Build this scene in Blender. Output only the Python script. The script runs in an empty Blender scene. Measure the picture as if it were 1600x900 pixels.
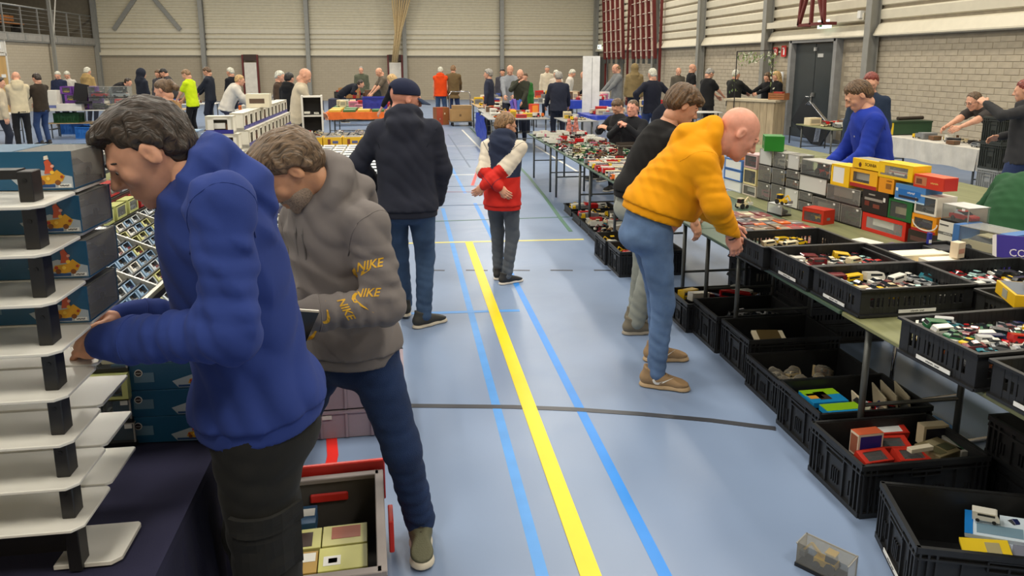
import bpy, bmesh, math, random
import numpy as np
from mathutils import Vector, Matrix
from mathutils.bvhtree import BVHTree
rnd = random.Random(11)
S = bpy.context.scene
COL = S.collection
PI = math.pi
# ---------------------------------------------------------------- camera
H = 1.94; F = 1155.; PX = 800.; PY = 331.
th = math.atan((PY-98)/F); ps = math.atan(170*math.cos(th)/F)
st, ct, sp, cp = math.sin(th), math.cos(th), math.sin(ps), math.cos(ps)
FW = Vector((sp*ct, cp*ct, -st)); RT = Vector((cp, -sp, 0)); UP = Vector((sp*st, cp*st, ct))
cam = bpy.data.cameras.new('camera'); camo = bpy.data.objects.new('camera', cam); COL.objects.link(camo)
cam.sensor_fit = 'HORIZONTAL'; cam.sensor_width = 36; cam.lens = 36*F/1600
cam.shift_x = 0; cam.shift_y = -(450-PY)/1600; cam.clip_end = 200; cam.clip_start = .05
camo.location = (0, 0, H); camo.rotation_euler = (PI/2-th, 0, -ps)
S.camera = camo
def ray(x, y): return FW + RT*((x-PX)/F) - UP*((y-PY)/F)
def gp(x, y, z=0.):           # where a sight line meets the level z
    d = ray(x, y); t = (z-H)/d.z; return Vector((d.x*t, d.y*t, z))
def aY(x, y, Y):              # where it meets the plane at distance Y down the hall
    d = ray(x, y); t = Y/d.y; return Vector((d.x*t, Y, H+d.z*t))
def aX(x, y, X):
    d = ray(x, y); t = X/d.x; return Vector((X, d.y*t, H+d.z*t))
# ---------------------------------------------------------------- view, world, hall lamps
S.view_settings.view_transform = 'Standard'; S.view_settings.look = 'None'
S.view_settings.gamma = 1; S.view_settings.exposure = 0.0; S.view_settings.use_curve_mapping = False
W = bpy.data.worlds.new('world'); S.world = W; W.use_nodes = True
W.node_tree.nodes['Background'].inputs[0].default_value = (1, .93, .82, 1)
W.node_tree.nodes['Background'].inputs[1].default_value = .25
LAMPS = [(x, y) for x in (-11.5, -6.5, -1.7, 3.1, 7.9) for y in (-1.0, 4.5, 10, 16, 22, 28, 34)]
LAMP_POWER = 180
for lx, ly in LAMPS:
    l = bpy.data.lights.new('hall_light', 'AREA'); l.shape = 'RECTANGLE'; l.size = .7; l.size_y = 2.2
    l.energy = LAMP_POWER; l.color = (1, .93, .80)
    o = bpy.data.objects.new('hall_light', l); COL.objects.link(o); o.location = (lx, ly, 6.95)
# ---------------------------------------------------------------- materials
def lin(c):
    return tuple(((v/255)/12.92 if v/255 <= .04045 else ((v/255+.055)/1.055)**2.4) for v in c)
MATS = {}
def mat(name, rgb=(128,)*3, rough=.6, metal=0, var=.08, vs=6., bump=0, bs=60., spec=.5, coat=0, stretch=None, emit=0, alpha=None, sss=0, sheen=0):
    if name in MATS: return MATS[name]
    m = bpy.data.materials.new(name); m.use_nodes = True; MATS[name] = m
    nt = m.node_tree; n = nt.nodes; L = nt.links; b = n['Principled BSDF']
    c = lin(rgb)
    m.diffuse_color = (*c, 1)
    b.inputs['Roughness'].default_value = rough; b.inputs['Metallic'].default_value = metal
    b.inputs['Specular IOR Level'].default_value = spec
    if coat: b.inputs['Coat Weight'].default_value = coat; b.inputs['Coat Roughness'].default_value = .1
    if sss: b.inputs['Subsurface Weight'].default_value = sss; b.inputs['Subsurface Radius'].default_value = (.012, .005, .003); b.inputs['Subsurface Scale'].default_value = .6
    if sheen: b.inputs['Sheen Weight'].default_value = sheen; b.inputs['Sheen Roughness'].default_value = .5
    tc = n.new('ShaderNodeTexCoord'); src = tc.outputs['Object']
    if stretch:
        mp = n.new('ShaderNodeMapping'); mp.inputs['Scale'].default_value = stretch; L.new(src, mp.inputs[0]); src = mp.outputs[0]
    nz = n.new('ShaderNodeTexNoise'); nz.inputs['Scale'].default_value = vs; nz.inputs['Detail'].default_value = 3; L.new(src, nz.inputs['Vector'])
    rp = n.new('ShaderNodeValToRGB'); rp.color_ramp.elements[0].position = .32; rp.color_ramp.elements[1].position = .68
    rp.color_ramp.elements[0].color = (*[v*(1-var) for v in c], 1); rp.color_ramp.elements[1].color = (*[min(1, v*(1+var)) for v in c], 1)
    L.new(nz.outputs['Fac'], rp.inputs[0]); L.new(rp.outputs[0], b.inputs['Base Color'])
    if bump:
        n2 = n.new('ShaderNodeTexNoise'); n2.inputs['Scale'].default_value = bs; n2.inputs['Detail'].default_value = 2; L.new(src, n2.inputs['Vector'])
        bp = n.new('ShaderNodeBump'); bp.inputs['Strength'].default_value = bump; bp.inputs['Distance'].default_value = .01
        L.new(n2.outputs['Fac'], bp.inputs['Height']); L.new(bp.outputs[0], b.inputs['Normal'])
    if emit: b.inputs['Emission Color'].default_value = (*c, 1); b.inputs['Emission Strength'].default_value = emit
    if alpha is not None: b.inputs['Alpha'].default_value = alpha
    return m
def colmat(rgb, rough=.45, **k): return mat('paint_%d_%d_%d_%d' % (*rgb, int(rough*100)), rgb, rough, var=.05, **k)
def clear_mat(name, tint=(235, 240, 240), a=.12, rough=.06):
    if name in MATS: return MATS[name]
    m = bpy.data.materials.new(name); m.use_nodes = True; MATS[name] = m
    nt = m.node_tree; n = nt.nodes; L = nt.links; b = n['Principled BSDF']; o = n['Material Output']
    b.inputs['Base Color'].default_value = (*lin(tint), 1); b.inputs['Roughness'].default_value = rough
    t = n.new('ShaderNodeBsdfTransparent'); t.inputs[0].default_value = (*[min(1, v*1.02) for v in lin(tint)], 1)
    fr = n.new('ShaderNodeFresnel'); fr.inputs[0].default_value = 1.3
    ad = n.new('ShaderNodeMath'); ad.operation = 'ADD'; ad.inputs[1].default_value = a; ad.use_clamp = True; L.new(fr.outputs[0], ad.inputs[0])
    mx = n.new('ShaderNodeMixShader'); L.new(ad.outputs[0], mx.inputs[0]); L.new(t.outputs[0], mx.inputs[1]); L.new(b.outputs[0], mx.inputs[2]); L.new(mx.outputs[0], o.inputs[0])
    return m
# ---------------------------------------------------------------- objects
def tag(o, label=None, cat=None, group=None, kind=None):
    if label: o['label'] = label
    if cat: o['category'] = cat
    if group: o['group'] = group
    if kind: o['kind'] = kind
    return o
def empty(name, loc=(0, 0, 0), rz=0, parent=None):
    o = bpy.data.objects.new(name, None); COL.objects.link(o); o.empty_display_size = .05
    o.location = loc; o.rotation_euler = (0, 0, rz); o.parent = parent; return o
def link(name, me, parent=None, loc=(0, 0, 0), rot=(0, 0, 0)):
    o = bpy.data.objects.new(name, me); COL.objects.link(o); o.parent = parent
    o.location = loc; o.rotation_euler = rot; return o
def copy_tree(o, parent=None):
    c = o.copy(); COL.objects.link(c); c.parent = parent
    for ch in o.children: copy_tree(ch, c)
    return c
def rotz(a): return Matrix.Rotation(a, 3, 'Z')
class MB:
    """collects polygons; build() links them as one mesh"""
    def __init__(s): s.v = []; s.f = []; s.m = []
    def add(s, vs, fs, m=0):
        k = len(s.v); s.v += [tuple(p) for p in vs]; s.f += [tuple(i+k for i in f) for f in fs]; s.m += [m]*len(fs); return s
    def box(s, c, sz, m=0, R=None, taper=1.):
        c = Vector(c); h = [v/2 for v in sz]; pts = []
        for z in (-1, 1):
            q = taper if z > 0 else 1.
            for x, y in ((-1, -1), (1, -1), (1, 1), (-1, 1)):
                p = Vector((x*h[0]*q, y*h[1]*q, z*h[2])); pts.append(c + (R @ p if R else p))
        return s.add(pts, [(3, 2, 1, 0), (4, 5, 6, 7), (0, 1, 5, 4), (1, 2, 6, 5), (2, 3, 7, 6), (3, 0, 4, 7)], m)
    def bar(s, a, b, w, m=0, w2=None, upv=(0, 0, 1)):
        a = Vector(a); b = Vector(b); d = (b-a); L = d.length; d.normalize()
        u = Vector(upv)
        if abs(d.dot(u)) > .95: u = Vector((0, 1, 0))
        x = d.cross(u).normalized(); y = x.cross(d)
        R = Matrix((x, d, y)).transposed()
        return s.box((a+b)/2, (w, L, w2 or w), m, R)
    def tube(s, pts, r, n=6, m=0, cap=True, radii=None):
        pts = [Vector(p) for p in pts]; rings = []; prev = None
        for i, p in enumerate(pts):
            d = (pts[min(i+1, len(pts)-1)]-pts[max(i-1, 0)]).normalized()
            if prev is None:
                u = Vector((0, 0, 1)) if abs(d.z) < .9 else Vector((1, 0, 0)); x = d.cross(u).normalized()
            else: x = (prev - d*prev.dot(d)).normalized()
            prev = x; y = d.cross(x); rr = radii[i] if radii else r
            rings.append([p + x*(rr*math.cos(2*PI*k/n)) + y*(rr*math.sin(2*PI*k/n)) for k in range(n)])
        vs = [q for g in rings for q in g]; fs = []
        for i in range(len(pts)-1):
            for k in range(n): fs.append((i*n+k, i*n+(k+1) % n, (i+1)*n+(k+1) % n, (i+1)*n+k))
        if cap: fs += [tuple(range(n))[::-1], tuple((len(pts)-1)*n+k for k in range(n))]
        return s.add(vs, fs, m)
    def cyl(s, c, r, h, n=16, m=0, r2=None):
        c = Vector(c); return s.tube([c, c+Vector((0, 0, h))], r, n, m, radii=[r, r if r2 is None else r2])
    def prism(s, poly, z0, z1, m=0, ax='z'):
        n = len(poly)
        def P(p, z): return (p[0], p[1], z) if ax == 'z' else ((p[0], z, p[1]) if ax == 'y' else (z, p[0], p[1]))
        vs = [P(p, z0) for p in poly]+[P(p, z1) for p in poly]
        fs = [tuple(range(n))[::-1], tuple(range(n, 2*n))]+[(i, (i+1) % n, n+(i+1) % n, n+i) for i in range(n)]
        return s.add(vs, fs, m)
    def quad(s, a, b, c, d, m=0): return s.add([a, b, c, d], [(0, 1, 2, 3)], m)
    def mesh(s, name, mats, smooth=False, bevel=0, fix=True):
        me = bpy.data.meshes.new(name); me.from_pydata(s.v, [], s.f)
        for m in (mats if isinstance(mats, (list, tuple)) else [mats]): me.materials.append(m)
        me.polygons.foreach_set('material_index', s.m)
        if fix or bevel:
            bm = bmesh.new(); bm.from_mesh(me)
            if fix: bmesh.ops.recalc_face_normals(bm, faces=bm.faces)
            if bevel: bmesh.ops.bevel(bm, geom=[e for e in bm.edges if len(e.link_faces) == 2 and e.calc_face_angle(0) > .5], offset=bevel, segments=1, affect='EDGES', clamp_overlap=True)
            bm.to_mesh(me); bm.free()
        if smooth: me.polygons.foreach_set('use_smooth', [True]*len(me.polygons))
        me.update(); return me
    def build(s, name, mats, parent=None, loc=(0, 0, 0), rot=(0, 0, 0), smooth=False, bevel=0, fix=True):
        return link(name, s.mesh(name, mats, smooth, bevel, fix), parent, loc, rot)
TXT = {}
def text_mesh(t, size, m, depth=.0006, squeeze=1.):
    """flat lettering, centred, in the xy plane"""
    k = (t, size, m.name)
    if k in TXT: return TXT[k]
    if t[0] == '~':      # print too small to read: a row of little strokes
        q = MB(); n = len(t); w = size*.55
        for i, ch in enumerate(t):
            if ch == '~':
                x = (i-(n-1)/2)*w; hh = size*(.5+.2*((i*7) % 3)/2)
                q.box((x-w*.22, 0, 0), (w*.22, hh, depth*2)).box((x+w*.1, hh*.36*(1 if i % 2 else -1), 0), (w*.5, hh*.2, depth*2)).box((x+w*.1, 0, 0), (w*.4, hh*.16, depth*2))
        TXT[k] = q.mesh('small_print', m); return TXT[k]
    cu = bpy.data.curves.new('lettering', 'FONT'); cu.body = t; cu.size = size; cu.align_x = 'CENTER'; cu.align_y = 'CENTER'; cu.extrude = depth; cu.resolution_u = 2
    o = bpy.data.objects.new('t', cu); COL.objects.link(o)
    me = bpy.data.meshes.new_from_object(o.evaluated_get(bpy.context.evaluated_depsgraph_get()))
    bpy.data.objects.remove(o); me.name = 'lettering'; me.materials.clear(); me.materials.append(m)
    TXT[k] = me; return me
def ease(a, b, t): return a+(b-a)*t
ORD = ['first', 'second', 'third', 'fourth', 'fifth', 'sixth', 'seventh', 'eighth', 'ninth', 'tenth', 'eleventh', 'twelfth', 'thirteenth', 'fourteenth', 'fifteenth']
# ---------------------------------------------------------------- the hall
XL, XR, YB, YF, ZC = -15., 10.4, 40., -5., 7.2
def floor_mat():
    m = mat('sports_floor', (124, 143, 174), .34, var=.07, vs=.8)
    nt = m.node_tree; n = nt.nodes; L = nt.links; b = n['Principled BSDF']
    # faint scuffs change the gloss only
    tc = n.new('ShaderNodeTexCoord'); mp = n.new('ShaderNodeMapping'); mp.inputs['Scale'].default_value = (1, 1, 1); mp.inputs['Rotation'].default_value = (0, 0, .7)
    L.new(tc.outputs['Object'], mp.inputs[0])
    nz = n.new('ShaderNodeTexNoise'); nz.inputs['Scale'].default_value = 2.2; nz.inputs['Detail'].default_value = 6; nz.inputs['Distortion'].default_value = 1.5; L.new(mp.outputs[0], nz.inputs['Vector'])
    mr = n.new('ShaderNodeMapRange'); mr.inputs[3].default_value = .25; mr.inputs[4].default_value = .45; L.new(nz.outputs['Fac'], mr.inputs[0]); L.new(mr.outputs[0], b.inputs['Roughness'])
    return m
fl = MB().box(((XL+XR)/2, (YB+YF)/2, -.1), (XR-XL+8, YB-YF+2, .2)).build('floor', floor_mat()); tag(fl, kind='structure')
LC = dict(blue=mat('line_blue', (30, 132, 222), .4, var=.04), pale=mat('line_pale_blue', (78, 148, 220), .4, var=.06), yellow=mat('line_yellow', (246, 210, 0), .4, var=.03),
          cream=mat('line_cream', (218, 205, 110), .4), black=mat('line_black', (58, 60, 66), .4), white=mat('line_white', (225, 225, 220), .4), green=mat('line_green', (70, 112, 92), .4),
          red=mat('line_red', (226, 42, 34), .4), maroon=mat('line_maroon', (140, 90, 110), .4), seam=mat('line_seam', (92, 112, 142), .4))
LZ = [.0008]
def line(pts, w, c, px=True):
    LZ[0] += .00012
    p = [gp(*q) if px else Vector((q[0], q[1], 0)) for q in pts]; mb = MB()
    L = []; R = []
    for i, q in enumerate(p):
        d = (p[min(i+1, len(p)-1)]-p[max(i-1, 0)]); d.z = 0; d.normalize(); nrm = Vector((-d.y, d.x, 0))*(w/2)
        L.append(q+nrm); R.append(q-nrm)
    n = len(p); vs = [(q.x, q.y, LZ[0]) for q in L]+[(q.x, q.y, LZ[0]) for q in R]
    vs += [(a, b, .0001) for a, b, _ in vs]
    fs = []
    for i in range(n-1):
        fs += [(i, i+1, n+i+1, n+i), (2*n+i, 2*n+i+1, i+1, i), (n+i, n+i+1, 3*n+i+1, 3*n+i)]
    mb.add(vs, fs); return mb.build('court_line', LC[c], fl)
line([(.475, 1.0), (.475, 9.9)], .05, 'pale', False)
line([(690, 232), (727, 302)], .05, 'pale')
line([(.945, 1.0), (.945, 10.2)], .052, 'blue', False)
line([(640, 490), (812, 485)], .05, 'pale')
line([(1300, 545), (1390, 605)], .05, 'blue'); line([(1455, 650), (1492, 672)], .05, 'blue')
line([(560, 382), (622, 380.5), (912, 374)], .05, 'cream')
for a, b in ((662, 695), (728, 762), (796, 828), (860, 895), (928, 955), (598, 625)): line([(a, 422.3), (b, 422.6)], .03, 'black')
line([(560, 637), (628, 634), (800, 636), (900, 640), (1000, 647), (1110, 657), (1212, 670)], .045, 'black')
line([(806, 255), (826, 276), (850, 306), (876, 342), (892, 362)], .05, 'green'); line([(676, 346), (890, 339)], .03, 'green')
line([(505, 742), (516, 730), (520, 712), (518, 684), (508, 640)], .055, 'red')
line([(722, 203), (758, 240), (800, 284)], .05, 'white'); line([(836, 228), (905, 270)], .05, 'white')
line([(560, 229), (745, 228)], .05, 'white'); line([(560, 274), (760, 273)], .05, 'white')
line([(600, 300), (760, 300)], .03, 'maroon'); line([(600, 292), (760, 291)], .02, 'seam'); line([(600, 250), (745, 250)], .02, 'seam')
line([(735, 200), (765, 230), (800, 260)], .04, 'green')
line([(700, 210), (735, 262)], .03, 'seam'); line([(660, 322), (760, 320)], .02, 'seam')
line([(780, 240), (748, 262), (738, 290)], .05, 'red')
line([(.66, 1.0), (.66, 7.92)], .082, 'yellow', False)
MB().box(((XL+XR)/2, (YB+YF)/2, ZC+.1), (XR-XL+8, YB-YF+2, .2)).build('ceiling', mat('ceiling_paint', (138, 133, 122), .8))['kind'] = 'structure'
for lx, ly in LAMPS:
    o = empty('ceiling_luminaire', (lx, ly, 7.0)); tag(o, 'long grey lamp housing hanging from the hall ceiling', 'lamp', 'lamp housings on the ceiling')
    MB().box((0, 0, .1), (.8, 2.3, .16), taper=.8).build('housing', mat('lamp_housing', (190, 190, 185), .5), o)
    MB().bar((0, .6, .17), (0, .6, .22), .02).build('hanger', mat('lamp_housing'), o); MB().bar((0, -.6, .17), (0, -.6, .22), .02).build('hanger', mat('lamp_housing'), o)
# ---- walls: block base, deep-ribbed cladding above
def brick_tex(name, bw, bh, c1, c2, cm):
    m = mat(name, c1, .8, var=.06, vs=3); n = m.node_tree.nodes; L = m.node_tree.links; b = n['Principled BSDF']
    tc = n.new('ShaderNodeTexCoord'); sx = n.new('ShaderNodeSeparateXYZ'); cx = n.new('ShaderNodeCombineXYZ'); L.new(tc.outputs['Object'], sx.inputs[0])
    ad = n.new('ShaderNodeMath'); L.new(sx.outputs[0], ad.inputs[0]); L.new(sx.outputs[1], ad.inputs[1]); L.new(ad.outputs[0], cx.inputs[0]); L.new(sx.outputs[2], cx.inputs[1])
    br = n.new('ShaderNodeTexBrick'); L.new(cx.outputs[0], br.inputs[0]); br.inputs['Scale'].default_value = 1; br.inputs['Brick Width'].default_value = bw; br.inputs['Row Height'].default_value = bh
    br.inputs['Mortar Size'].default_value = .006; br.inputs['Color1'].default_value = (*lin(c1), 1); br.inputs['Color2'].default_value = (*lin(c2), 1); br.inputs['Mortar'].default_value = (*lin(cm), 1)
    L.new(br.outputs[0], b.inputs['Base Color'])
    bp = n.new('ShaderNodeBump'); bp.inputs['Strength'].default_value = .4; bp.inputs['Distance'].default_value = .01; bp.invert = True; L.new(br.outputs['Fac'], bp.inputs['Height']); L.new(bp.outputs[0], b.inputs['Normal'])
    return m
BC1, BC2, BCM = (178, 166, 144), (174, 162, 140), (160, 149, 129)
M_far = brick_tex('far_blockwork', .33, .115, BC1, BC2, BCM)
M_joint = mat('block_joint', (158, 147, 127), .9); M_block = mat('block_paint', BC1, .75, var=.08, vs=5, bump=.3, bs=40); M_block2 = mat('block_paint_dark', (174, 162, 141), .75, var=.08, vs=5, bump=.3, bs=40)
M_clad = mat('cladding_paint', (212, 204, 182), .5, var=.03); M_clad2 = mat('acoustic_cladding', (208, 199, 174), .6, var=.04, bump=.15, bs=300)
M_steel = mat('column_grey', (146, 145, 138), .45, var=.05, metal=.1)
wl = MB(); wl.box((XL-.15, (YF+YB)/2, 1.4), (.3, YB-YF, 2.8)); wall_left = wl.build('wall_left', M_far); tag(wall_left, kind='structure')
wb = MB().box(((XL+XR)/2, YB+.15, 1.2), (XR-XL+4, .3, 2.4)).box(((XL+XR)/2, YB+.35, 4.8), (XR-XL+4, .3, 4.8)).build('wall_back', M_far); tag(wb, kind='structure')
wr = MB().box((XR+.2, (YF+YB)/2, 3.6), (.3, YB-YF, 7.2)).build('wall_right', M_joint); tag(wr, kind='structure')
wf = MB().box(((XL+XR)/2, YF-.15, 3.6), (XR-XL, .3, 7.2)).build('wall_front', M_far); tag(wf, kind='structure')
ZBR = 2.5
DY0, DY1 = 16.95, 18.95   # door opening
bl = []
CH, CW = .115, .335
for r in range(int(ZBR/CH)):
    y = 9.0 + (CW/2 if r % 2 else 0)
    while y < YB-.05:
        y1 = min(y+CW, YB)
        a, b = y, y1
        if not (b > DY0-.1 and a < DY1+.1): bl.append((a, b, r*CH))
        y = y1
shape = {}
def brick_mesh(w, k):
    if (round(w, 2), k) not in shape:
        mb = MB().box((0, 0, 0), (.05, w-.012, CH-.012)); shape[(round(w, 2), k)] = mb.mesh('brick', (M_block, M_block2)[k], bevel=.004)
    return shape[(round(w, 2), k)]
near = sorted(bl, key=lambda q: (q[0] > 15.3, q[2] < .5, q[0]))
cnt = 0; rest = MB()
for a, b, z in near:
    k = rnd.random() < .35; off = rnd.uniform(-.003, .003)
    if cnt < 300 and a > 10.6 and z > .45 and a < 16.8 and b-a > .1:
        link('brick', brick_mesh(b-a, int(k)), wr, (XR+.068+off, (a+b)/2, z+CH/2)); cnt += 1
    else: rest.box((XR+.068+off, (a+b)/2, z+CH/2), (.05, b-a-.012, CH-.012), int(k))
o = rest.build('blockwork', [M_block, M_block2], wr, fix=False); o['kind'] = 'stuff'
# cladding profile (depth, z): sill, four broad ribs, then fine ribs
def profile(z0, broad, nb, fine, top):
    p = [(.0, z0), (.16, z0+.02), (.16, z0+.05), (.05, z0+.26)]; z = z0+.26
    for i in range(nb):
        p += [(.02, z+.02), (-.07, z+.05), (-.07, z+.09), (.02, z+.12), (.03, z+broad)]; z += broad
    while z < top:
        p += [(.03, z+fine*.6), (.0, z+fine*.68), (.0, z+fine*.92), (.03, z+fine)]; z += fine
    return p
def clad(name, prof, u0, u1, face, parent, m):
    mb = MB(); n = len(prof)
    def P(u, d, z): return (u, YB-d, z) if face == 'back' else (XR-d, u, z)
    vs = [P(u0, *q) for q in prof]+[P(u1, *q) for q in prof]
    return mb.add(vs, [(i, i+1, n+i+1, n+i) for i in range(n-1)]).build(name, m, parent)
pb = profile(2.28, .245, 4, .14, 6.9); pr_ = profile(2.5, .30, 12, .3, 7.0)
colsB = [-15, -9.9, -4.8, .1, 5.2, 10.35]
for i in range(5):
    clad('cladding_sill', pb[:5], colsB[i]+.1, colsB[i+1]-.1, 'back', wb, M_clad); clad('cladding_panel', pb[4:25], colsB[i]+.1, colsB[i+1]-.1, 'back', wb, M_clad); clad('acoustic_panel', pb[24:], colsB[i]+.1, colsB[i+1]-.1, 'back', wb, M_clad2)
colsR = [5.6, 10.5, 15.5, 20.35, 25.2, 30.0, 35.0, 40]
for i in range(7):
    clad('cladding_sill', pr_[:5], colsR[i]+.1, colsR[i+1]-.1, 'right', wr, M_clad); clad('cladding_panel', pr_[4:], colsR[i]+.1, colsR[i+1]-.1, 'right', wr, M_clad)
def column(x, y, ax, z1=7.15):
    mb = MB(); w, d, t = .2, .22, .025
    if ax == 'x':   # on the right wall, web along x
        for s in (-1, 1): mb.box((x+s*d/2, y, z1/2), (t, w, z1))
        mb.box((x, y, z1/2), (d, t, z1))
    else:
        for s in (-1, 1): mb.box((x, y+s*d/2, z1/2), (w, t, z1))
        mb.box((x, y, z1/2), (t, d, z1))
    o = mb.build('column', M_steel); tag(o, kind='structure'); return o
for x in colsB[1:5]: column(x, YB-.2, 'y')
column(XL+.12, YB-.2, 'y')
for y in colsR[2:]: column(XR-.14, y-.02 if y < 40 else y-.35, 'x')
# diagonal wind braces on the back wall
for a, b in (((-14.05, 3.55), (-12.3, 5.9)), ((-10.95, 3.55), (-12.7, 5.9))):
    o = MB().bar((a[0], YB-.12, a[1]), (b[0], YB-.12, b[1]), .2, w2=.08, upv=(0, 1, 0)).build('brace', M_steel, wb)
# ---- gallery behind the railing over the left wall
g = MB(); g.box((XL-2.2, 35, 2.95), (4.6, 10.4, .3)); gal = g.build('gallery_floor', mat('gallery_concrete', (150, 146, 138), .7)); tag(gal, kind='structure')
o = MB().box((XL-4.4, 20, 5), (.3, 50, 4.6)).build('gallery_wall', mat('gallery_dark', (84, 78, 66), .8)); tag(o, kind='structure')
o = MB().box((XL-2.2, YB+.1, 5), (4.6, .2, 4.4)).build('gallery_end_wall', mat('gallery_end', (128, 120, 104), .8)); tag(o, kind='structure')
o = MB().box((XL-.06, 35, 2.92), (.14, 10.4, .34)).box((XL+.05, 35, 3.08), (.12, 10.4, .03)).box((XL+.05, 35, 2.77), (.12, 10.4, .03)).build('gallery_beam', M_steel); tag(o, kind='structure')
rail = empty('gallery_railing', (XL, 35, 3.1)); tag(rail, 'grey steel railing along the gallery above the left wall', 'railing')
M_rail = mat('rail_steel', (150, 150, 146), .4, metal=.3)
for z in (1.05,): MB().tube([(0, -5.2, z), (0, 5.0, z)], .035, 8).build('handrail', M_rail, rail, smooth=True)
for k in range(8): MB().box((0, -5+k*1.4, .45), (.05, .05, 1.25)).box((.06, -5+k*1.4, -.2), (.1, .12, .3)).build('post', M_rail, rail)
for k in range(5): MB().tube([(0, -5.2, .2+k*.17), (0, 5.0, .2+k*.17)], .008, 5).build('wire', M_rail, rail)
for k in range(3):
    b = empty('gallery_bench', (XL-1.2-.75*k, 32.6, 3.1+.3*k)); tag(b, ('orange wooden bench row nearest the gallery railing', 'orange wooden bench row in the middle of the gallery', 'orange wooden bench row at the back of the gallery')[k], 'bench', 'gallery benches')
    mo = mat('bench_orange', (176, 112, 58), .5)
    for i in range(3): MB().box((-.12+.12*i, 0, .45), (.1, 5.4, .035)).build('slat', mo, b)
    for i in range(2): MB().box((-.24, 0, .62+.13*i), (.035, 5.4, .1)).build('slat', mo, b)
    for i in range(4): MB().box((-.05, -2.5+i*1.66, .21), (.3, .05, .43)).box((-.25, -2.5+i*1.66, .45), (.04, .05, .8)).build('leg', mat('bench_frame', (60, 58, 56), .5), b)
st_ = empty('gallery_post', (XL+.2, 34.9, 0)); tag(st_, 'grey post carrying the gallery edge against the left wall', 'post')
MB().box((0, 0, 2.6), (.12, .12, 5.2)).build('shaft', M_steel, st_); MB().box((0, 0, .02), (.22, .22, .04)).build('foot_plate', M_steel, st_); MB().tube([(.0, .08, 3.0), (.0, .9, 5.2)], .03, 6).build('stay', mat('stay_stripe', (190, 186, 176), .5), st_)
# ---- doors
d = empty('door_1', (XR, 0, 0)); tag(d, kind='structure')
MB().box((0.02, DY0-.06, 1.27), (.3, .14, 2.54)).box((.02, DY1+.06, 1.27), (.3, .14, 2.54)).box((.02, (DY0+DY1)/2, 2.5), (.3, 2.14, .1)).build('door_frame', mat('door_frame_grey', (146, 146, 144), .5), d)
for s in (0, 1):
    y0 = DY0+.02+s*.99
    lf = MB().box((.04, y0+.485, 1.22), (.06, .96, 2.4)).build('door_leaf', mat('door_anthracite', (58, 64, 66), .35, var=.04), d)
    MB().box((-.005, y0+.485, .12), (.02, .9, .2)).build('kick_plate', mat('door_plate', (74, 80, 82), .3, metal=.4), lf)
h = MB(); h.tube([(-.06, DY0+1.05, 1.08), (-.06, DY0+1.2, 1.08)], .012, 8).tube([(-.06, DY0+1.05, 1.08), (.0, DY0+1.05, 1.08)], .012, 8).box((0, DY0+1.05, 1.02), (.02, .05, .26)).box((-.03, DY0+.93, 1.14), (.05, .08, .1))
h.build('door_handle', mat('steel_bright', (200, 200, 196), .25, metal=.8), d)
MB().box((-.02, DY0+.98, 2.28), (.05, .08, .09)).box((.0, DY0+.75, 2.12), (.02, .24, .09)).build('door_sticker', mat('sticker_pale', (190, 190, 185), .5), d)
d2 = empty('door_2', (XL, 31.0, 0)); tag(d2, kind='structure')
MB().box((.03, -.4, 1.1), (.06, 1.0, 2.2)).build('door_leaf', mat('door_oak', (196, 158, 100), .5, var=.12, vs=3, stretch=(1, 1, .2)), d2)
MB().box((.04, .15, 1.4), (.1, .1, 2.8)).box((.04, -.4, 2.25), (.1, 1.1, .1)).box((.04, -.4, 2.55), (.05, 1.0, .45)).build('door_frame', mat('white_frame', (214, 210, 200), .5), d2)
MB().box((.07, -.3, 2.55), (.02, .3, .2)).box((.07, -.2, 1.45), (.02, .3, .12)).build('door_notice', mat('paper_white', (232, 232, 228), .6), d2)
d3 = empty('door_3', (XR, 38.6, 0)); tag(d3, kind='structure')
MB().box((-.02, 0, 1.1), (.06, 1.6, 2.25)).build('door_leaf', mat('door_anthracite'), d3); MB().box((-.03, .85, 1.14), (.1, .1, 2.3)).box((-.03, -.85, 1.14), (.1, .1, 2.3)).build('door_frame', mat('door_frame_grey'), d3)
for (nm, x0, x1, z0, z1) in (('baseboard_right', 0, 0, 0, 0),):
    o = MB().box((XR-.01, 13, .05), (.03, 7.7, .1)).box((XR-.01, 29.6, .05), (.03, 21, .1)).build(nm, mat('skirting', (110, 110, 108), .6)); tag(o, kind='structure')
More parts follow.
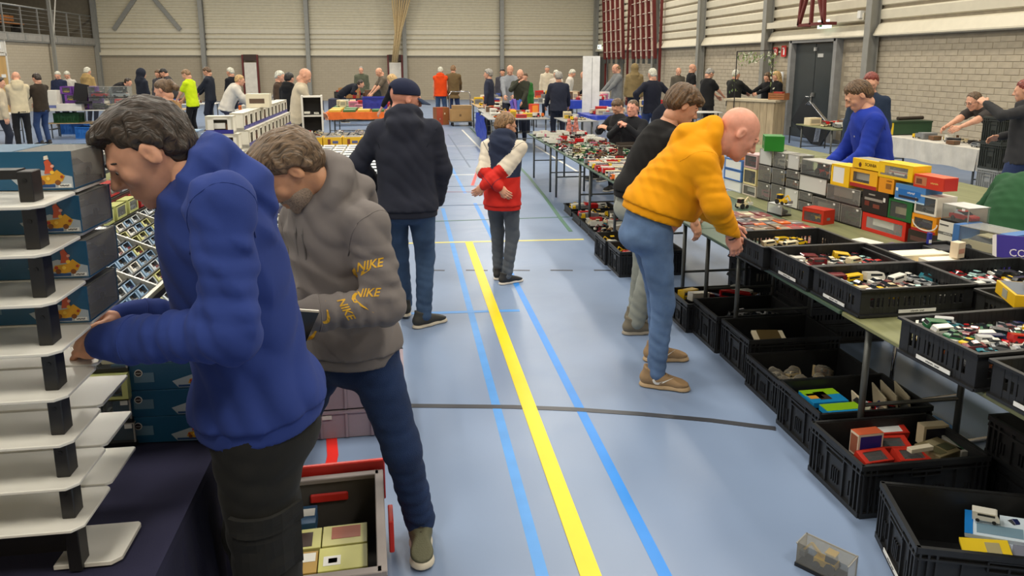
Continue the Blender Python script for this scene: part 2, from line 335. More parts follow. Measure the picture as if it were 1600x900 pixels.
# ---------------------------------------------------------------- figures: signed-distance bodies meshed with surface nets
A = lambda *v: np.array(v, dtype=np.float64)
def nrm(v): v = np.asarray(v, float); return v/(np.linalg.norm(v)+1e-9)
def surface_nets(f, org, h):
    s = f < 0
    nx, ny, nz = f.shape
    c = s[:-1, :-1, :-1].astype(np.int8)
    tot = np.zeros((nx-1, ny-1, nz-1), np.int8)
    for i in (0, 1):
        for j in (0, 1):
            for k in (0, 1): tot += s[i:nx-1+i, j:ny-1+j, k:nz-1+k]
    act = np.argwhere((tot > 0) & (tot < 8))
    if len(act) == 0: return np.zeros((0, 3)), np.zeros((0, 4), int)
    idx = -np.ones((nx-1, ny-1, nz-1), np.int32); idx[act[:, 0], act[:, 1], act[:, 2]] = np.arange(len(act))
    pos = np.zeros((len(act), 3)); n = np.zeros(len(act))
    cs = [(i, j, k) for i in (0, 1) for j in (0, 1) for k in (0, 1)]
    val = {q: f[act[:, 0]+q[0], act[:, 1]+q[1], act[:, 2]+q[2]].astype(np.float64) for q in cs}
    for q in cs:
        for ax in range(3):
            if q[ax]: continue
            r = list(q); r[ax] = 1; r = tuple(r); a, b = val[q], val[r]; m = (a < 0) != (b < 0)
            t = np.where(m, a/(a-b+1e-12), 0)
            p = np.tile(np.array(q, float), (len(act), 1)); p[:, ax] += t
            pos[m] += p[m]; n += m
    pos = (act+pos/n[:, None])*h+org
    quads = []
    for ax in range(3):
        a = [slice(1, -1)]*3; sh = list(f.shape)
        sl0 = [slice(1, -1)]*3; sl1 = [slice(1, -1)]*3; sl0[ax] = slice(0, -1); sl1[ax] = slice(1, None)
        s0 = s[tuple(sl0)]; s1 = s[tuple(sl1)]; e = np.argwhere(s0 != s1)
        if not len(e): continue
        fl_ = s0[e[:, 0], e[:, 1], e[:, 2]]
        u, v = (ax+1) % 3, (ax+2) % 3; g = e.copy(); g[:, u] += 1; g[:, v] += 1
        def at(du, dv):
            w = g.copy(); w[:, u] -= du; w[:, v] -= dv; return idx[w[:, 0], w[:, 1], w[:, 2]]
        q = np.stack([at(0, 0), at(1, 0), at(1, 1), at(0, 1)], 1)
        q[~fl_] = q[~fl_][:, ::-1]; quads.append(q)
    q = np.concatenate(quads) if quads else np.zeros((0, 4), int)
    q = q[(q >= 0).all(1)]
    return pos, q
# primitives: ('c', a, b, ra, rb, wrinkle) tapered limb; ('e', centre, R rows=axes, radii) ellipsoid
def bbox(p, m):
    if p[0] == 'c':
        r = max(p[3], p[4])+m; return np.minimum(p[1], p[2])-r, np.maximum(p[1], p[2])+r
    r = np.abs(p[2].T) @ p[3] + m; return p[1]-r, p[1]+r
def ev(p, X, Y, Z):
    if p[0] == 'c':
        a, b = p[1], p[2]; d = b-a; L2 = d@d+1e-12
        t = np.clip(((X-a[0])*d[0]+(Y-a[1])*d[1]+(Z-a[2])*d[2])/L2, 0, 1)
        qx, qy, qz = X-a[0]-t*d[0], Y-a[1]-t*d[1], Z-a[2]-t*d[2]
        r = p[3]+(p[4]-p[3])*t
        if len(p) > 5 and p[5]:
            amp, fr, ph, lo, hi = p[5]; L = math.sqrt(L2)
            w = d/L; u = nrm(np.cross(w, A(.3, .2, .93) if abs(w[2]) < .8 else A(1, .1, 0))); v = np.cross(w, u)
            uu = (qx*u[0]+qy*u[1]+qz*u[2])/.06; vv = (qx*v[0]+qy*v[1]+qz*v[2])/.06
            r = r + amp*(lo+(hi-lo)*t)*(1.5*np.abs(np.sin(.5*fr*t*L+.8*np.sin(1.3*uu+ph)+.7*vv+ph))-1.+1.1*np.abs(np.sin(.3*fr*t*L-1.1*uu+.5*vv+2*ph))-.7)
        return np.sqrt(qx*qx+qy*qy+qz*qz)-r
    c, R, r = p[1], p[2], p[3]
    x, y, z = X-c[0], Y-c[1], Z-c[2]
    l = [(R[i][0]*x+R[i][1]*y+R[i][2]*z) for i in range(3)]
    k0 = np.sqrt(sum((l[i]/r[i])**2 for i in range(3))); k1 = np.sqrt(sum((l[i]/r[i]**2)**2 for i in range(3)))+1e-9
    return k0*(k0-1)/k1
def sdf_mesh(prims, h, k=.03, cuts=(), subs=(), disp=None, pad=.02):
    """union of prims (smooth k), minus subs, cut where (p-o).n > 0"""
    lo = np.min([bbox(p, pad+k)[0] for p in prims], 0); hi = np.max([bbox(p, pad+k)[1] for p in prims], 0)
    n = np.ceil((hi-lo)/h).astype(int)+2
    f = np.full(n, .3, np.float32); gx = [lo[i]+h*np.arange(n[i]) for i in range(3)]
    def region(b0, b1):
        i0 = np.maximum(((b0-lo)/h).astype(int), 0); i1 = np.minimum(((b1-lo)/h).astype(int)+2, n); sl = tuple(slice(i0[i], i1[i]) for i in range(3))
        return sl, gx[0][sl[0]][:, None, None], gx[1][sl[1]][None, :, None], gx[2][sl[2]][None, None, :]
    for p in prims:
        kk = k
        sl, X, Y, Z = region(*bbox(p, pad+k*1.5)); a = ev(p, X, Y, Z); b = f[sl]
        t = np.clip(.5+.5*(b-a)/kk, 0, 1); f[sl] = b*(1-t)+a*t-kk*t*(1-t)
    for p in subs:
        sl, X, Y, Z = region(*bbox(p, .02)); a = -ev(p, X, Y, Z); b = f[sl]; kk = .006
        t = np.clip(.5-.5*(b-a)/kk, 0, 1); f[sl] = b*(1-t)+a*t+kk*t*(1-t)
    X, Y, Z = gx[0][:, None, None], gx[1][None, :, None], gx[2][None, None, :]
    if disp is not None: f += disp(X, Y, Z).astype(np.float32)
    for o, nn in cuts: f = np.maximum(f, ((X-o[0])*nn[0]+(Y-o[1])*nn[1]+(Z-o[2])*nn[2]).astype(np.float32))
    return surface_nets(f, lo, h)
def np_mesh(name, parts, mats):
    V = []; Fq = []; mi = []; k = 0
    for i, (v, q, m) in enumerate(parts):
        V.append(v); Fq.append(q+k); mi += [m]*len(q); k += len(v)
    V = np.concatenate(V); Fq = np.concatenate(Fq)
    me = bpy.data.meshes.new(name); me.vertices.add(len(V)); me.vertices.foreach_set('co', V.astype(np.float32).ravel())
    me.loops.add(len(Fq)*4); me.loops.foreach_set('vertex_index', Fq.astype(np.int32).ravel())
    me.polygons.add(len(Fq)); me.polygons.foreach_set('loop_start', np.arange(0, len(Fq)*4, 4, dtype=np.int32))
    for m in (mats if isinstance(mats, (list, tuple)) else [mats]): me.materials.append(m)
    me.polygons.foreach_set('material_index', np.array(mi, np.int32)); me.polygons.foreach_set('use_smooth', np.ones(len(Fq), bool))
    me.update(calc_edges=True); me.validate(); return me
I3 = np.eye(3)
def Rax(u, a):
    return np.array(Matrix.Rotation(a, 3, Vector(u)))
def E(c, r, R=I3): return ('e', A(*c), np.asarray(R, float), A(*r))
def C(a, b, ra, rb, w=None): return ('c', A(*a), A(*b), ra, rb, w)
# ---- head in its own frame: x right, y forward, z up, chin at -.115, crown at +.12
CRAN = [E((0, -.012, .032), (.076, .098, .088)), E((0, .02, .0), (.068, .076, .085))]
FACES = {}
def head_proto(kind, h):
    if (kind, h) in FACES: return FACES[(kind, h)]
    jaw = {'full': 1.12, 'slim': .95}.get(kind, 1.)
    p = CRAN + [E((0, .03, -.045), (.058*jaw, .062, .07)), E((0, .05, -.078), (.042*jaw, .042, .034)), E((0, .078, -.098), (.02*jaw, .016, .016)),
        E((0, .084, .03), (.046, .012, .011)), C((0, .09, .02), (0, .117, -.022), .009, .0125), E((.013, .1, -.027), (.0085, .01, .008)), E((-.013, .1, -.027), (.0085, .01, .008)),
        E((0, .093, -.054), (.023, .008, .006)), E((0, .091, -.066), (.02, .009, .006)), E((.032, .0875, .0165), (.018, .0085, .0075)), E((-.032, .0875, .0165), (.018, .0085, .0075)), E((.043, .062, -.018), (.02, .02, .022)), E((-.043, .062, -.018), (.02, .02, .022))]
    for s in (-1, 1): p.append(E((s*.078, -.012, -.004), (.0085, .0175, .0285), Rax((0, 0, 1), s*.28) @ Rax((1, 0, 0), .18)))
    p.append(C((0, -.022, -.04), (0, -.032, -.085), .055*jaw, .054*jaw))
    sub = [E((s*.032, .098, .008), (.017, .014, .011)) for s in (-1, 1)]+[E((s*.0875, -.004, .002), (.0075, .0095, .017), Rax((0, 0, 1), s*.28)) for s in (-1, 1)]+[E((0, .104, -.0605), (.02, .01, .0018))]
    r = sdf_mesh(p, h, k=.014, subs=sub if h < .008 else ()); FACES[(kind, h)] = r; return r
def hairline(style):
    if style in ('fringe',): return [-.12, -.05, -.02, .02, .06, .12], [-.09, -.075, -.03, -.01, .2, .2]
    if style == 'long': return [-.14, -.04, -.0, .03, .06, .12], [-.3, -.3, -.16, -.02, .045, .07]
    if style == 'mop': return [-.12, -.05, -.02, .02, .05, .13], [-.08, -.07, -.025, .005, .03, .036]
    if style == 'recede': return [-.12, -.05, -.02, .02, .05, .12], [-.09, -.075, -.03, -.005, .085, .12]
    return [-.12, -.05, -.022, .02, .055, .12], [-.09, -.078, -.025, .0, .052, .07]
HAIRS = {}
def hair_proto(style, h):
    if (style, h) in HAIRS: return HAIRS[(style, h)]
    t = {'short': .012, 'crop': .006, 'young': .007, 'swept': .02, 'mop': .024, 'long': .02, 'pony': .012, 'fringe': .008, 'recede': .009, 'curly': .026, 'hood': .028}[style]
    p = [E((0, -.012, .032), (.076+t*.8, .098+t, .088+t)), E((0, -.05, -.02), (.064+t*.6, .055+t*.8, .07))]
    if style == 'young': p[1] = E((0, -.05, -.02), (.064, .052, .07)); p += [E((0, .055, .09), (.062, .05, .030)), E((0, .0, .1), (.064, .075, .034))]
    if style == 'swept': p += [E((0, .03, .1), (.066, .075, .035)), E((0, -.09, .03), (.066, .05, .07)), E((0, -.085, -.045), (.055, .03, .04))]
    if style == 'mop': p += [E((0, .06, .065), (.078, .062, .05)), E((0, -.02, .09), (.082, .09, .05)), E((.02, .085, .05), (.07, .035, .03))]
    if style == 'long': p += [C((0, -.06, .0), (0, -.085, -.2), .075, .06), C((.06, -.01, 0), (.075, -.02, -.17), .03, .03), C((-.06, -.01, 0), (-.075, -.02, -.17), .03, .03)]
    if style == 'pony': p += [E((0, -.115, .05), (.025, .03, .03)), C((0, -.125, .05), (0, -.165, -.05), .032, .036), C((0, -.165, -.05), (0, -.15, -.17), .036, .012)]
    if style == 'hood': p = [E((0, -.03, .02), (.11, .13, .14)), E((0, -.04, -.09), (.1, .1, .09))]
    xs, zs = hairline(style)
    def disp(X, Y, Z):
        phi = np.arctan2(X, Y+.02)
        if style == 'hood': return 0*X+0*Y+0*Z
        if style == 'swept' or style == 'young': s = np.sin(210*X+40*Z+30*Y+3*np.sin(50*Y))*.0022+np.sin(330*X-90*Z+60*Y+2*np.sin(90*Y))*.0016+np.sin(95*X-40*Z+1)*.0014
        elif style == 'curly': s = np.sin(110*X)*np.sin(110*Y+1)*np.sin(110*Z)*.006
        else: s = np.sin(26*phi+2*np.sin(30*Z)+40*Y)*.002+np.sin(11*phi+25*Z)*.0025
        return s+0*X+0*Y+0*Z
    lo = np.min([bbox(q, .03)[0] for q in p], 0); hi = np.max([bbox(q, .03)[1] for q in p], 0)
    n = np.ceil((hi-lo)/h).astype(int)+2; g = [lo[i]+h*np.arange(n[i]) for i in range(3)]
    X, Y, Z = g[0][:, None, None], g[1][None, :, None], g[2][None, None, :]
    f = np.full(n, .3)
    for q in p:
        a = ev(q, X, Y, Z); kk = .02; tt = np.clip(.5+.5*(f-a)/kk, 0, 1); f = f*(1-tt)+a*tt-kk*tt*(1-tt)
    f = f+disp(X, Y, Z)
    if style == 'hood': f = np.maximum(f, -(ev(E((0, .09, -.0), (.075, .1, .1)), X, Y, Z)))
    else:
        gl = np.interp(Y, xs, zs)+.004*np.sin(60*X)
        low = np.where(Y < -.1, 0, 0)
        f = f+(t*.9+.004)*(1-np.clip((Z-gl)/.05, 0, 1))
        f = np.maximum(f, (gl-Z)*.7)
        if style == 'fringe': f = np.maximum(f, (Z-.045)*.9)
        if style in ('short', 'young', 'crop', 'swept', 'fringe', 'recede', 'mop'):   # clear of the ears
            for s in (-1, 1): f = np.maximum(f, -ev(E((s*.085, -.006, -.012), (.03, .027, .036)), X, Y, Z))
    r = surface_nets(f.astype(np.float32), lo, h); HAIRS[(style, h)] = r; return r
# ---- left hand: wrist at origin, fingers +y, palm -z, thumb +x
HANDS = {}
def hand_proto(pose, h):
    if (pose, h) in HANDS: return HANDS[(pose, h)]
    curl = {'relax': (.35, .45, .3), 'grip': (.95, 1.1, .6), 'flat': (.12, .15, .1), 'pinch': (.75, .6, .3)}[pose]
    p = [E((.004, .05, 0), (.04, .052, .0155)), C((0, -.03, 0), (0, .02, 0), .026, .027), E((.022, .032, -.008), (.02, .03, .016)), E((-.026, .045, -.006), (.016, .04, .014))]
    for i, (x, L, r) in enumerate(((.03, .072, .0092), (.010, .08, .0095), (-.011, .075, .009), (-.030, .06, .008))):
        b = A(x, .088-.004*abs(i-1.3), .001); ang = 0; spread = (x-0)*1.6
        for j, (fr, cu) in enumerate(zip((.45, .31, .24), curl)):
            ang += cu; d = A(math.sin(spread)*math.cos(ang), math.cos(spread)*math.cos(ang), -math.sin(ang)); e = b+d*L*fr*(1.12)
            p.append(C(b, e, r*(1-.1*j), r*(.9-.1*j))); b = e
    th_ = {'relax': ((.038, .045, -.012), (.058, .072, -.024), (.056, .098, -.034)), 'grip': ((.036, .045, -.02), (.045, .07, -.042), (.03, .088, -.056)), 'flat': ((.042, .04, -.006), (.07, .062, -.01), (.082, .088, -.014)), 'pinch': ((.038, .045, -.02), (.05, .075, -.04), (.04, .105, -.05))}[pose]
    b = A(.018, .015, -.006); rr = (.0145, .012, .0105, .0085)
    for j, e in enumerate(th_): p.append(C(b, A(*e), rr[j], rr[j+1])); b = A(*e)
    r = sdf_mesh(p, h, k=.008); HANDS[(pose, h)] = r; return r
# ---- shoe: ankle over origin, toe +y, ground z=0
def shoe_mesh(h=.006):
    p = [C((0, -.055, .05), (0, .02, .05), .038, .042), C((0, .02, .05), (0, .13, .034), .042, .035), E((0, .14, .036), (.042, .05, .03)), C((0, -.04, .06), (0, -.03, .115), .039, .043)]
    up_ = sdf_mesh(p, h, k=.025, cuts=[(A(0, 0, .02), A(0, 0, -1)), (A(0, 0, .105), A(0, .35, .94))])
    q = [C((0, -.055, .0), (0, .03, .0), .042, .043), C((0, .03, 0), (0, .14, 0), .044, .044), E((0, .15, 0), (.045, .05, .04))]
    so = sdf_mesh(q, h, k=.02, cuts=[(A(0, 0, .002), A(0, 0, -1)), (A(0, .0, .026), A(0, 0, 1))])
    return up_, so
SHOE_U, SHOE_S = shoe_mesh()
SHOE_ME = {}
def shoe_parts(upper, sole):
    k = (upper.name, sole.name)
    if k not in SHOE_ME:
        lc = MB()
        for i in range(5):
            y = .035+.016*i; z = .094-.0075*i-.00012*i*i*8
            lc.tube([(-.026, y, z-.008), (0, y+.004, z+.003), (.026, y, z-.008)], .0028, 5)
        SHOE_ME[k] = (np_mesh('shoe', [(*SHOE_U, 0)], upper), np_mesh('sole', [(*SHOE_S, 0)], sole), lc.mesh('laces', mat('lace_'+upper.name, (70, 62, 52), .8)))
    return SHOE_ME[k]
# ---------------------------------------------------------------- a whole person from joints
def hd(a): a = math.radians(a); return A(math.sin(a), math.cos(a), 0), A(math.cos(a), -math.sin(a), 0)
def ik(a, t, l1, l2, pole):
    a = np.asarray(a, float); t = np.asarray(t, float); d = t-a; D = min(np.linalg.norm(d), (l1+l2)*.998); u = nrm(d)
    x = (l1*l1-l2*l2+D*D)/(2*D); hh = math.sqrt(max(l1*l1-x*x, 0)); pole = np.asarray(pole, float); q = nrm(pole-u*(pole@u))
    return a+u*x+q*hh, a+u*D
def pose(x, y, face, h=1.75, lean=0, bend=0, side=0, twist=0, hip=None, hipoff=(0, 0), hl=None, hr=None, fl_=None, fr_=None, sit=False, nod=15, look=0, roll=0, build=1., polel=None, poler=None, kneeout=.15, tgt=False):
    """joints in world metres; hand and foot targets in the person's frame (right, forward, up) for a 1.75 m figure, or world if tgt"""
    s = h/1.75; f, r = hd(face); o = A(x, y, 0); W_ = lambda q: o+(r*q[0]+f*q[1])*s+A(0, 0, q[2]*s)
    hz = hip if hip is not None else (.47 if sit else .93)
    J = dict(s=s, f=f, r=r, o=o, build=build)
    J['pel'] = W_((hipoff[0], hipoff[1]-(.02 if not sit else 0), hz)); ft, rt_ = hd(face+twist)
    J['hipL'] = J['pel']-r*.088*s*build; J['hipR'] = J['pel']+r*.088*s*build
    a1 = math.radians(lean); a2 = math.radians(lean+bend); sd = math.radians(side)
    up1 = nrm(A(0, 0, 1)*math.cos(a1)+f*math.sin(a1)+r*math.sin(sd)); up2 = nrm(A(0, 0, 1)*math.cos(a2)+ft*math.sin(a2)+r*math.sin(sd))
    J['mid'] = J['pel']+up1*.24*s; J['nb'] = J['mid']+up2*.31*s; J['up2'] = up2; J['ft'] = nrm(ft-up2*(ft@up2)); J['rt'] = nrm(np.cross(J['ft'], up2))
    J['shL'] = J['nb']-J['rt']*.172*s*(.6+.4*build)-up2*.06*s; J['shR'] = J['nb']+J['rt']*.172*s*(.6+.4*build)-up2*.06*s
    up3 = nrm(up2*.75+A(0, 0, 1)*.45+J['ft']*(.18+.004*nod)); J['hc'] = J['nb']+up3*.165*s
    fh, _ = hd(face+twist+look); n_ = math.radians(nod); J['hf'] = nrm(fh*math.cos(n_)-A(0, 0, 1)*math.sin(n_)); J['roll'] = roll
    for sdn, key, hnd, pl in ((-1, 'L', hl, polel), (1, 'R', hr, poler)):
        if hnd is None: hnd = (sdn*.24, .04, hz-.1)
        t = A(*hnd) if tgt else W_(hnd)
        pole = A(0, 0, -1)*.5+J['rt']*sdn*.8-f*.55 if pl is None else r*pl[0]+f*pl[1]+A(0, 0, 1)*pl[2]
        J['el'+key], J['wr'+key] = ik(J['sh'+key], t, .285*s, .255*s, pole)
    for sdn, key, ftp in ((-1, 'L', fl_), (1, 'R', fr_)):
        if ftp is None: ftp = (sdn*.11, .42 if sit else 0., 0)
        t = W_((ftp[0], ftp[1], .085)); J['kn'+key], J['an'+key] = ik(J['hip'+key], t, .435*s, .43*s, f+r*sdn*kneeout)
        fa = math.radians(face)+sdn*.16; J['fd'+key] = A(math.sin(fa), math.cos(fa), 0)
    return J
def frame_mat(x, y, z): return np.stack([x, y, z], 1)      # columns
def spine(J, n):
    P0, P1, P2 = J['pel'], J['mid'], J['nb']; out = []
    hipr = nrm(J['hipR']-J['hipL'])
    for t in n:
        c = P0*(1-t)**2+2*t*(1-t)*(P1*1.0)+P2*t*t; tg = nrm(2*(1-t)*(P1-P0)+2*t*(P2-P1)); rr = nrm(hipr*(1-t)+J['rt']*t); rr = nrm(rr-tg*(rr@tg)); ff = np.cross(tg, rr)
        out.append((c, np.stack([rr, ff, tg], 0)))
    return out
SK = dict(fair=(214, 160, 132), pink=(222, 158, 136), warm=(198, 146, 112), tan=(170, 122, 92))
HC = dict(brown=(94, 72, 50), dark=(52, 42, 35), grey=(150, 146, 138), white=(205, 198, 182), blond=(190, 156, 104), ginger=(126, 54, 44), mixed=(102, 82, 62), black=(24, 22, 22), sandy=(136, 106, 74))
def cloth(key, rgb, rough=.9, bump=.12, bs=700, var=.1, vs=5, sheen=.03): return mat('cloth_'+key, rgb, rough, var=var, vs=vs, bump=bump, bs=bs, spec=.2, sheen=sheen)
M_eye = mat('eye_white', (225, 220, 212), .25, var=.02); M_iris = mat('iris_dark', (58, 44, 34), .2); M_brow = mat('brow_hair', (60, 46, 36), .8)
def person(label, J, top, legs, skin='fair', hair=('short', 'brown'), near=False, h=None, top_len=.1, loose=.02, sleeve='long', shoes=((50, 48, 46), (190, 186, 178)), hands=('relax', 'relax'), palms=(None, None), hood=None, gap=None, jaw='mid', legloose=1., name='person', belly=0., wr=1., group=None, cuff=None, coat=None, gripdir=(None, None), eyes=None, skirt=0., wideleg=1., headscale=1.):
    s = J['s']; b = J['build']; base = Vector(J['o']); h = h or (.011 if near else .024); hb = .02 if near else .03
    root = empty(name, base); tag(root, label, 'person', group)
    o0 = A(*base); mats = mat('skin_'+skin, SK[skin], .48, var=.12, vs=16, sss=.15, spec=.35, bump=.03, bs=600)
    loc = lambda v: np.asarray(v)-o0
    ts = np.array((0, .1, .2, .3, .4, .5, .6, .7, .8, .88, .95, 1.02)); t0 = (0, .2, .4, .6, .8, .94, 1.02)
    w = np.interp(ts, t0, (.165, .150, .150, .160, .165, .125, .072))*s*b; dp = np.interp(ts, t0, (.118, .106+belly, .112+belly, .118+belly*.5, .11, .085, .06))*(.7+.3*b)*s
    SP = spine(J, ts)
    yf = J['hf']; xr = nrm(np.cross(yf, A(0, 0, 1))); zu = np.cross(xr, yf)
    if J['roll']: Rr = Rax(yf, math.radians(J['roll'])); xr, zu = Rr @ xr, Rr @ zu
    HM = frame_mat(xr, yf, zu)*s*1.04*headscale; hc = loc(J['hc'])
    # bare body under the clothes
    bd = []
    for i, (c, R) in enumerate(SP): bd.append(E(c, (w[i]*.93, dp[i]*.9, .1*s), R))
    bd.append(C(J['nb']-J['up2']*.05*s, J['hc']+HM @ A(0, -.03, -.06), .055*s, .053*s*headscale))
    for k in 'LR':
        bd += [C(J['nb']-J['up2']*.05*s, J['sh'+k], .05*s, .052*s), C(J['sh'+k], J['el'+k], .05*s*b, .041*s*b), C(J['el'+k], J['wr'+k], .041*s*b, .028*s), C(J['hip'+k], J['kn'+k], .085*s*b, .056*s), C(J['kn'+k], J['an'+k], .054*s, .036*s)]
    v, q = sdf_mesh([tuple([p[0]]+[loc(p[1])]+([loc(p[2])]+list(p[3:]) if p[0] == 'c' else list(p[2:]))) for p in bd], hb, k=.035)
    parts = [(v, q, 0)]
    hv, hq = head_proto(jaw, .0045 if near else .009); parts.append((hv @ HM.T+hc, hq, 0))
    for i, k in enumerate('LR'):
        dr = nrm(J['wr'+k]-J['el'+k]) if gripdir[i] is None else nrm(gripdir[i]); sd = -1 if k == 'L' else 1
        pn = palms[i]
        if pn is None: pn = -J['rt']*sd*.8-A(0, 0, 1)*.6-J['ft']*.1
        zz = -nrm(np.asarray(pn, float)-dr*(np.asarray(pn, float)@dr)); xx = np.cross(dr, zz)
        hv, hq = hand_proto(hands[i], .0042 if near else .0085); hv = hv.copy()
        if k == 'R': hv[:, 0] *= -1; hq = hq[:, ::-1]
        parts.append((hv @ (frame_mat(xx, dr, zz)*s*1.0).T+loc(J['wr'+k]), hq, 0))
    body = link('body', np_mesh('body', parts, mats), root)
    hm = mat('hair_'+hair[1], HC[hair[1]], .42, var=.75, vs=60, bump=.55, bs=60, stretch=(6, .35, .8), spec=.5)
    if near or eyes:
        for sx in (-1, 1):
            em = MB()
            c = Vector(hc+HM @ A(sx*.0315, .0765, .0062)); R3 = Matrix(HM.tolist())
            bm = bmesh.new(); bmesh.ops.create_uvsphere(bm, u_segments=12, v_segments=8, radius=.0118*s); em.add([c+x.co for x in bm.verts], [[x.index for x in f_.verts] for f_ in bm.faces], 0); bm.free()
            c2 = c+Vector(HM @ A(0, .0085, -.003)); bm = bmesh.new(); bmesh.ops.create_uvsphere(bm, u_segments=10, v_segments=6, radius=.0052*s); em.add([c2+x.co for x in bm.verts], [[x.index for x in f_.verts] for f_ in bm.faces], 1); bm.free()
            em.build('eye', [M_eye, M_iris], root, smooth=True, fix=False)
            br = MB()
            br.tube([Vector(hc+HM @ A(sx*x, yy, zz)) for x, yy, zz in ((.014, .0975, .0245), (.028, .0955, .0305), (.043, .083, .029), (.052, .068, .022))], .004*s, 6, radii=[.0045*s, .005*s, .004*s, .002*s])
            br.build('eyebrow', mat('hair_'+hair[1], HC[hair[1]]) if hair[1] not in ('white',) else M_brow, root, smooth=True)
    ho = None
    if hair[0] not in ('none', 'hood'):
        hv, hq = hair_proto(hair[0], .0038 if near else .011); ho = link('hair', np_mesh('hair', [(hv, hq, 0)], hm), root); ho.matrix_basis = Matrix.Translation(Vector(hc)) @ Matrix(HM.tolist()).to_4x4()
    # upper garment
    tm = top if not isinstance(top, (tuple, list)) else cloth('%d_%d_%d' % tuple(top), top)
    if hair[0] == 'hood':
        hv, hq = hair_proto('hood', .012); link('raised_hood', np_mesh('raised_hood', [(hv @ HM.T+hc, hq, 0)], tm), root)
    L = loose*s; tp = []
    for i, (c, R) in enumerate(SP[:11]):
        tp.append(E(loc(c), (w[i]+L*(1 if i < 9 else .5), dp[i]+L*1.1, .1*s), R))
    c0, R0 = SP[0]; hn = nrm(R0[2]*.6+A(0, 0, .6)); hem = loc(c0)-hn*top_len*s
    Rh = np.stack([R0[0], nrm(np.cross(hn, R0[0])), hn])
    hf_ = 1+.3*max(0, legloose-1)
    tp.append(E(hem, (w[0]*1.06*hf_+L*.9, dp[0]*1.1*hf_+L*1.3, .16*s), Rh))
    if skirt: tp.append(C(loc(c0), loc(c0)-A(0, 0, skirt*s), w[0]*.95, w[0]*1.05)); hem = loc(c0)-A(0, 0, skirt*s)
    cuts = [(hem, -hn if not skirt else A(0, 0, -1))]
    r1, r2, r3 = (.052*b+loose*.65)*s, (.042*b+loose*.7)*s, (.031+loose*.55)*s
    for k in 'LR':
        sh, e, wv = loc(J['sh'+k]), loc(J['el'+k]), loc(J['wr'+k]); f1 = nrm(wv-e)
        tp += [C(loc(J['nb'])-J['up2']*.055*s, sh, .06*s+L*.4, r1*.98)]
        if sleeve == 'long':
            tp += [C(sh, e, r1, r2, (.0036*wr, 120, 1.3 if k == 'L' else .4, .25, 1.)), C(e, wv-f1*.035*s, r2, r3*1.08, (.0036*wr, 150, 2.1 if k == 'L' else .9, 1., .7)), C(wv-f1*.055*s, wv+f1*.008*s, r3*.92, r3*.88)]
        elif sleeve == 'short': tp.append(C(sh, sh*.35+e*.65, r1, r1*.98, (.003, 50, 1, .2, 1)))
        elif sleeve == 'none': pass
        elif sleeve == 'roll': tp += [C(sh, e, r1, r2, (.004, 45, 1, .3, 1)), C(e, e*.6+wv*.4, r2, r2*.9)]
    # short collar ring at the neck
    nbk = loc(J['nb']); tp.append(E(nbk-J['up2']*.03*s, ((.088)*s, .078*s, .05*s), SP[-1][1]))
    if hood is not None:
        nd = loc(J['hc'])-HM @ A(0, .02, .06)-nbk; zz6 = nrm(SP[-1][1][2]*.25+nrm(nd)*.8); xx6 = nrm(np.cross(J['ft'], zz6)); R6 = np.stack([xx6, np.cross(zz6, xx6), zz6]); cc = nbk+nd*(hood if hood < 1 else .35); RT6 = SP[-1][1]
        ring = []
        for i in range(13):
            a = 2*PI*i/12; back = .5-.5*math.cos(a+PI*0)   # 0 at front
            px_ = math.sin(a)*.093; py = math.cos(a)*.08-.012*back; pz = .004+.03*back-.034*(1-back)
            ring.append(cc+R6[0]*px_*s+R6[1]*py*s+R6[2]*pz*s)
        for i in range(12):
            a = 2*PI*(i+.5)/12; back = .5-.5*math.cos(a); tp.append(C(ring[i], ring[i+1], (.027+.014*back)*s, (.027+.014*back)*s))
        for dx_ in (-.055, 0, .055): tp.append(C(ring[6]*.5+ring[5 if dx_ > 0 else 7]*.5-R6[2]*.03*s, nbk-RT6[1]*.1*s-RT6[2]*.01*s+RT6[0]*dx_*s, .042*s, .05*s))
        tp += [E(nbk-RT6[1]*.10*s-RT6[2]*.005*s, (.12*s, .065*s, .05*s), RT6), E(nbk-RT6[1]*.12*s-RT6[2]*.06*s, (.1*s, .045*s, .07*s), RT6)]
    ph = rnd.uniform(0, 6)
    def cdisp(X, Y, Z):
        return wr*(.0055*(.62-np.abs(np.sin(24*X+3*np.sin(8*Z+ph)+15*Y+13*Z)))*np.sin(7*Z+5*X-5*Y+ph)+.004*(.6-np.abs(np.sin(27*Z+17*X-19*Y+2.5*np.sin(11*X+ph)))))
    v, q = sdf_mesh(tp, h, k=.034 if hood is None else .03, cuts=cuts, disp=cdisp)
    tname = 'hoodie' if hood is not None else ('jacket' if coat else 'sweater' if sleeve == 'long' else 'shirt')
    to = link(tname, np_mesh(tname, [(v, q, 0)], tm), root)
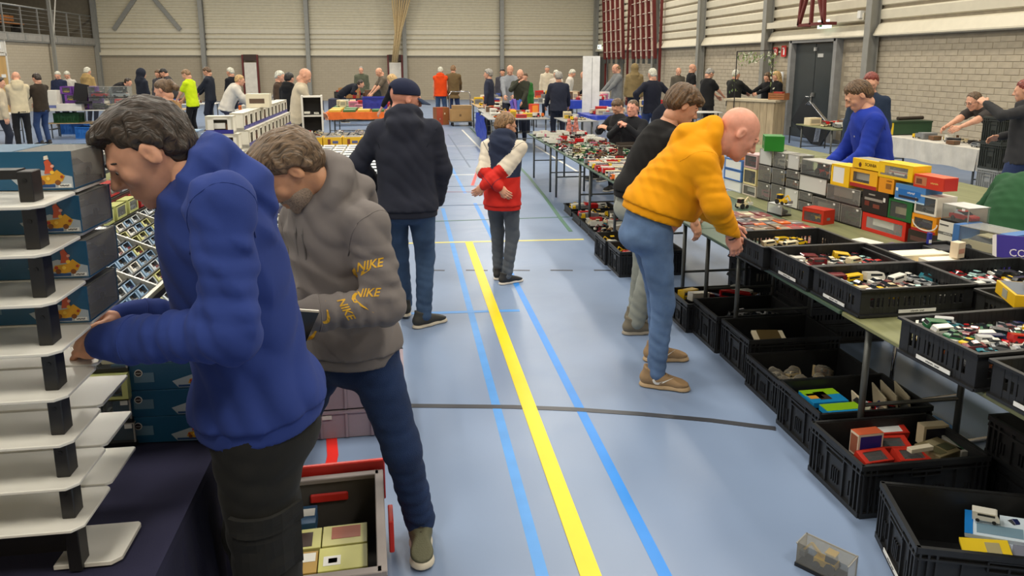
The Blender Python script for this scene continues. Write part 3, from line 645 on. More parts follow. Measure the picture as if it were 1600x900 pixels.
    # shoulder and cuff seams
    if near and sleeve == 'long':
        bv = BVHTree.FromPolygons([Vector(x) for x in v], [tuple(x) for x in q.tolist()])
        for k in 'LR':
            for a_, b_, t_ in ((loc(J['sh'+k]), loc(J['el'+k]), .12), (loc(J['el'+k]), loc(J['wr'+k]), .8)):
                d_ = nrm(b_-a_)
                if t_ < .5: d_ = nrm(d_*.55+J['rt']*(.8 if k == 'R' else -.8))
                u_ = nrm(np.cross(d_, A(.3, .5, .8))); w_ = np.cross(d_, u_); c_ = a_+(b_-a_)*t_; ring = []
                for i in range(29):
                    an_ = 2*PI*i/28; dr = Vector(u_*math.cos(an_)+w_*math.sin(an_)); hit = bv.ray_cast(Vector(c_), dr, .16)
                    ring.append(hit[0]+dr*-.0002 if hit[0] else None)
                run = []
                for p_ in ring+[None]:
                    if p_ is not None and (not run or (p_-run[-1]).length < .06): run.append(p_)
                    else:
                        if len(run) > 5: MB().tube(run, .0022, 5).build('seam', tm, to, smooth=True)
                        run = []
    # ribbed hem
    if near and not skirt:
        hp = [E(hem, (w[0]*1.06*hf_+L*.6, dp[0]*1.1*hf_+L*.95, .5*s), Rh)]
        v, q = sdf_mesh(hp, h, k=.01, cuts=[(hem-hn*.045*s, -hn), (hem+hn*.012*s, hn)])
        if len(v): link('hem_band', np_mesh('hem_band', [(v, q, 0)], tm), to)
    # legs
    lm = legs if not isinstance(legs, (tuple, list)) else cloth('%d_%d_%d' % tuple(legs), legs, .85)
    lp = [E(loc(J['pel'])+A(0, 0, .02*s), (w[0]*1.04, dp[0]*1.06, .13*s), R0), E(loc(J['pel'])-A(0, 0, .06*s)-J['f']*.03*s, (w[0]*1.02, dp[0]*1.08, .1*s), np.stack([nrm(J['hipR']-J['hipL']), nrm(np.cross(A(0, 0, 1), nrm(J['hipR']-J['hipL']))), A(0, 0, 1)]))]
    lc = []
    for k in 'LR':
        hp_, kn, an = loc(J['hip'+k]), loc(J['kn'+k]), loc(J['an'+k]); d2 = nrm(an-kn)
        lp += [C(hp_, kn, .098*s*b*legloose, .069*s*legloose, (.0018*wr, 90, 1., .5, 1.)), C(kn, an-d2*.0*s, .069*s*legloose, .056*s*legloose*wideleg, (.0026*wr, 110, 2.3, .4, 1.6))]
        lc.append((an+d2*.035*s, d2))
    v, q = sdf_mesh(lp, h, k=.03, cuts=[(hem+hn*.045*s, hn)] if not skirt else [], disp=lambda X, Y, Z: wr*.0018*(.6-np.abs(np.sin(36*Z+4*np.sin(13*X+2)+11*Y))))
    for o_, n_ in lc: pass
    lo_ = link('trousers', np_mesh('trousers', [(v, q, 0)], lm), root)
    um = mat('shoe_%d_%d_%d' % shoes[0], shoes[0], .7, bump=.2, bs=200); sm = mat('sole_%d_%d_%d' % shoes[1], shoes[1], .6)
    us, ss, ls = shoe_parts(um, sm)
    for k in 'LR':
        an = loc(J['an'+k]); fd = J['fd'+k]; a = math.atan2(-fd[0], fd[1])
        so = link('shoe', us, root, (an[0], an[1], an[2]-.085*s), (0, 0, a)); so.scale = (s, s, s)
        link('sole', ss, so)
        if near: link('laces', ls, so)
    return dict(legs=lo_, root=root, body=body, top=to, hair=ho, HM=HM, hc=hc, loc=loc, s=s, SP=SP, J=J, o0=o0)
def head_part(Pn, name, mb, mats, smooth=True, parent=None):
    """mesh given in head coordinates, turned with the head"""
    HM, hc = Pn['HM'], Pn['hc']; mb.v = [tuple(HM @ A(*p)+hc) for p in mb.v]
    return mb.build(name, mats, parent or Pn['root'], smooth=smooth)
def head_sdf(Pn, name, prims, h, m, k=.01, cuts=(), subs=()):
    v, q = sdf_mesh(prims, h, k=k, cuts=cuts, subs=subs); return link(name, np_mesh(name, [(v @ Pn['HM'].T+Pn['hc'], q, 0)], m), Pn['root'])
def glasses(Pn):
    g = MB()
    for s in (-1, 1):
        g.tube([(s*.034+.02*math.cos(t), .106, .004+.015*math.sin(t)) for t in [2*PI*i/12 for i in range(13)]], .0016, 5)
        g.tube([(s*.054, .106, .01), (s*.078, .07, .012), (s*.082, .0, .012)], .0018, 5)
    g.tube([(-.014, .106, .008), (.014, .106, .008)], .0016, 5)
    return head_part(Pn, 'glasses', g, mat('spectacle_frame', (40, 36, 36), .3))
def decal(target, poly_pts, faces, org, ax, ay, m, name, parent, off=.0015, cast=.2):
    """flat print laid on a curved surface: points (u,v) cast along the normal on to the mesh"""
    me = target.data; bv = BVHTree.FromPolygons([v.co.copy() for v in me.vertices], [tuple(p.vertices) for p in me.polygons])
    ax = Vector(ax).normalized(); ay = Vector(ay).normalized(); nz = ax.cross(ay).normalized(); org = Vector(org); vs = []
    for u, v in poly_pts:
        p = org+ax*u+ay*v+nz*cast; hit = bv.ray_cast(p, -nz, cast*2)
        vs.append((hit[0]+nz*off) if hit[0] else org+ax*u+ay*v)
    mb = MB(); mb.add(vs, faces); return mb.build(name, m, parent, fix=False)
def text_decal(target, t, size, org, ax, ay, m, name, parent, shear=0., off=.002):
    cu = bpy.data.curves.new('t', 'FONT'); cu.body = t; cu.size = size; cu.align_x = 'CENTER'; cu.align_y = 'CENTER'; cu.resolution_u = 2; cu.shear = shear; cu.offset = size*.02
    o = bpy.data.objects.new('t', cu); COL.objects.link(o); me = bpy.data.meshes.new_from_object(o.evaluated_get(bpy.context.evaluated_depsgraph_get())); bpy.data.objects.remove(o)
    bm = bmesh.new(); bm.from_mesh(me); bmesh.ops.triangulate(bm, faces=bm.faces); bmesh.ops.subdivide_edges(bm, edges=[e for e in bm.edges if e.calc_length() > size*.3], cuts=1); bmesh.ops.triangulate(bm, faces=bm.faces); bm.verts.ensure_lookup_table()
    pts = [(v.co.x, v.co.y) for v in bm.verts]; fs = [tuple(v.index for v in f_.verts) for f_ in bm.faces]; bm.free()
    return decal(target, pts, fs, org, ax, ay, m, name, parent, off)
# ---------------------------------------------------------------- people close by
def setj(J, **k):
    for n, v in k.items():
        J[n] = np.array(aY(*v)) if len(v) == 3 and v[0] > 20 else A(*v)
    return J
def retorso(J):
    J['up2'] = nrm(J['nb']-J['mid']); sh = nrm(J['shR']-J['shL']); J['rt'] = nrm(sh-J['up2']*(sh@J['up2'])); J['ft'] = np.cross(J['up2'], J['rt'])
    return J
def denim(key, rgb, fade):
    m = cloth('denim_'+key, rgb, .85, var=.22, vs=7, bump=.5, bs=420); return m
# -- young man in the blue hoodie
J = pose(-.45, 2.0, 268, h=1.8, lean=8, bend=8, nod=33, look=-6)
setj(J, pel=(408, 640, 2.03), mid=(376, 470, 2.03), nb=(318, 300, 2.03), hc=(238, 238, 2.02), shL=(345, 320, 1.84), shR=(300, 320, 2.2), elL=(362, 520, 1.74), wrL=(172, 533, 1.86), elR=(322, 505, 2.22), wrR=(196, 498, 2.12))
J['hipL'] = J['pel']+A(0, -.09, 0); J['hipR'] = J['pel']+A(0, .09, 0)
J['anL'] = A(-.36, 1.93, .09); J['anR'] = A(-.47, 2.17, .09); J['knL'] = A(-.42, 1.93, .52); J['knR'] = A(-.5, 2.15, .52); J['fdL'] = J['fdR'] = A(-1, -.1, 0); retorso(J)
M_blueh = cloth('royal_blue_fleece', (44, 62, 128), .9, var=.07, bump=.12, bs=900)
B = person('young man in a royal blue hoodie and black cargo trousers at the white shelves', J, M_blueh, (34, 34, 33), skin='fair', hair=('young', 'dark'), near=True, hood=.38, loose=.034, wr=1.7, top_len=-.03, hands=('pinch', 'pinch'), palms=((0, .6, -.8), (0, -.6, -.8)), jaw='slim', h=.0095, legloose=1.22, shoes=((40, 40, 42), (200, 198, 194)))
# -- man in the grey hoodie
J = pose(-.2, 2.8, 238, h=1.8, lean=15, bend=15, nod=48, look=14)
setj(J, pel=(545, 545, 2.75), mid=(538, 425, 2.75), nb=(510, 305, 2.72), hc=(452, 268, 2.64), shL=(572, 352, 2.58), shR=(470, 345, 2.86), elL=(603, 478, 2.5), wrL=(470, 492, 2.42), elR=(480, 450, 2.8), wrR=(440, 480, 2.62))
J['hipL'] = J['pel']+A(.085, -.05, -.0); J['hipR'] = J['pel']+A(-.085, .05, 0)
setj(J, knL=(628, 700, 2.68), anL=(656, 800, 2.76)); J['anL'][2] = .095; J['knR'] = A(-.5, 2.78, .46); J['anR'] = A(-.72, 2.85, .09); J['fdL'] = nrm(A(.02, -1, 0)); J['fdR'] = nrm(A(-.8, -.5, 0)); retorso(J)
M_greyh = cloth('taupe_grey_fleece', (116, 110, 108), .9, var=.07, bump=.12, bs=900)
M_indigo = denim('indigo', (34, 52, 88), 0)
G = person('bearded man in a grey hoodie with yellow sleeve print bending over the car racks', J, M_greyh, M_indigo, skin='warm', hair=('swept', 'mixed'), near=True, hood=.38, loose=.034, wr=1.7, top_len=-.02, hands=('grip', 'grip'), palms=((.2, 0, -.9), None), h=.0095, shoes=((92, 92, 70), (206, 198, 180)), legloose=1.02)
# beard
head_sdf(G, 'beard', [E((0, .034, -.052), (.0605, .0605, .066)), E((0, .052, -.08), (.045, .0435, .035)), E((0, .08, -.1), (.0215, .0175, .0175)), E((0, .094, -.046), (.022, .006, .004))], .0045, mat('beard_grey', (162, 142, 124), .8, var=.4, vs=240, bump=.5, bs=500), k=.012, cuts=[(A(0, .03, -.03), nrm(A(0, .15, 1))), (A(0, .0, 0), A(0, -1, 0))], subs=[E((0, .11, -.058), (.026, .02, .011))])
M_yp = mat('print_yellow', (206, 158, 26), .6); lc = G['loc']
el, wv, sh = lc(G['J']['elL']), lc(G['J']['wrL']), lc(G['J']['shL'])
vd = Vector(nrm(A(0, 0, H)-G['J']['elL']))
def side_axes(a, b):
    d = Vector(nrm(b-a)); n = (vd-d*vd.dot(d)).normalized(); return d, n.cross(d), n
d, c, n_ = side_axes(sh, el)
o_ = Vector(sh*.3+el*.7)
R1 = RT.copy(); U1 = UP.copy()
def arm_text(t, sz, at_, tilt, sh_=.3):
    nz = vd; ax = (R1-nz*R1.dot(nz)).normalized(); ay = nz.cross(ax); q = math.radians(tilt); a2 = ax*math.cos(q)+ay*math.sin(q); b2 = ay*math.cos(q)-ax*math.sin(q)
    text_decal(G['top'], t, sz, at_, a2, b2, M_yp, 'sleeve_print', G['top'], shear=sh_)
def swoosh(sc):
    up_ = [(-.5, .12), (-.46, -.02), (-.36, -.12), (-.2, -.12), (.1, .02), (.62, .3)]; lo_ = [(.62, .3), (.1, .1), (-.15, .03), (-.28, .02), (-.36, .08), (-.4, .2)]
    a = up_; b = lo_[::-1]; pts = [(x*sc, y*sc) for x, y in a]+[(x*sc, y*sc) for x, y in b]; n = len(a)
    return pts, [(i, i+1, n+i+1, n+i) for i in range(n-1)]
def arm_swoosh(sc, at_, tilt):
    nz = vd; ax = (R1-nz*R1.dot(nz)).normalized(); ay = nz.cross(ax); q = math.radians(tilt); a2 = ax*math.cos(q)+ay*math.sin(q); b2 = ay*math.cos(q)-ax*math.sin(q)
    pts, fs = swoosh(sc); decal(G['top'], pts, fs, at_, a2, b2, M_yp, 'sleeve_print', G['top'], off=.002)
pp = lambda x, y: Vector(lc(np.array(aY(x, y, 2.46))))
arm_text('NIKE', .042, pp(576, 414), 12); arm_swoosh(.1, pp(572, 424), 6); arm_text('NIKE', .04, pp(572, 458), 2); arm_swoosh(.085, pp(562, 476), -55); arm_text('NIKE', .036, pp(541, 482), -60); arm_swoosh(.07, pp(516, 490), 80)
arm_swoosh(.08, pp(486, 522), 40)
# phone in his hand
ph_ = empty('mobile_phone', aY(473, 508, 2.36)); tag(ph_, 'dark phone held low by the man in the grey hoodie', 'phone'); ph_.rotation_euler = (.5, .25, .4)
MB().box((0, 0, 0), (.07, .012, .14)).build('casing', mat('phone_edge', (190, 186, 178), .3, metal=.6), ph_, bevel=.004); MB().box((0, -.0065, 0), (.064, .002, .132)).build('screen', mat('phone_glass', (16, 16, 18), .1), ph_)
# drawstring
for k in (-.02, .02):
    p0 = lc(G['J']['nb']); q = Vector(p0)+Vector(G['J']['ft'])*.1+Vector(G['J']['rt'])*k; MB().tube([q, q+Vector((-.02, -.03, -.1)), q+Vector((-.01, -.02, -.22))], .004, 6).build('drawstring', mat('cord_grey', (96, 92, 90), .8), G['top'])
# cargo pockets on the blue man's trousers
lb = B['loc']; mp_ = cloth('34_34_33', (34, 34, 33))
for (w_, h_, zc, off) in ((.17, .17, .66, .012), (.185, .055, .735, .017)):
    gp_ = [(-w_/2+w_*i/8, -h_/2+h_*j/6) for j in range(7) for i in range(9)]; gf = [(j*9+i, j*9+i+1, j*9+i+10, j*9+i+9) for j in range(6) for i in range(8)]
    po = decal(B['legs'], gp_, gf, Vector(lb(A(-.40, 1.9, zc))), (1, 0, 0), (0, 0, 1), mp_, 'cargo_pocket', B['root'], off=off); so = po.modifiers.new('thick', 'SOLIDIFY'); so.thickness = .012; so.offset = -1
# -- man in the navy jacket and cap, seen from behind
J = pose(.0, 5.35, 6, h=1.8, lean=2, bend=4, nod=12, look=58, build=1.1, fl_=(-.06, .22, 0), fr_=(.1, -.02, 0), hl=(-.21, .12, 1.0), hr=(.2, .1, .9), polel=(-1, -.45, 0), poler=(1, -.45, 0)); J['fdR'] = nrm(A(.8, .5, 0))
M_navy = cloth('navy_softshell', (40, 43, 56), .8, var=.08, bump=.2)
K = person('man in a dark navy hooded jacket, jeans and navy cap, seen from behind', J, M_navy, denim('dark', (62, 84, 114), 0), skin='pink', hair=('none', 'brown'), near=True, hood=1, loose=.036, wr=.9, top_len=.06, h=.011, shoes=((54, 54, 50), (206, 196, 176)), hands=('relax', 'relax'), coat=True)
M_cap = cloth('navy_cap', (36, 42, 66), .85, bump=.3)
head_sdf(K, 'cap', [E((0, -.012, .045), (.088, .112, .088)), E((0, -.02, .06), (.086, .105, .075))], .005, M_cap, cuts=[(A(0, 0, .028), nrm(A(0, .12, -1)))], subs=[E((0, -.135, .03), (.035, .05, .032))])
vz = MB(); pts = []; nn = 11
for r_ in (0, 1):
    for i in range(nn):
        a = -1.25+2.5*i/(nn-1); rr = 1 if r_ == 0 else 1.0
        x = math.sin(a)*.084; y = .02+math.cos(a)*.08 if r_ == 0 else .05+math.cos(a)*.14
        if r_ == 1: x = math.sin(a)*.08
        pts.append((x, y, .03-.012*abs(math.sin(a))-(.028 if r_ else 0)))
vz.add(pts+[(x, y, z-.005) for x, y, z in pts], [(i, i+1, nn+i+1, nn+i) for i in range(nn-1)]+[(2*nn+i, 3*nn+i, 3*nn+i+1, 2*nn+i+1) for i in range(nn-1)]+[(nn+i, nn+i+1, 3*nn+i+1, 3*nn+i) for i in range(nn-1)])
head_part(K, 'cap_peak', vz, cloth('cap_peak', (52, 66, 92)), smooth=True)
# -- boy with hands clasped behind his back
J = pose(.84, 6.38, 26, h=1.5, lean=3, bend=6, nod=20, look=46, hl=(.03, -.2, 1.04), hr=(-.13, -.21, 1.05), polel=(-1, -.4, -.3), poler=(1, -.4, -.3), fl_=(-.09, .1, 0), fr_=(.06, -.06, 0)); J['fdR'] = nrm(A(.9, .4, 0))
M_kn = cloth('kid_navy', (44, 52, 74)); M_kr = cloth('kid_red', (206, 44, 36), .7); M_kc = cloth('kid_cream', (222, 212, 194), .8)
Kd = person('boy in a navy, cream and red jacket with hands clasped behind his back', J, M_kn, cloth('kid_grey_denim', (92, 98, 106), bump=.5, bs=400, var=.2), skin='fair', hair=('short', 'sandy'), near=True, hood=1, loose=.03, top_len=.1, h=.0075, shoes=((40, 40, 42), (214, 206, 196)), hands=('relax', 'relax'), coat=True)
for c_ in Kd['top'].children:
    if c_.name.startswith('hem_band'): c_.data.materials[0] = M_kr
me = Kd['top'].data; me.materials.append(M_kr); me.materials.append(M_kc); lk = Kd['loc']
for p in me.polygons:
    c = A(*p.center); zrel = c[2]/Kd['s']; best = (9, 0)
    for k in 'LR':
        for sg, a_, b_ in ((2, J['sh'+k], J['el'+k]), (1, J['el'+k], J['wr'+k])):
            a_, b_ = lk(a_), lk(b_); t = min(1, max(0, (c-a_)@(b_-a_)/((b_-a_)@(b_-a_)))); dd = np.linalg.norm(c-a_-t*(b_-a_))
            if dd < (.088 if sg == 2 else .08)*Kd['s'] and dd < best[0]: best = (dd, sg)
    if best[1]: p.material_index = best[1]
    elif zrel < 1.13: p.material_index = 1
glasses(Kd)
# -- young man in black behind the yellow hoodie
J = pose(1.66, 5.05, 82, h=1.83, lean=12, bend=14, nod=28, look=8, hr=(.18, .42, .78), hl=(-.15, .42, .8), fl_=(-.1, .05, 0), fr_=(.1, -.05, 0))
setj(J, nb=(1040, 202, 5.05), hc=(1066, 166, 5.02), mid=(1003, 275, 5.05), wrR=(1086, 350, 4.86), elR=(1035, 310, 4.82)); J['shR'] = J['nb']+A(-.0, -.17, -.07); J['shL'] = J['nb']+A(.02, .17, -.07); retorso(J)
J['elR'], J['wrR'] = ik(J['shR'], J['wrR'], .3, .28, A(-.5, -.3, -.6)); J['elL'], J['wrL'] = ik(J['shL'], A(2.15, 5.2, .9), .3, .28, A(-.3, .3, -.6))
Bk = person('young man with a brown fringe in a black sweatshirt beside the toy table', J, (26, 26, 27), cloth('pale_denim', (150, 154, 146), var=.2, bump=.5, bs=400), skin='fair', hair=('mop', 'brown'), near=True, loose=.03, top_len=-.06, h=.011, shoes=((112, 104, 88), (150, 142, 128)), palms=((0, .3, -1), (-.4, .8, -.3)), legloose=1.08)
# -- bald man in the yellow hoodie
J = pose(1.6, 4.15, 84, h=1.84, lean=20, bend=24, nod=38, look=12, build=1.12)
setj(J, pel=(1012, 352, 4.15), mid=(1050, 300, 4.15), nb=(1098, 222, 4.13), hc=(1153, 208, 4.1), shR=(1098, 256, 3.95), shL=(1108, 252, 4.3), wrR=(1142, 366, 3.93), wrL=(1136, 350, 4.25)); retorso(J)
J['elR'], _ = ik(J['shR'], J['wrR'], .25, .24, A(-.25, -.5, -.1)); J['elL'], _ = ik(J['shL'], J['wrL'], .28, .27, A(-.5, .5, -.3))
J['hipR'] = J['pel']+A(.01, -.09, -.02); J['hipL'] = J['pel']+A(.01, .09, -.02)
J['anR'] = A(1.47, 4.05, .09); J['anL'] = A(1.62, 4.44, .09); J['knR'] = A(1.5, 4.06, .53); J['knL'] = A(1.57, 4.38, .53); J['fdR'] = nrm(A(.9, -.42, 0)); J['fdL'] = nrm(A(.98, -.1, 0))
M_yel = cloth('amber_fleece', (226, 152, 14), .9, var=.05, bump=.12, bs=900)
Y_ = person('bald man in an amber yellow hoodie and blue jeans bending over the crates', J, M_yel, denim('mid', (96, 122, 160), 0), skin='pink', hair=('none', 'brown'), near=True, hood=.42, loose=.036, wr=1.1, top_len=-.1, h=.0105, belly=.05, shoes=((150, 122, 88), (176, 150, 116)), hands=('relax', 'relax'), palms=((.1, -.8, -.5), (.1, .9, -.4)), headscale=1.1, jaw='full', gripdir=(A(.5, -.1, -.6), A(.35, .05, -.75)), legloose=.94)
wb_ = MB(); a_, b_ = Y_['loc'](J['wrR']), nrm(J['wrR']-J['elR']); c_ = Vector(a_+b_*.012); u_ = Vector(np.cross(b_, A(0, 0, 1))).normalized(); w_ = Vector(b_).cross(u_)
wb_.tube([c_+u_*.031*math.cos(t)+w_*.031*math.sin(t) for t in [2*PI*i/14 for i in range(15)]], .006, 6).build('bracelet', mat('bracelet_dark', (40, 30, 34), .5), Y_['root'], smooth=True)
for so in [c for c in Y_['root'].children if c.name.startswith('shoe')]:
    for sd in (1, -1):
        pts, fs = swoosh(.11); pts = [(x, y) for x, y in pts]
        decal(so, pts, fs, (sd*.02, .04, .045), (0, sd*1, 0), (0, 0, 1), mat('swoosh_white', (232, 228, 220), .5), 'side_stripe', so, off=.002)
# ---------------------------------------------------------------- builders for tables, crates, toy cars and boxes
M_blk = mat('crate_black', (30, 31, 33), .45, var=.15, vs=30); M_blk2 = mat('crate_black_floor', (24, 25, 27), .5)
M_chrome = mat('chrome', (190, 190, 190), .18, metal=1.); M_leg = mat('table_leg_grey', (92, 94, 92), .4, metal=.5); M_white = mat('white_plastic', (226, 224, 216), .35, var=.02)
M_card = mat('cardboard', (168, 126, 78), .8, var=.08); M_paper = mat('paper_white', (232, 232, 228), .6); M_clear = clear_mat('clear_plastic', (232, 236, 236), .07); M_smoke = clear_mat('smoky_plastic', (206, 206, 202), .2)
M_glass_toy = mat('toy_window', (30, 36, 42), .12); M_tyre = mat('toy_tyre', (28, 28, 28), .7); M_dkbase = mat('plinth_black', (26, 25, 25), .4)
TOYC = dict(red=(190, 28, 30), white=(226, 224, 214), yellow=(232, 190, 30), blue=(40, 74, 160), green=(40, 104, 66), black=(34, 34, 36), silver=(180, 182, 184), orange=(226, 108, 30), mint=(170, 214, 208), maroon=(110, 26, 34), cream=(226, 210, 170), navy=(28, 36, 84), pink=(214, 120, 150), grey=(128, 130, 132), teal=(50, 124, 140), brown=(110, 78, 52), lime=(196, 206, 110))
def tc(c): return mat('toy_'+c, TOYC[c], .25, var=.02, coat=.5)
CAR_ME = {}
def car_mesh(kind, c):
    k = (kind, c)
    if k in CAR_ME: return CAR_ME[k]
    m = MB()
    def slab(pr, w, mi=0, w2=None):     # side profile -> solid, upper points narrowed
        n = len(pr); zs = [p[1] for p in pr]; zt = max(zs)
        ws = [w/2 if (w2 is None or p[1] < zt*.72) else w2/2 for p in pr]
        vs = [(p[0], -a, p[1]) for p, a in zip(pr, ws)]+[(p[0], a, p[1]) for p, a in zip(pr, ws)]
        m.add(vs, [tuple(range(n))[::-1], tuple(range(n, 2*n))]+[(i, (i+1) % n, n+(i+1) % n, n+i) for i in range(n)], mi)
    def wheel(x, r, w, y):
        for s in (-1, 1): m.tube([(x, s*y-.004*s, r), (x, s*y+.003*s, r)], r, 8, 2)
    if kind == 'saloon':
        slab([(-.05, .008), (.05, .008), (.051, .018), (.048, .023), (.022, .0255), (-.03, .026), (-.05, .023)], .042)
        slab([(-.036, .025), (.024, .025), (.008, .036), (-.022, .037)], .038, 1, .03); slab([(-.021, .0365), (.007, .0355), (.004, .0385), (-.018, .0392)], .031, 0)
        wheel(.031, .0085, 0, .0195); wheel(-.031, .0085, 0, .0195)
    elif kind == 'sports':
        slab([(-.05, .007), (.052, .006), (.053, .012), (.03, .019), (-.01, .021), (-.05, .021)], .044)
        slab([(-.034, .021), (.02, .019), (-.002, .029), (-.02, .0295)], .037, 1, .028); slab([(-.02, .029), (-.003, .0285), (-.006, .031), (-.018, .0312)], .029, 0)
        wheel(.033, .009, 0, .02); wheel(-.032, .009, 0, .02)
    elif kind == 'van':
        slab([(-.05, .009), (.05, .009), (.051, .026), (.042, .045), (.036, .048), (-.05, .048)], .044); slab([(.0445, .029), (.0505, .029), (.0425, .0445), (.0365, .0445)], .0405, 1); slab([(-.03, .031), (.034, .031), (.034, .042), (-.03, .042)], .0445, 1)
        wheel(.03, .0085, 0, .0205); wheel(-.03, .0085, 0, .0205)
    elif kind == 'bus':
        slab([(-.075, .009), (.075, .009), (.076, .054), (.07, .058), (-.075, .058)], .045); slab([(-.068, .032), (.0765, .032), (.0765, .05), (-.068, .05)], .0458, 1); slab([(-.07, .02), (.07, .02), (.07, .024), (-.07, .024)], .0456, 3)
        wheel(.045, .01, 0, .02); wheel(-.045, .01, 0, .02)
    elif kind == 'truck':
        slab([(.045, .01), (.082, .01), (.083, .035), (.078, .055), (.048, .057)], .045); slab([(.074, .035), (.0835, .035), (.0795, .051), (.074, .051)], .042, 1); slab([(-.08, .01), (.046, .01), (.046, .016), (-.08, .016)], .03, 2)
        slab([(-.08, .018), (.042, .018), (.042, .064), (-.08, .064)], .047, 3)
        for x in (.066, -.05, -.066): wheel(x, .0095, 0, .0205)
    else:   # digger / tractor
        slab([(-.03, .012), (.03, .012), (.03, .03), (-.03, .032)], .034); slab([(-.028, .03), (.0, .03), (-.002, .056), (-.024, .056)], .028, 1); slab([(-.029, .056), (.001, .056), (.001, .06), (-.029, .06)], .03, 0)
        m.bar((.01, 0, .03), (.045, 0, .06), .007); m.bar((.045, 0, .06), (.065, 0, .03), .006); m.box((.066, 0, .022), (.016, .026, .016), 3)
        wheel(-.018, .016, 0, .019); wheel(.02, .011, 0, .018)
    sec = {'red': 'white', 'white': 'red', 'yellow': 'grey', 'blue': 'white', 'green': 'cream', 'orange': 'white'}.get(c, 'white')
    me = m.mesh('toy_'+kind, [tc(c), M_glass_toy, M_tyre, tc(sec)]); CAR_ME[k] = me; return me
KN = dict(saloon='toy_car', sports='toy_sports_car', van='toy_van', bus='toy_bus', truck='toy_truck', digger='toy_digger')
KW = dict(saloon='saloon car', sports='sports car', van='van', bus='bus', truck='lorry', digger='digger')
def toy(kind, c, loc, rot, where, scale=1., parent=None, group=None):
    o = link(KN[kind], car_mesh(kind, c), parent, loc, rot); o.scale = (scale,)*3
    if parent is None: tag(o, '%s toy %s %s' % (c, KW[kind], where), 'toy car', group or 'toy vehicles '+where)
    return o
def table(label, x0, x1, y0, y1, z=.74, top=None, rz=0, legs='frame', group=None, thick=.022, drop=0, dropm=None, legy=None, legx=None):
    cx, cy = (x0+x1)/2, (y0+y1)/2; w, d = x1-x0, y1-y0
    t = empty('folding_table', (cx, cy, 0), rz); tag(t, label, 'table', group)
    top = top or M_olive
    MB().box((0, 0, z-thick/2), (w, d, thick)).build('tabletop', top, t, bevel=.004)
    m = M_leg; ix, iy = w/2-.07, d/2-.12
    ys = [v-cy for v in legy] if legy else [-iy, iy]; xs_ = [v-cx for v in legx] if legx else [-ix, ix]
    for lx_ in xs_:
        for ly_ in ys: MB().tube([(lx_, ly_, 0), (lx_, ly_, z-thick)], .016, 8).build('leg', m, t, smooth=True)
    if w < d:
        for ly_ in ys: MB().tube([(xs_[0], ly_, .3), (xs_[1], ly_, .3)], .01, 6).build('rail', m, t)
    else:
        for sx in (-1, 1): MB().tube([(sx*ix, -iy, .22), (sx*ix, iy, .22)], .012, 6).build('rail', m, t)
    if drop:
        cl = MB().box((0, 0, z+.003), (w+.03, d+.03, .005))
        nseg = 24
        per = [(-w/2-.015, -d/2-.015), (w/2+.015, -d/2-.015), (w/2+.015, d/2+.015), (-w/2-.015, d/2+.015)]
        for a, b in zip(per, per[1:]+per[:1]):
            n = max(6, int(math.hypot(b[0]-a[0], b[1]-a[1])*12)); nx, ny = (b[1]-a[1]), -(b[0]-a[0]); L_ = math.hypot(nx, ny); nx, ny = nx/L_, ny/L_; vs = []
            for i in range(n+1):
                u = i/n; x, y = ease(a[0], b[0], u), ease(a[1], b[1], u); wv = .012+.012*math.sin(i*1.9+a[0]*3)
                vs += [(x, y, z+.005), (x+nx*wv, y+ny*wv, z-drop-.01*math.sin(i*.7))]
            cl.add(vs, [(2*i, 2*i+1, 2*i+3, 2*i+2) for i in range(n)])
        cl.build('tablecloth', dropm, t, fix=False)
    return t
M_olive = mat('table_olive', (120, 122, 84), .55, var=.16, vs=3, stretch=(6, .6, 1)); M_green = mat('table_green', (70, 92, 74), .5, var=.12, vs=4); M_ply = mat('table_ply', (178, 150, 108), .6, var=.1, stretch=(4, .5, 1)); M_tgrey = mat('table_grey', (150, 150, 146), .4); M_twhite = mat('table_white', (215, 213, 206), .4)
CR = {}
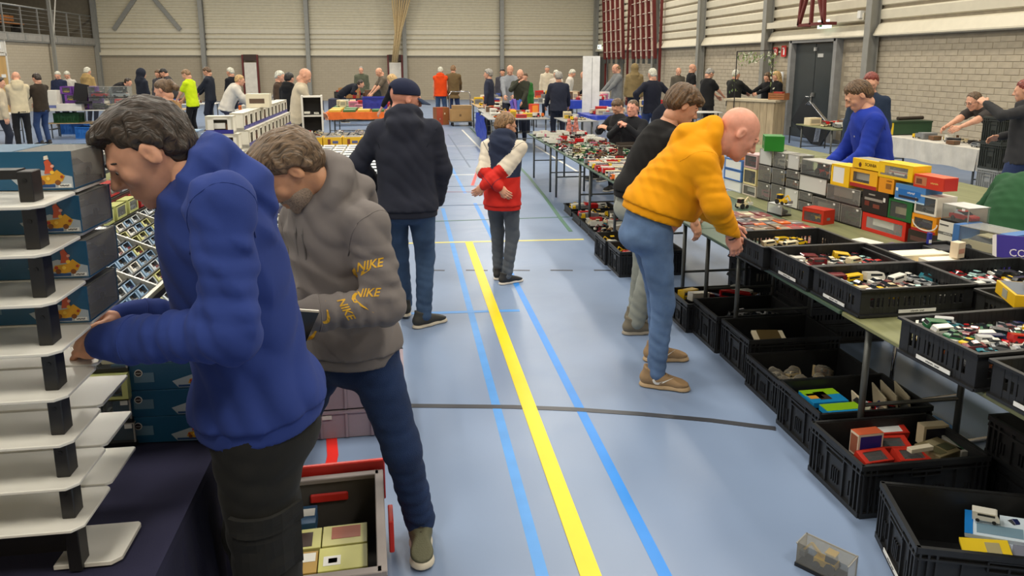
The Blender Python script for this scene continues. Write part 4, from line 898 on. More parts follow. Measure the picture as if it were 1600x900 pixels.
def crate_meshes(w, d, h, kind, m):
    k = (w, d, h, kind, m.name)
    if k in CR: return CR[k]
    t = .006; base = MB().box((0, 0, .008), (w-.02, d-.02, .012))
    for i in range(4): base.box((0, -d/2+.05+(d-.1)*i/3, .004), (w-.06, .012, .008))
    def wall(L):
        q = MB()       # in the xz plane, outer face at y=0, thickness inward +y
        cor = .05
        if kind == 'tray':
            q.box((0, t/2, .0225), (L, t, .045)); q.box((0, t/2, h-.024), (L, t, .048))
            for s in (-1, 1): q.box((s*(L/2-cor/2), t/2, h/2), (cor, t*1.5, h-.004))
            n = 18 if L > .5 else 12; gap = (L-2*cor)/n
            for i in range(1, n): q.box((-L/2+cor+gap*i, t/2, h/2), (.012 if i % 3 else .026, t*1.25, h-.006))
            q.box((0, -.004, .006), (L+.01, .014, .012)); q.box((0, -.006, h-.004), (L+.02, .018, .01))
        else:
            q.box((0, t/2+.006, h/2), (L-.02, t, h-.01)); q.box((0, 0, h-.012), (L+.008, .016, .024)); q.box((0, -.002, h-.045), (L, .012, .008)); q.box((0, 0, .012), (L, .016, .024))
            for s in (-1, 1):
                for j in range(3): q.box((s*(L/2-.008-.028*j), 0, h/2), (.008, .014, h-.02))
            n = 4 if L > .5 else 3
            for i in range(1, n): q.box((-L/2+L*i/n, .002, h*.45), (.008, .012, h*.75))
            q.box((0, 0, h*.72), (.14, .012, .006)); q.box((0, 0, h*.88), (.14, .012, .006)); q.box((-.07, 0, h*.8), (.006, .012, .04)); q.box((.07, 0, h*.8), (.006, .012, .04))
            for i in range(n):
                for j in range(4): q.box((-L/2+L*(i+.5)/n+(j-1.5)*.016, .003, h*.36), (.005, .01, h*.28))
        return q.mesh('wall', m)
    r = (base.mesh('base', m), wall(w), wall(d)); CR[k] = r; return r
def crate(label, x, y, z=0, rz=0, w=.6, d=.4, h=.22, kind='crate', m=None, group=None, sticker=None, name='crate', tilt=0):
    m = m or M_blk; b, wl_, ws = crate_meshes(w, d, h, kind, m); o = empty(name, (x, y, z), rz); tag(o, label, 'crate', group)
    if tilt: o.rotation_euler = (0, tilt, rz)
    link('base', b, o)
    link('wall', wl_, o, (0, -d/2, 0)); link('wall', wl_, o, (0, d/2, 0), (0, 0, PI)); link('wall', ws, o, (-w/2, 0, 0), (0, 0, -PI/2)); link('wall', ws, o, (w/2, 0, 0), (0, 0, PI/2))
    if sticker:
        for side in sticker:
            if side == 'f': s_ = MB().box((.0, -d/2-.008, .022), (.2, .003, .016))
            elif side == 'l': s_ = MB().box((-w/2-.009, 0, .024), (.003, .18, .016))
            so = s_.build('label_strip', M_paper, o)
            tm = text_mesh('~~~~~~~ ~~~~', .011, mat('ink', (50, 50, 50), .7))
            if side == 'f': link('lettering', tm, so, (.0, -d/2-.0098, .022), (PI/2, 0, 0))
            else: link('lettering', tm, so, (-w/2-.0108, 0, .024), (PI/2, 0, -PI/2))
    return o
def fill(o, w, d, z, n, where, pal, kinds=('saloon', 'saloon', 'sports', 'van'), sc=.9, layers=1, jit=.35, seed=1):
    """rows of toy cars lying in a crate"""
    r = random.Random(seed); M_ = Matrix.Translation(o.location) @ o.rotation_euler.to_matrix().to_4x4()
    nx = max(2, int(w/(.105*sc))); ny = max(2, int(d/(.052*sc))); cells = [(i, j, l) for l in range(layers) for i in range(nx) for j in range(ny)]
    if layers == 1: r.shuffle(cells)
    for i, j, l in cells[:n]:
        p = M_ @ Vector((-w/2+(i+.5)*w/nx+r.uniform(-.01, .01), -d/2+(j+.5)*d/ny+r.uniform(-.006, .006), z+l*.03+r.uniform(0, .006)))
        spot = ('front', 'middle', 'back')[min(2, 3*j//ny)]+' '+('left', 'centre', 'right')[min(2, 3*i//nx)]
        toy(r.choice(kinds), r.choice(pal), p, (r.uniform(-.12, .12), r.uniform(-.12, .12), o.rotation_euler.z+r.choice((0, PI))+r.uniform(-jit, jit)), spot+' '+where, sc*r.uniform(.85, 1.08), group='toy vehicles '+where)
# ---- boxes; local frame: x along the front, -y towards the viewer, origin at front bottom left
def boxroot(name, label, loc, rz, cat='box', group=None, rx=0):
    o = empty(name, loc, rz); tag(o, label, cat, group); return o
def fit_car(kind, c, L, D, H_, parent, z, name='model'):
    base = {'saloon': .1, 'sports': .104, 'van': .101, 'bus': .152, 'truck': .165, 'digger': .105}[kind]; s = min(L*.82/base, D*.75/.045, H_*.8/.06 if kind in ('bus', 'truck', 'digger', 'van') else H_*.8/.04)
    o = link(name, car_mesh(kind, c), parent, (L/2, D/2, z)); o.scale = (s,)*3; return o
def case_box(label, loc, rz, L, D, h, kind='truck', c='white', tint=None, group=None, back=(188, 184, 176), sticker=True):
    o = boxroot('display_case', label, loc, rz, 'display case', group); t = .006
    MB().box((L/2, D/2, .006), (L, D, .012)).build('plinth', M_dkbase, o)
    MB().quad((.003, .003, .012), (L-.003, .003, .012), (L-.003, .003, h), (.003, .003, h)).quad((.003, D-.003, .012), (L-.003, D-.003, .012), (L-.003, D-.003, h), (.003, D-.003, h)).quad((.003, .003, .012), (.003, D-.003, .012), (.003, D-.003, h), (.003, .003, h)).quad((L-.003, .003, .012), (L-.003, D-.003, .012), (L-.003, D-.003, h), (L-.003, .003, h)).quad((.003, .003, h), (L-.003, .003, h), (L-.003, D-.003, h), (.003, D-.003, h)).build('cover', tint or M_clear, o)
    ed = MB()
    for x in (.003, L-.003):
        ed.box((x, .003, h/2), (.005, .005, h)); ed.box((x, D/2, h-.002), (.005, D, .004))
    ed.box((L/2, .003, h-.002), (L, .005, .004)); ed.build('edging', mat('case_edge', (158, 156, 150), .3), o)
    if back: MB().box((L/2, D-.012, h*.5), (L-.02, .004, h-.02)).build('backing_card', colmat(back, .7), o)
    fit_car(kind, c, L, D*.9, h, o, .012)
    if sticker: MB().box((L*.8, .0, h*.86), (.022, .002, .014)).build('price_label', M_paper, o)
    return o
def window_box(label, loc, rz, L, D, h, col, kind='truck', c='white', win=(.1, .9, .18, .85), txt=None, tcol=(240, 240, 235), tsize=.03, band=None, group=None, inner=(70, 66, 60), tpos=None):
    o = boxroot('window_box', label, loc, rz, 'box', group); m = colmat(col, .4); a, b, z0, z1 = win[0]*L, win[1]*L, win[2]*h, win[3]*h; t = .004
    q = MB().box((L/2, D/2, t/2), (L, D, t)).box((L/2, D/2, h-t/2), (L, D, t)).box((L/2, D-t/2, h/2), (L, t, h-2*t)).box((t/2, D/2, h/2), (t, D-2*t, h-2*t)).box((L-t/2, D/2, h/2), (t, D-2*t, h-2*t))
    q.box((a/2, t/2, h/2), (a, t, h)).box(((L+b)/2, t/2, h/2), (L-b, t, h)).box(((a+b)/2, t/2, z0/2), (b-a, t, z0)).box(((a+b)/2, t/2, (h+z1)/2), (b-a, t, h-z1))
    q.build('carton', m, o)
    MB().box((L/2, D-.01, h/2), (L-.01, .003, h-.01)).build('inner_card', colmat(inner, .7), o)
    MB().quad((a, .003, z0), (b, .003, z0), (b, .003, z1), (a, .003, z1)).build('window', M_clear, o)
    fit_car(kind, c, L, D*.9, h*.9, o, z0*.6+.004)
    if band: MB().box((L/2, -.0004, band[0]*h), (L, .001, band[1]*h)).build('printed_band', colmat(band[2], .5), o)
    if txt: link('lettering', text_mesh(txt, tsize, colmat(tcol, .5)), o, ((tpos or (.5, (1+win[3])/2))[0]*L, -.001, (tpos or (.5, (1+win[3])/2))[1]*h), (PI/2, 0, 0))
    return o
def carton(label, loc, rz, L, D, h, col, prints=(), txt=None, tsize=.03, tcol=(240, 240, 235), tpos=(.5, .5), group=None, name='carton_box', cat='box', trz=0):
    """closed box; prints = (face, u0,u1,v0,v1, rgb) with face f(ront) t(op) e(nd, +x) b (-x end)"""
    o = boxroot(name, label, loc, rz, cat, group)
    MB().box((L/2, D/2, h/2), (L, D, h)).build('carton', colmat(col, .45), o, bevel=.0015)
    for fc, u0, u1, v0, v1, rgb in prints:
        if fc == 'f': q = MB().box(((u0+u1)/2*L, -.0006, (v0+v1)/2*h), ((u1-u0)*L, .0012, (v1-v0)*h))
        elif fc == 't': q = MB().box(((u0+u1)/2*L, (v0+v1)/2*D, h+.0006), ((u1-u0)*L, (v1-v0)*D, .0012))
        elif fc == 'b': q = MB().box((-.0006, (u0+u1)/2*D, (v0+v1)/2*h), (.0012, (u1-u0)*D, (v1-v0)*h))
        else: q = MB().box((L+.0006, (u0+u1)/2*D, (v0+v1)/2*h), (.0012, (u1-u0)*D, (v1-v0)*h))
        q.build('printed_panel', colmat(rgb, .45), o)
    if txt: link('lettering', text_mesh(txt, tsize, colmat(tcol, .5)), o, (tpos[0]*L, -.0016, tpos[1]*h), (PI/2, 0, 0))
    return o
def mini_box(c, kind='saloon', L=.12, D=.055, h=.05):
    """small open-front model box: tray, clear front and car; one root to copy"""
    o = empty('model_car_box'); tag(o, 'x', 'box'); t = .002
    MB().box((L/2, D/2, t/2), (L, D, t)).box((L/2, D-t/2, h/2), (L, t, h)).box((t/2, D/2, h/2), (t, D, h)).box((L-t/2, D/2, h/2), (t, D, h)).box((L/2, D*.8, h-t/2), (L, D*.4, t)).box((L/2, t/2, h*.12), (L, t, h*.24)).box((.006, t/2, h/2), (.012, t, h)).box((L-.006, t/2, h/2), (.012, t, h)).build('carton', c, o)
    return o
# ---------------------------------------------------------------- right-hand stall
TG = 'olive stall tables on the right of the aisle'
for i, (y0, y1, mt, lb) in enumerate(((1.3, 3.2, M_olive, 'worn olive table under the nearest black trays'), (3.22, 5.06, M_green, 'green table carrying trays beside the amber hoodie man'), (5.08, 6.92, M_green, 'green table with stacked blue framed cases behind the amber hoodie'), (6.98, 8.8, M_green, 'dark table of toy lorries beside the man in black'), (8.84, 10.7, M_green, 'dark table of toy cars in front of the seated man'), (10.75, 12.6, M_green, 'far end table of the right toy row'))):
    table(lb, 2.1, 2.92 if i < 3 else 3.12, y0, y1, top=mt, group=TG, legy=[(1.5, 3.075), (4.48, 4.99), (5.45, 6.765), (7.42, 8.5), (9.02, 10.5), (10.95, 12.4)][i], legx=(2.17, 2.7))
for y0, y1, mt, lb in ((2.6, 4.4, M_olive, 'olive table under the big clear car boxes'), (4.42, 6.6, M_olive, 'olive table under the stacked wall of model boxes')):
    table(lb, 2.94, 3.74, y0, y1, top=mt, group=TG, legx=(3.4, 3.67))
for y0, y1, lb in ((5.3, 7.1, 'bare olive table behind the wall of boxes, near end'), (7.13, 8.9, 'bare olive table behind the wall of boxes, middle'), (8.93, 10.4, 'bare olive table behind the wall of boxes, far end')):
    table(lb, 4.62, 5.62, y0, y1, top=M_olive, group='bare olive tables')
WA = math.atan2(-.992, .129)
def wl(Y, z): return (3.1+(6.4-Y)*.13, Y, z)
CGx = 'clear display cases in the wall of boxes'
cs = [  # far end Y, length, z, height, kind, colour, label
 (5.80, .18, .74, .165, 'truck', 'blue', 'clear display case at the bottom of the wall, blue lorry inside'), (5.61, .16, .74, .085, 'van', 'maroon', 'low clear case on the table with a maroon van'), (5.61, .16, .826, .08, 'saloon', 'grey', 'low clear case with a grey car above the maroon van'),
 (5.44, .32, .74, .15, 'truck', 'grey', 'long clear case on the table beside the red window box, grey lorry inside'), (5.11, .22, .74, .15, 'van', 'green', 'clear case touching the red window box at table level'),
 (5.99, .17, .74, .165, 'truck', 'red', 'clear case at table level near the amber hoodie, red lorry'), (5.79, .16, .906, .075, 'van', 'orange', 'low clear case in the second row with an orange van'), (5.79, .16, .982, .075, 'saloon', 'maroon', 'low clear case with maroon car in the third row'), (5.99, .17, .906, .14, 'digger', 'yellow', 'clear case in the second row with a yellow digger'),
 (5.62, .33, .907, .135, 'truck', 'orange', 'long clear case with an orange lorry in the second row'), (5.28, .36, .892, .125, 'truck', 'silver', 'long clear case with a silver lorry beside the black box'),
 (5.99, .17, 1.047, .14, 'van', 'white', 'clear case with white van near the green box'), (5.79, .15, 1.059, .13, 'truck', 'black', 'clear case with black lorry in the top row'),
 (6.19, .18, .74, .155, 'van', 'pink', 'clear case with pink van at table level, far part of the wall'), (6.19, .18, .896, .15, 'van', 'brown', 'clear case with brown van in the second row, far part of the wall'), (6.19, .18, 1.047, .145, 'truck', 'cream', 'clear case with cream lorry under the green box')]
for Y, L, z, h, kd, c, lb in cs: case_box(lb, wl(Y, z), WA, L, .15, h, kd, c, tint=M_smoke, group=CGx)
o = case_box('long pale-lidded clear case holding two models in the top row', wl(5.61, 1.043), WA, .35, .17, .125, 'digger', 'red', group=CGx); fit_car('digger', 'orange', .5, .15, .1, o, .012); MB().box((.175, .09, .126), (.35, .17, .004)).build('lid', colmat((170, 168, 160), .5), o)
YE = (240, 196, 16)
window_box('long red window box at table level in the wall', wl(4.88, .74), WA, .41, .15, .135, (206, 44, 30), 'truck', 'maroon', (.1, .93, .2, .8), inner=(120, 60, 50))
b_ = carton('black carton with printed lorry in the middle of the wall', wl(4.9, .877), WA, .25, .15, .165, (28, 26, 24), [('f', .1, .8, .55, .66, (150, 146, 140)), ('f', .12, .3, .3, .5, (110, 44, 30)), ('f', .45, .7, .25, .42, (120, 60, 44)), ('f', .82, .9, .6, .78, (235, 235, 230)), ('f', .25, .5, .78, .84, (150, 148, 140))]); 
window_box('green window box beside the black carton', wl(4.645, .877), WA, .21, .15, .14, (24, 100, 50), 'truck', 'green', (.08, .78, .12, .88), inner=(60, 84, 66))
carton('dark carton under the orange framed window box', wl(4.45, .74), WA, .24, .15, .1, (40, 34, 32), [('f', .1, .7, .3, .6, (90, 60, 56))])
q = window_box('orange and red window box with curved white frame, lower row', wl(4.43, .841), WA, .2, .14, .115, (232, 150, 24), 'saloon', 'navy', (.1, .86, .2, .78), band=(.08, .16, (170, 34, 34)))
carton('white carton with a grey band near the big blue window box', wl(4.21, .8), WA, .19, .15, .15, (224, 222, 212), [('f', 0, 1, .42, .54, (110, 112, 108)), ('f', .04, .4, .8, .86, (90, 90, 88)), ('f', 0, 1, .0, .14, (36, 80, 62))], txt='~~~~~~~ ~~~~', tsize=.016, tpos=(.5, .48), tcol=(220, 220, 214))
carton('flat yellow slab under the white carton', wl(4.25, .74), WA, .23, .16, .058, (226, 206, 30), ())
window_box('white framed box with a grey car in the upper row', wl(4.42, .957), WA, .18, .16, .13, (226, 222, 208), 'saloon', 'grey', (.06, .92, .12, .9), inner=(176, 162, 140))
case_box('clear topped case with a red car and green end', wl(4.2, .951), WA, .2, .17, .11, 'saloon', 'red', back=(180, 172, 156)); 
window_box('grey and yellow framed box with white panel and small yellow digger', wl(5.25, 1.018), WA, .2, .16, .16, YE, 'digger', 'yellow', (.1, .72, .16, .9), inner=(226, 226, 220))
window_box('yellow window box with white curve and red foot', wl(5.04, 1.043), WA, .27, .14, .135, (236, 176, 24), 'truck', 'black', (.1, .72, .28, .82), band=(.1, .2, (164, 36, 30)), inner=(90, 84, 70))
ov = MB(); pts = [(.02+.2*math.cos(t)*.5+.09, .06+.055*math.sin(t)) for t in [PI+PI*i/14 for i in range(15)]]
for a, b in zip(pts, pts[1:]): ov.bar((a[0], -.001, a[1]+.01), (b[0], -.001, b[1]+.01), .008, w2=.002, upv=(0, 1, 0))
ov.build('printed_curve', colmat((232, 228, 216), .5), q)
o = carton('yellow SCANIA box lying on top of the wall', wl(5.03, 1.182), WA, .32, .14, .07, YE, [('t', .02, .98, .1, .9, (150, 150, 140))], txt='SCANIA', tsize=.032, tcol=(60, 40, 20), tpos=(.58, .5)); MB().prism([(.075, .045), (.065, .03), (.07, .016), (.08, .01), (.09, .016), (.095, .03), (.085, .045)], -.0016, -.0004, ax='y').build('printed_shield', colmat((90, 50, 20), .5), o)
carton('plain orange carton in the upper row', wl(4.755, 1.043), WA, .14, .13, .105, (230, 152, 22), [('f', .5, .85, .3, .66, (150, 96, 20))], txt='~~~~~', tsize=.018, tcol=(130, 84, 20), tpos=(.7, .84))
carton('blue printed bus carton in the upper row', wl(4.6, 1.018), WA, .26, .14, .11, (70, 130, 196), [('f', .12, .86, .38, .72, (30, 110, 190)), ('f', .14, .8, .18, .34, (40, 44, 60)), ('f', .0, 1, .02, .1, (190, 214, 230)), ('f', .03, .1, .55, .75, (235, 235, 230)), ('t', 0, 1, 0, 1, (120, 170, 210))], txt='~~~~~~', tsize=.02, tpos=(.55, .56))
window_box('long yellow window box with a white bus on top of the wall', wl(4.77, 1.149), WA, .31, .15, .11, YE, 'bus', 'white', (.06, .86, .18, .8), inner=(150, 150, 146))
carton('red printed carton at the near end of the top row', wl(4.45, 1.13), WA, .24, .12, .085, (206, 54, 32), [('f', .05, .45, .2, .85, (190, 120, 80)), ('f', .1, .3, .3, .7, (60, 66, 110)), ('e', .08, .92, .1, .9, (196, 44, 30)), ('t', 0, 1, 0, 1, (222, 96, 60))], txt='~~~~~~~', tsize=.016, tcol=(240, 210, 120), tpos=(.72, .5))
carton('green printed carton standing above the display cases', wl(6.16, 1.192), WA-.5, .2, .16, .13, (28, 122, 34), [('f', .3, .7, .35, .62, (120, 140, 90)), ('f', .1, .9, .06, .1, (220, 222, 200)), ('b', .05, .95, .05, .95, (110, 112, 96))])
# far part of the wall
FG = 'model boxes beyond the amber hoodie'
for Y, L, z, h, col, kd, c, lb in ((6.75, .3, .74, .1, (196, 204, 210), 'van', 'blue', 'pale blue framed box at table level beyond the amber hoodie'), (6.75, .3, .842, .1, (70, 120, 196), 'truck', 'white', 'blue framed window box in the second row beyond the amber hoodie'), (6.75, .3, .944, .1, (80, 130, 200), 'van', 'silver', 'blue framed window box in the third row beyond the amber hoodie'), (6.42, .2, .842, .15, (228, 214, 160), 'digger', 'brown', 'cream framed box with a brown digger'), (6.42, .21, .74, .1, (214, 204, 190), 'truck', 'orange', 'pale box with an orange lorry under the cream framed box'), (6.42, .2, .994, .13, (206, 170, 170), 'van', 'maroon', 'pink tinted box on the cream framed box')):
    window_box(lb, wl(Y, z), WA, L, .14, h, col, kd, c, (.06, .94, .12, .88), group=FG)
carton('small orange box at the far end of the wall', wl(6.62, 1.046), WA, .12, .1, .09, (226, 130, 44), [('f', .2, .8, .3, .7, (230, 190, 130))])
# loose models in front of the wall
case_box('small clear case with a black and white car on the green table', (2.9, 5.55, .74), WA+.1, .17, .1, .09, 'saloon', 'black', back=None); toy('digger', 'yellow', (2.95, 5.42, .836), (0, 0, -1.2), 'standing on a small clear case', 1.3); toy('digger', 'cream', (2.78, 5.75, .742), (0, 0, .4), 'on the green table by the cases', 1.5)
window_box('red box with yellow tractor print beside the small clear case', (3.02, 5.22, .74), WA+.25, .19, .13, .11, (196, 52, 30), 'digger', 'yellow', (.08, .9, .12, .75), inner=(150, 60, 40))
# flat boxes and blister packs in rows on the green table
r = random.Random(5); FP = 'flat model boxes laid in rows on the green table'
names = dict(red='red', black='black', cream='cream', white='white', grey='grey', maroon='maroon', orange='orange', navy='navy', yellow='yellow')
for i in range(6):
    for j in range(9):
        c = r.choice(['red', 'black', 'cream', 'grey', 'maroon', 'orange', 'navy', 'brown', 'black', 'maroon', 'brown']); x = 2.36+i*.098+r.uniform(-.008, .008)-.02*j*.1; y = 4.42+j*.125+r.uniform(-.01, .01)
        if y > 5.15 and x > 2.75: continue
        h = r.uniform(.018, .032); o = carton('%s flat model box in the %s row on the green table' % (c, ORD[j]), (x, y, .74), r.uniform(-.12, .12), .09, .115, h, TOYC[c], [('t', .1, .9, .45, .92, r.choice([(60, 58, 60), (140, 128, 104), (120, 60, 50), (90, 84, 76)])), ('t', .15, .4, .08, .25, (206, 200, 186))], group=FP, name='flat_model_box')
o = carton('purple flat carton tilted on the flat boxes', (2.36, 5.58, .775), -.9, .16, .1, .02, (84, 62, 150), [('t', .1, .9, .2, .8, (130, 110, 180))]); o.rotation_euler = (.06, .02, -.9)
for k, (x, y, c, lb) in enumerate(((2.83, 4.28, (226, 224, 214), 'white and navy carton standing behind the trays'), (2.98, 4.12, (200, 200, 190), 'pale flat carton behind the trays'), (3.08, 4.32, (120, 90, 150), 'mauve framed flat carton at the foot of the red window box'))):
    carton(lb, (x, y, .74), WA+.2, .16, .1, (.085, .05, .035)[k], c, [('f', .1, .95, .05, .6, (60, 70, 120) if k == 0 else (150, 146, 140)), ('t', .1, .9, .2, .8, (70, 66, 66) if k else (214, 212, 200))])
# ---- trays on the table
P_mix = ['red', 'white', 'cream', 'silver', 'black', 'maroon', 'yellow', 'mint', 'navy', 'red', 'white']
def tray(label, x, y, z, where, n, pal, rz=0, sticker=None, h=.14, kinds=('saloon', 'saloon', 'sports', 'van'), seed=1, sc=.95, layers=1, jit=.3):
    o = crate(label, x, y, z, rz, .6, .4, h, 'tray', sticker=sticker, group='low black trays on the stall tables', name='stacking_tray'); fill(o, .54, .34, .06, int(n*1.35), where, pal, kinds, sc, layers, jit, seed); return o
tray('low black tray the amber hoodie man reaches over', 2.35, 4.15, .745, 'in the tray the amber hoodie man reaches over', 13, ['green', 'grey', 'cream', 'yellow', 'brown'], seed=2, rz=.03)
tray('low black tray with mint and red cars, second from the amber hoodie', 2.4, 3.73, .745, 'in the tray with mint and red cars', 24, ['white', 'mint', 'red', 'white', 'yellow', 'cream', 'maroon'], rz=.02, sticker=['l'], seed=3, sc=1.0)
tray('low black tray with a white label strip, behind the bare patch of table', 2.42, 3.3, .745, 'in the tray behind the bare patch of table', 26, ['white', 'yellow', 'mint', 'cream', 'silver', 'black', 'maroon'], rz=.02, sticker=['f', 'l'], seed=4, sc=1.0)
tray('low black tray with a long red car, by the blue printed lid', 3.04, 3.3, .745, 'in the tray by the blue printed lid', 26, ['red', 'white', 'yellow', 'black', 'silver', 'maroon', 'mint'], seed=5, rz=.02)
tray('low black tray with a silver sports car on its yellow box', 2.98, 2.83, .745, 'in the tray under the yellow kit box', 14, P_mix, seed=6, rz=.03)
o_e = tray('large near tray heaped with red and white cars', 2.35, 2.5, .745, 'in the near heaped tray', 84, ['red', 'white', 'white', 'silver', 'maroon', 'black', 'green', 'navy', 'orange', 'grey', 'yellow', 'teal'], rz=.05, sticker=['l'], seed=7, layers=3, h=.15, jit=.8, sc=.8)
tray('low black tray at the right edge in front of the heaped tray', 2.4, 2.06, .745, 'in the tray at the right edge', 10, ['green', 'grey', 'yellow'], rz=.05, seed=8, sticker=['l'])
b_ = crate('low black tray of flat books and boxes behind the car trays', 2.98, 3.78, .745, .02, .6, .4, .12, 'tray', group='low black trays on the stall tables', name='stacking_tray')
for k, (dx, dy, L, D, c, lb) in enumerate(((-.18, .12, .34, .1, (66, 72, 150), 'blue flat box in the tray of flat boxes'), (-.2, .02, .34, .12, (226, 220, 196), 'cream booklet in the tray of flat boxes'), (-.12, -.02, .26, .05, (222, 180, 60), 'yellow booklet in the tray of flat boxes'), (.12, .1, .16, .14, (52, 54, 56), 'dark grey box in the tray of flat boxes'), (.1, -.08, .18, .12, (90, 92, 88), 'grey box in the tray of flat boxes'), (-.1, -.12, .2, .1, (228, 222, 206), 'white printed card in the tray of flat boxes'))):
    carton(lb, (2.98+dx, 3.78+dy-.05, .762+.045*(k % 2)), .02, L, D, .045, c, [('t', .1, .9, .1, .9, tuple(min(255, int(v*1.06)+4) for v in c))])
o = case_box('big clear box with blue ends and a beige car near the printed lid', (3.32, 4.0, .8), WA+.12, .36, .2, .17, 'saloon', 'cream', back=(150, 140, 100), sticker=False); MB().box((.018, .1, .085), (.04, .203, .172)).build('end_panel', colmat((66, 116, 178), .4), o); MB().box((.325, .1, .085), (.075, .203, .172)).build('end_panel', colmat((66, 116, 178), .4), o)
crate('low black tray under the big blue window box', 3.42, 3.78, .745, WA, .6, .3, .055, 'tray', name='stacking_tray', group='low black trays on the stall tables')
ld = boxroot('game_lid', 'blue violet printed lid with white and red lettering leaning at the right edge', (3.27, 3.58, .78), -.35, 'box lid'); ld.rotation_euler = (-.35, .05, -.3)
MB().box((.2, .02, .11), (.4, .04, .22)).build('lid', colmat((52, 40, 138), .4), ld, bevel=.002); MB().box((-.001, .02, .11), (.003, .04, .222)).build('edge', colmat((226, 222, 222), .5), ld)
link('lettering', text_mesh('CO', .06, colmat((220, 214, 226), .5)), ld, (.11, -.0015, .12), (PI/2, 0, 0)); link('lettering', text_mesh('R', .06, colmat((220, 60, 70), .5)), ld, (.19, -.0015, .12), (PI/2, 0, 0))
# yellow kit box with cars on it
kb = boxroot('kit_box', 'yellow model kit box lid resting across the tray corner', (2.62, 2.75, .885), -.25, 'box'); kb.rotation_euler = (0, .02, -.42)
MB().box((.18, .12, .03), (.36, .24, .06)).build('carton', colmat((222, 178, 24), .4), kb, bevel=.002); MB().box((.18, .12, .0606), (.34, .22, .0012)).build('printed_panel', colmat((96, 104, 116), .35), kb)
MB().box((.1, -.0006, .03), (.06, .0012, .042)).build('printed_panel', colmat((70, 62, 130), .5), kb); MB().prism([(.082, .014), (.095, .045), (.105, .045), (.118, .014), (.111, .014), (.1, .036), (.089, .014)], -.002, -.0008, ax='y').build('printed_mark', colmat((232, 226, 220), .5), kb); MB().box((-.0006, .12, .03), (.0012, .06, .04)).build('printed_panel', colmat((150, 150, 140), .5), kb)
toy('sports', 'silver', (2.8, 2.83, .952), (0, 0, .3), 'parked on the yellow kit box', 1.25); toy('sports', 'red', (2.9, 2.68, .952), (0, 0, .1), 'parked on the yellow kit box', 1.2)
carton('upright cream carton leaning by the car trays', (3.05, 3.62, .86), .3, .06, .05, .09, (224, 206, 178), [('f', .1, .9, .3, .6, (190, 140, 120))]); carton('small blue tube carton behind the trays', (3.12, 3.95, .86), 0, .022, .022, .07, (36, 44, 140), [('f', .1, .9, .1, .4, (230, 230, 230))]); toy('saloon', 'teal', (2.72, 3.4, .8), (0, .3, -.8), 'leaning at a tray corner', 1.2)
# ---- crates on the floor along the aisle
FGc = 'deep black crates on the floor along the stall'
fc = [(2.2, 2.84, .25, 'deep black crate of red framed boxes on the floor'), (2.28, 3.31, .25, 'deep black crate with lime and blue cards on the floor'), (2.33, 3.8, .2, 'black crate of bubble packs behind the lime card crate'), (2.37, 4.26, .26, 'deep black crate with one white framed card'), (2.35, 4.7, .26, 'deep black crate of dark oddments'), (2.3, 5.1, .22, 'deep black crate with red and yellow toys near the bald man')]
FC = [crate(lb, x, y, 0, .0, .6, .4, h, group=FGc) for x, y, h, lb in fc]
f9 = crate('deep black crate of blister packs at the lower right corner', 2.12, 2.22, 0, -.32, .6, .42, .25, group=FGc, sticker=['l'])
for x, y, h, k, lb in ((2.22, 6.55, .24, 'crate', 'black crate with clear box and pink toy behind the pale jeans'), (2.2, 6.98, .24, 'crate', 'black crate farthest of the two beyond the pale jeans'), (2.35, 7.85, .1, 'tray', 'low floor tray with brown figures'), (2.36, 8.28, .1, 'tray', 'low floor tray with white model plane'), (2.36, 8.72, .1, 'tray', 'low floor tray of yellow toys'), (2.38, 9.3, .1, 'tray', 'low floor tray farthest along the row')):
    o = crate(lb, x, y, 0, 0, .6, .4, h, k, group='crates on the floor beyond the bald man'); fill(o, .5, .32, h*.55, 12, 'in the '+{'black crate with': 'crate with the clear box', 'black crate fart': 'second crate beyond the pale jeans', 'low floor tray w': lb[4:], 'low floor tray o': 'floor tray of yellow toys', 'low floor tray f': 'farthest floor tray'}[lb[:16].strip() if lb[:16].strip() in ('black crate with',) else lb[:16]], {'b': ['brown', 'cream', 'maroon'], 'w': ['white', 'blue', 'teal', 'cream'], 'y': ['yellow', 'white', 'cream']}.get(lb.split(' with ')[-1][0] if ' with ' in lb else 'y', ['pink', 'red', 'yellow', 'white']), ('van', 'saloon', 'truck', 'digger'), 1.3, seed=int(y*10))
case_box('clear plastic box of mixed toys in the crate behind the pale jeans', (2.1, 6.6, .16), 0, .3, .2, .12, 'digger', 'yellow', back=None)
# contents
def loose(label, x, y, z, L, D, h, col, rz=0, prints=(), rx=0, ry=0, **k):
    o = carton(label, (x, y, z), rz, L, D, h, col, prints, **k); o.rotation_euler = (rx, ry, rz); return o
lm = [('t', .0, 1, .55, 1, (150, 204, 30)), ('t', .3, .62, .2, .8, (70, 52, 40)), ('t', .05, .45, .3, .7, (232, 168, 60))]
loose('lime and blue card box with orange print in the crate', 2.07, 3.32, .17, .2, .15, .03, (28, 146, 210), .02, lm); loose('lime and blue card box nearest in its crate', 2.09, 3.15, .17, .2, .15, .03, (28, 146, 210), .02, [('t', 0, 1, .5, 1, (150, 204, 30)), ('t', .1, .3, .1, .3, (120, 200, 240)), ('t', .5, .7, .1, .3, (120, 200, 240))])
for k, (x, rz, h) in enumerate(((2.31, 1.45, .08), (2.4, 1.3, .12), (2.46, 1.35, .13), (2.53, 1.3, .12))):
    loose(('narrow', 'tall', 'middle', 'last')[k]+' grey cardboard divider standing in the lime card crate', x, 3.18, .15, .2, .008, h, (190, 178, 150) if k else (214, 200, 170), rz, rx=-.15)
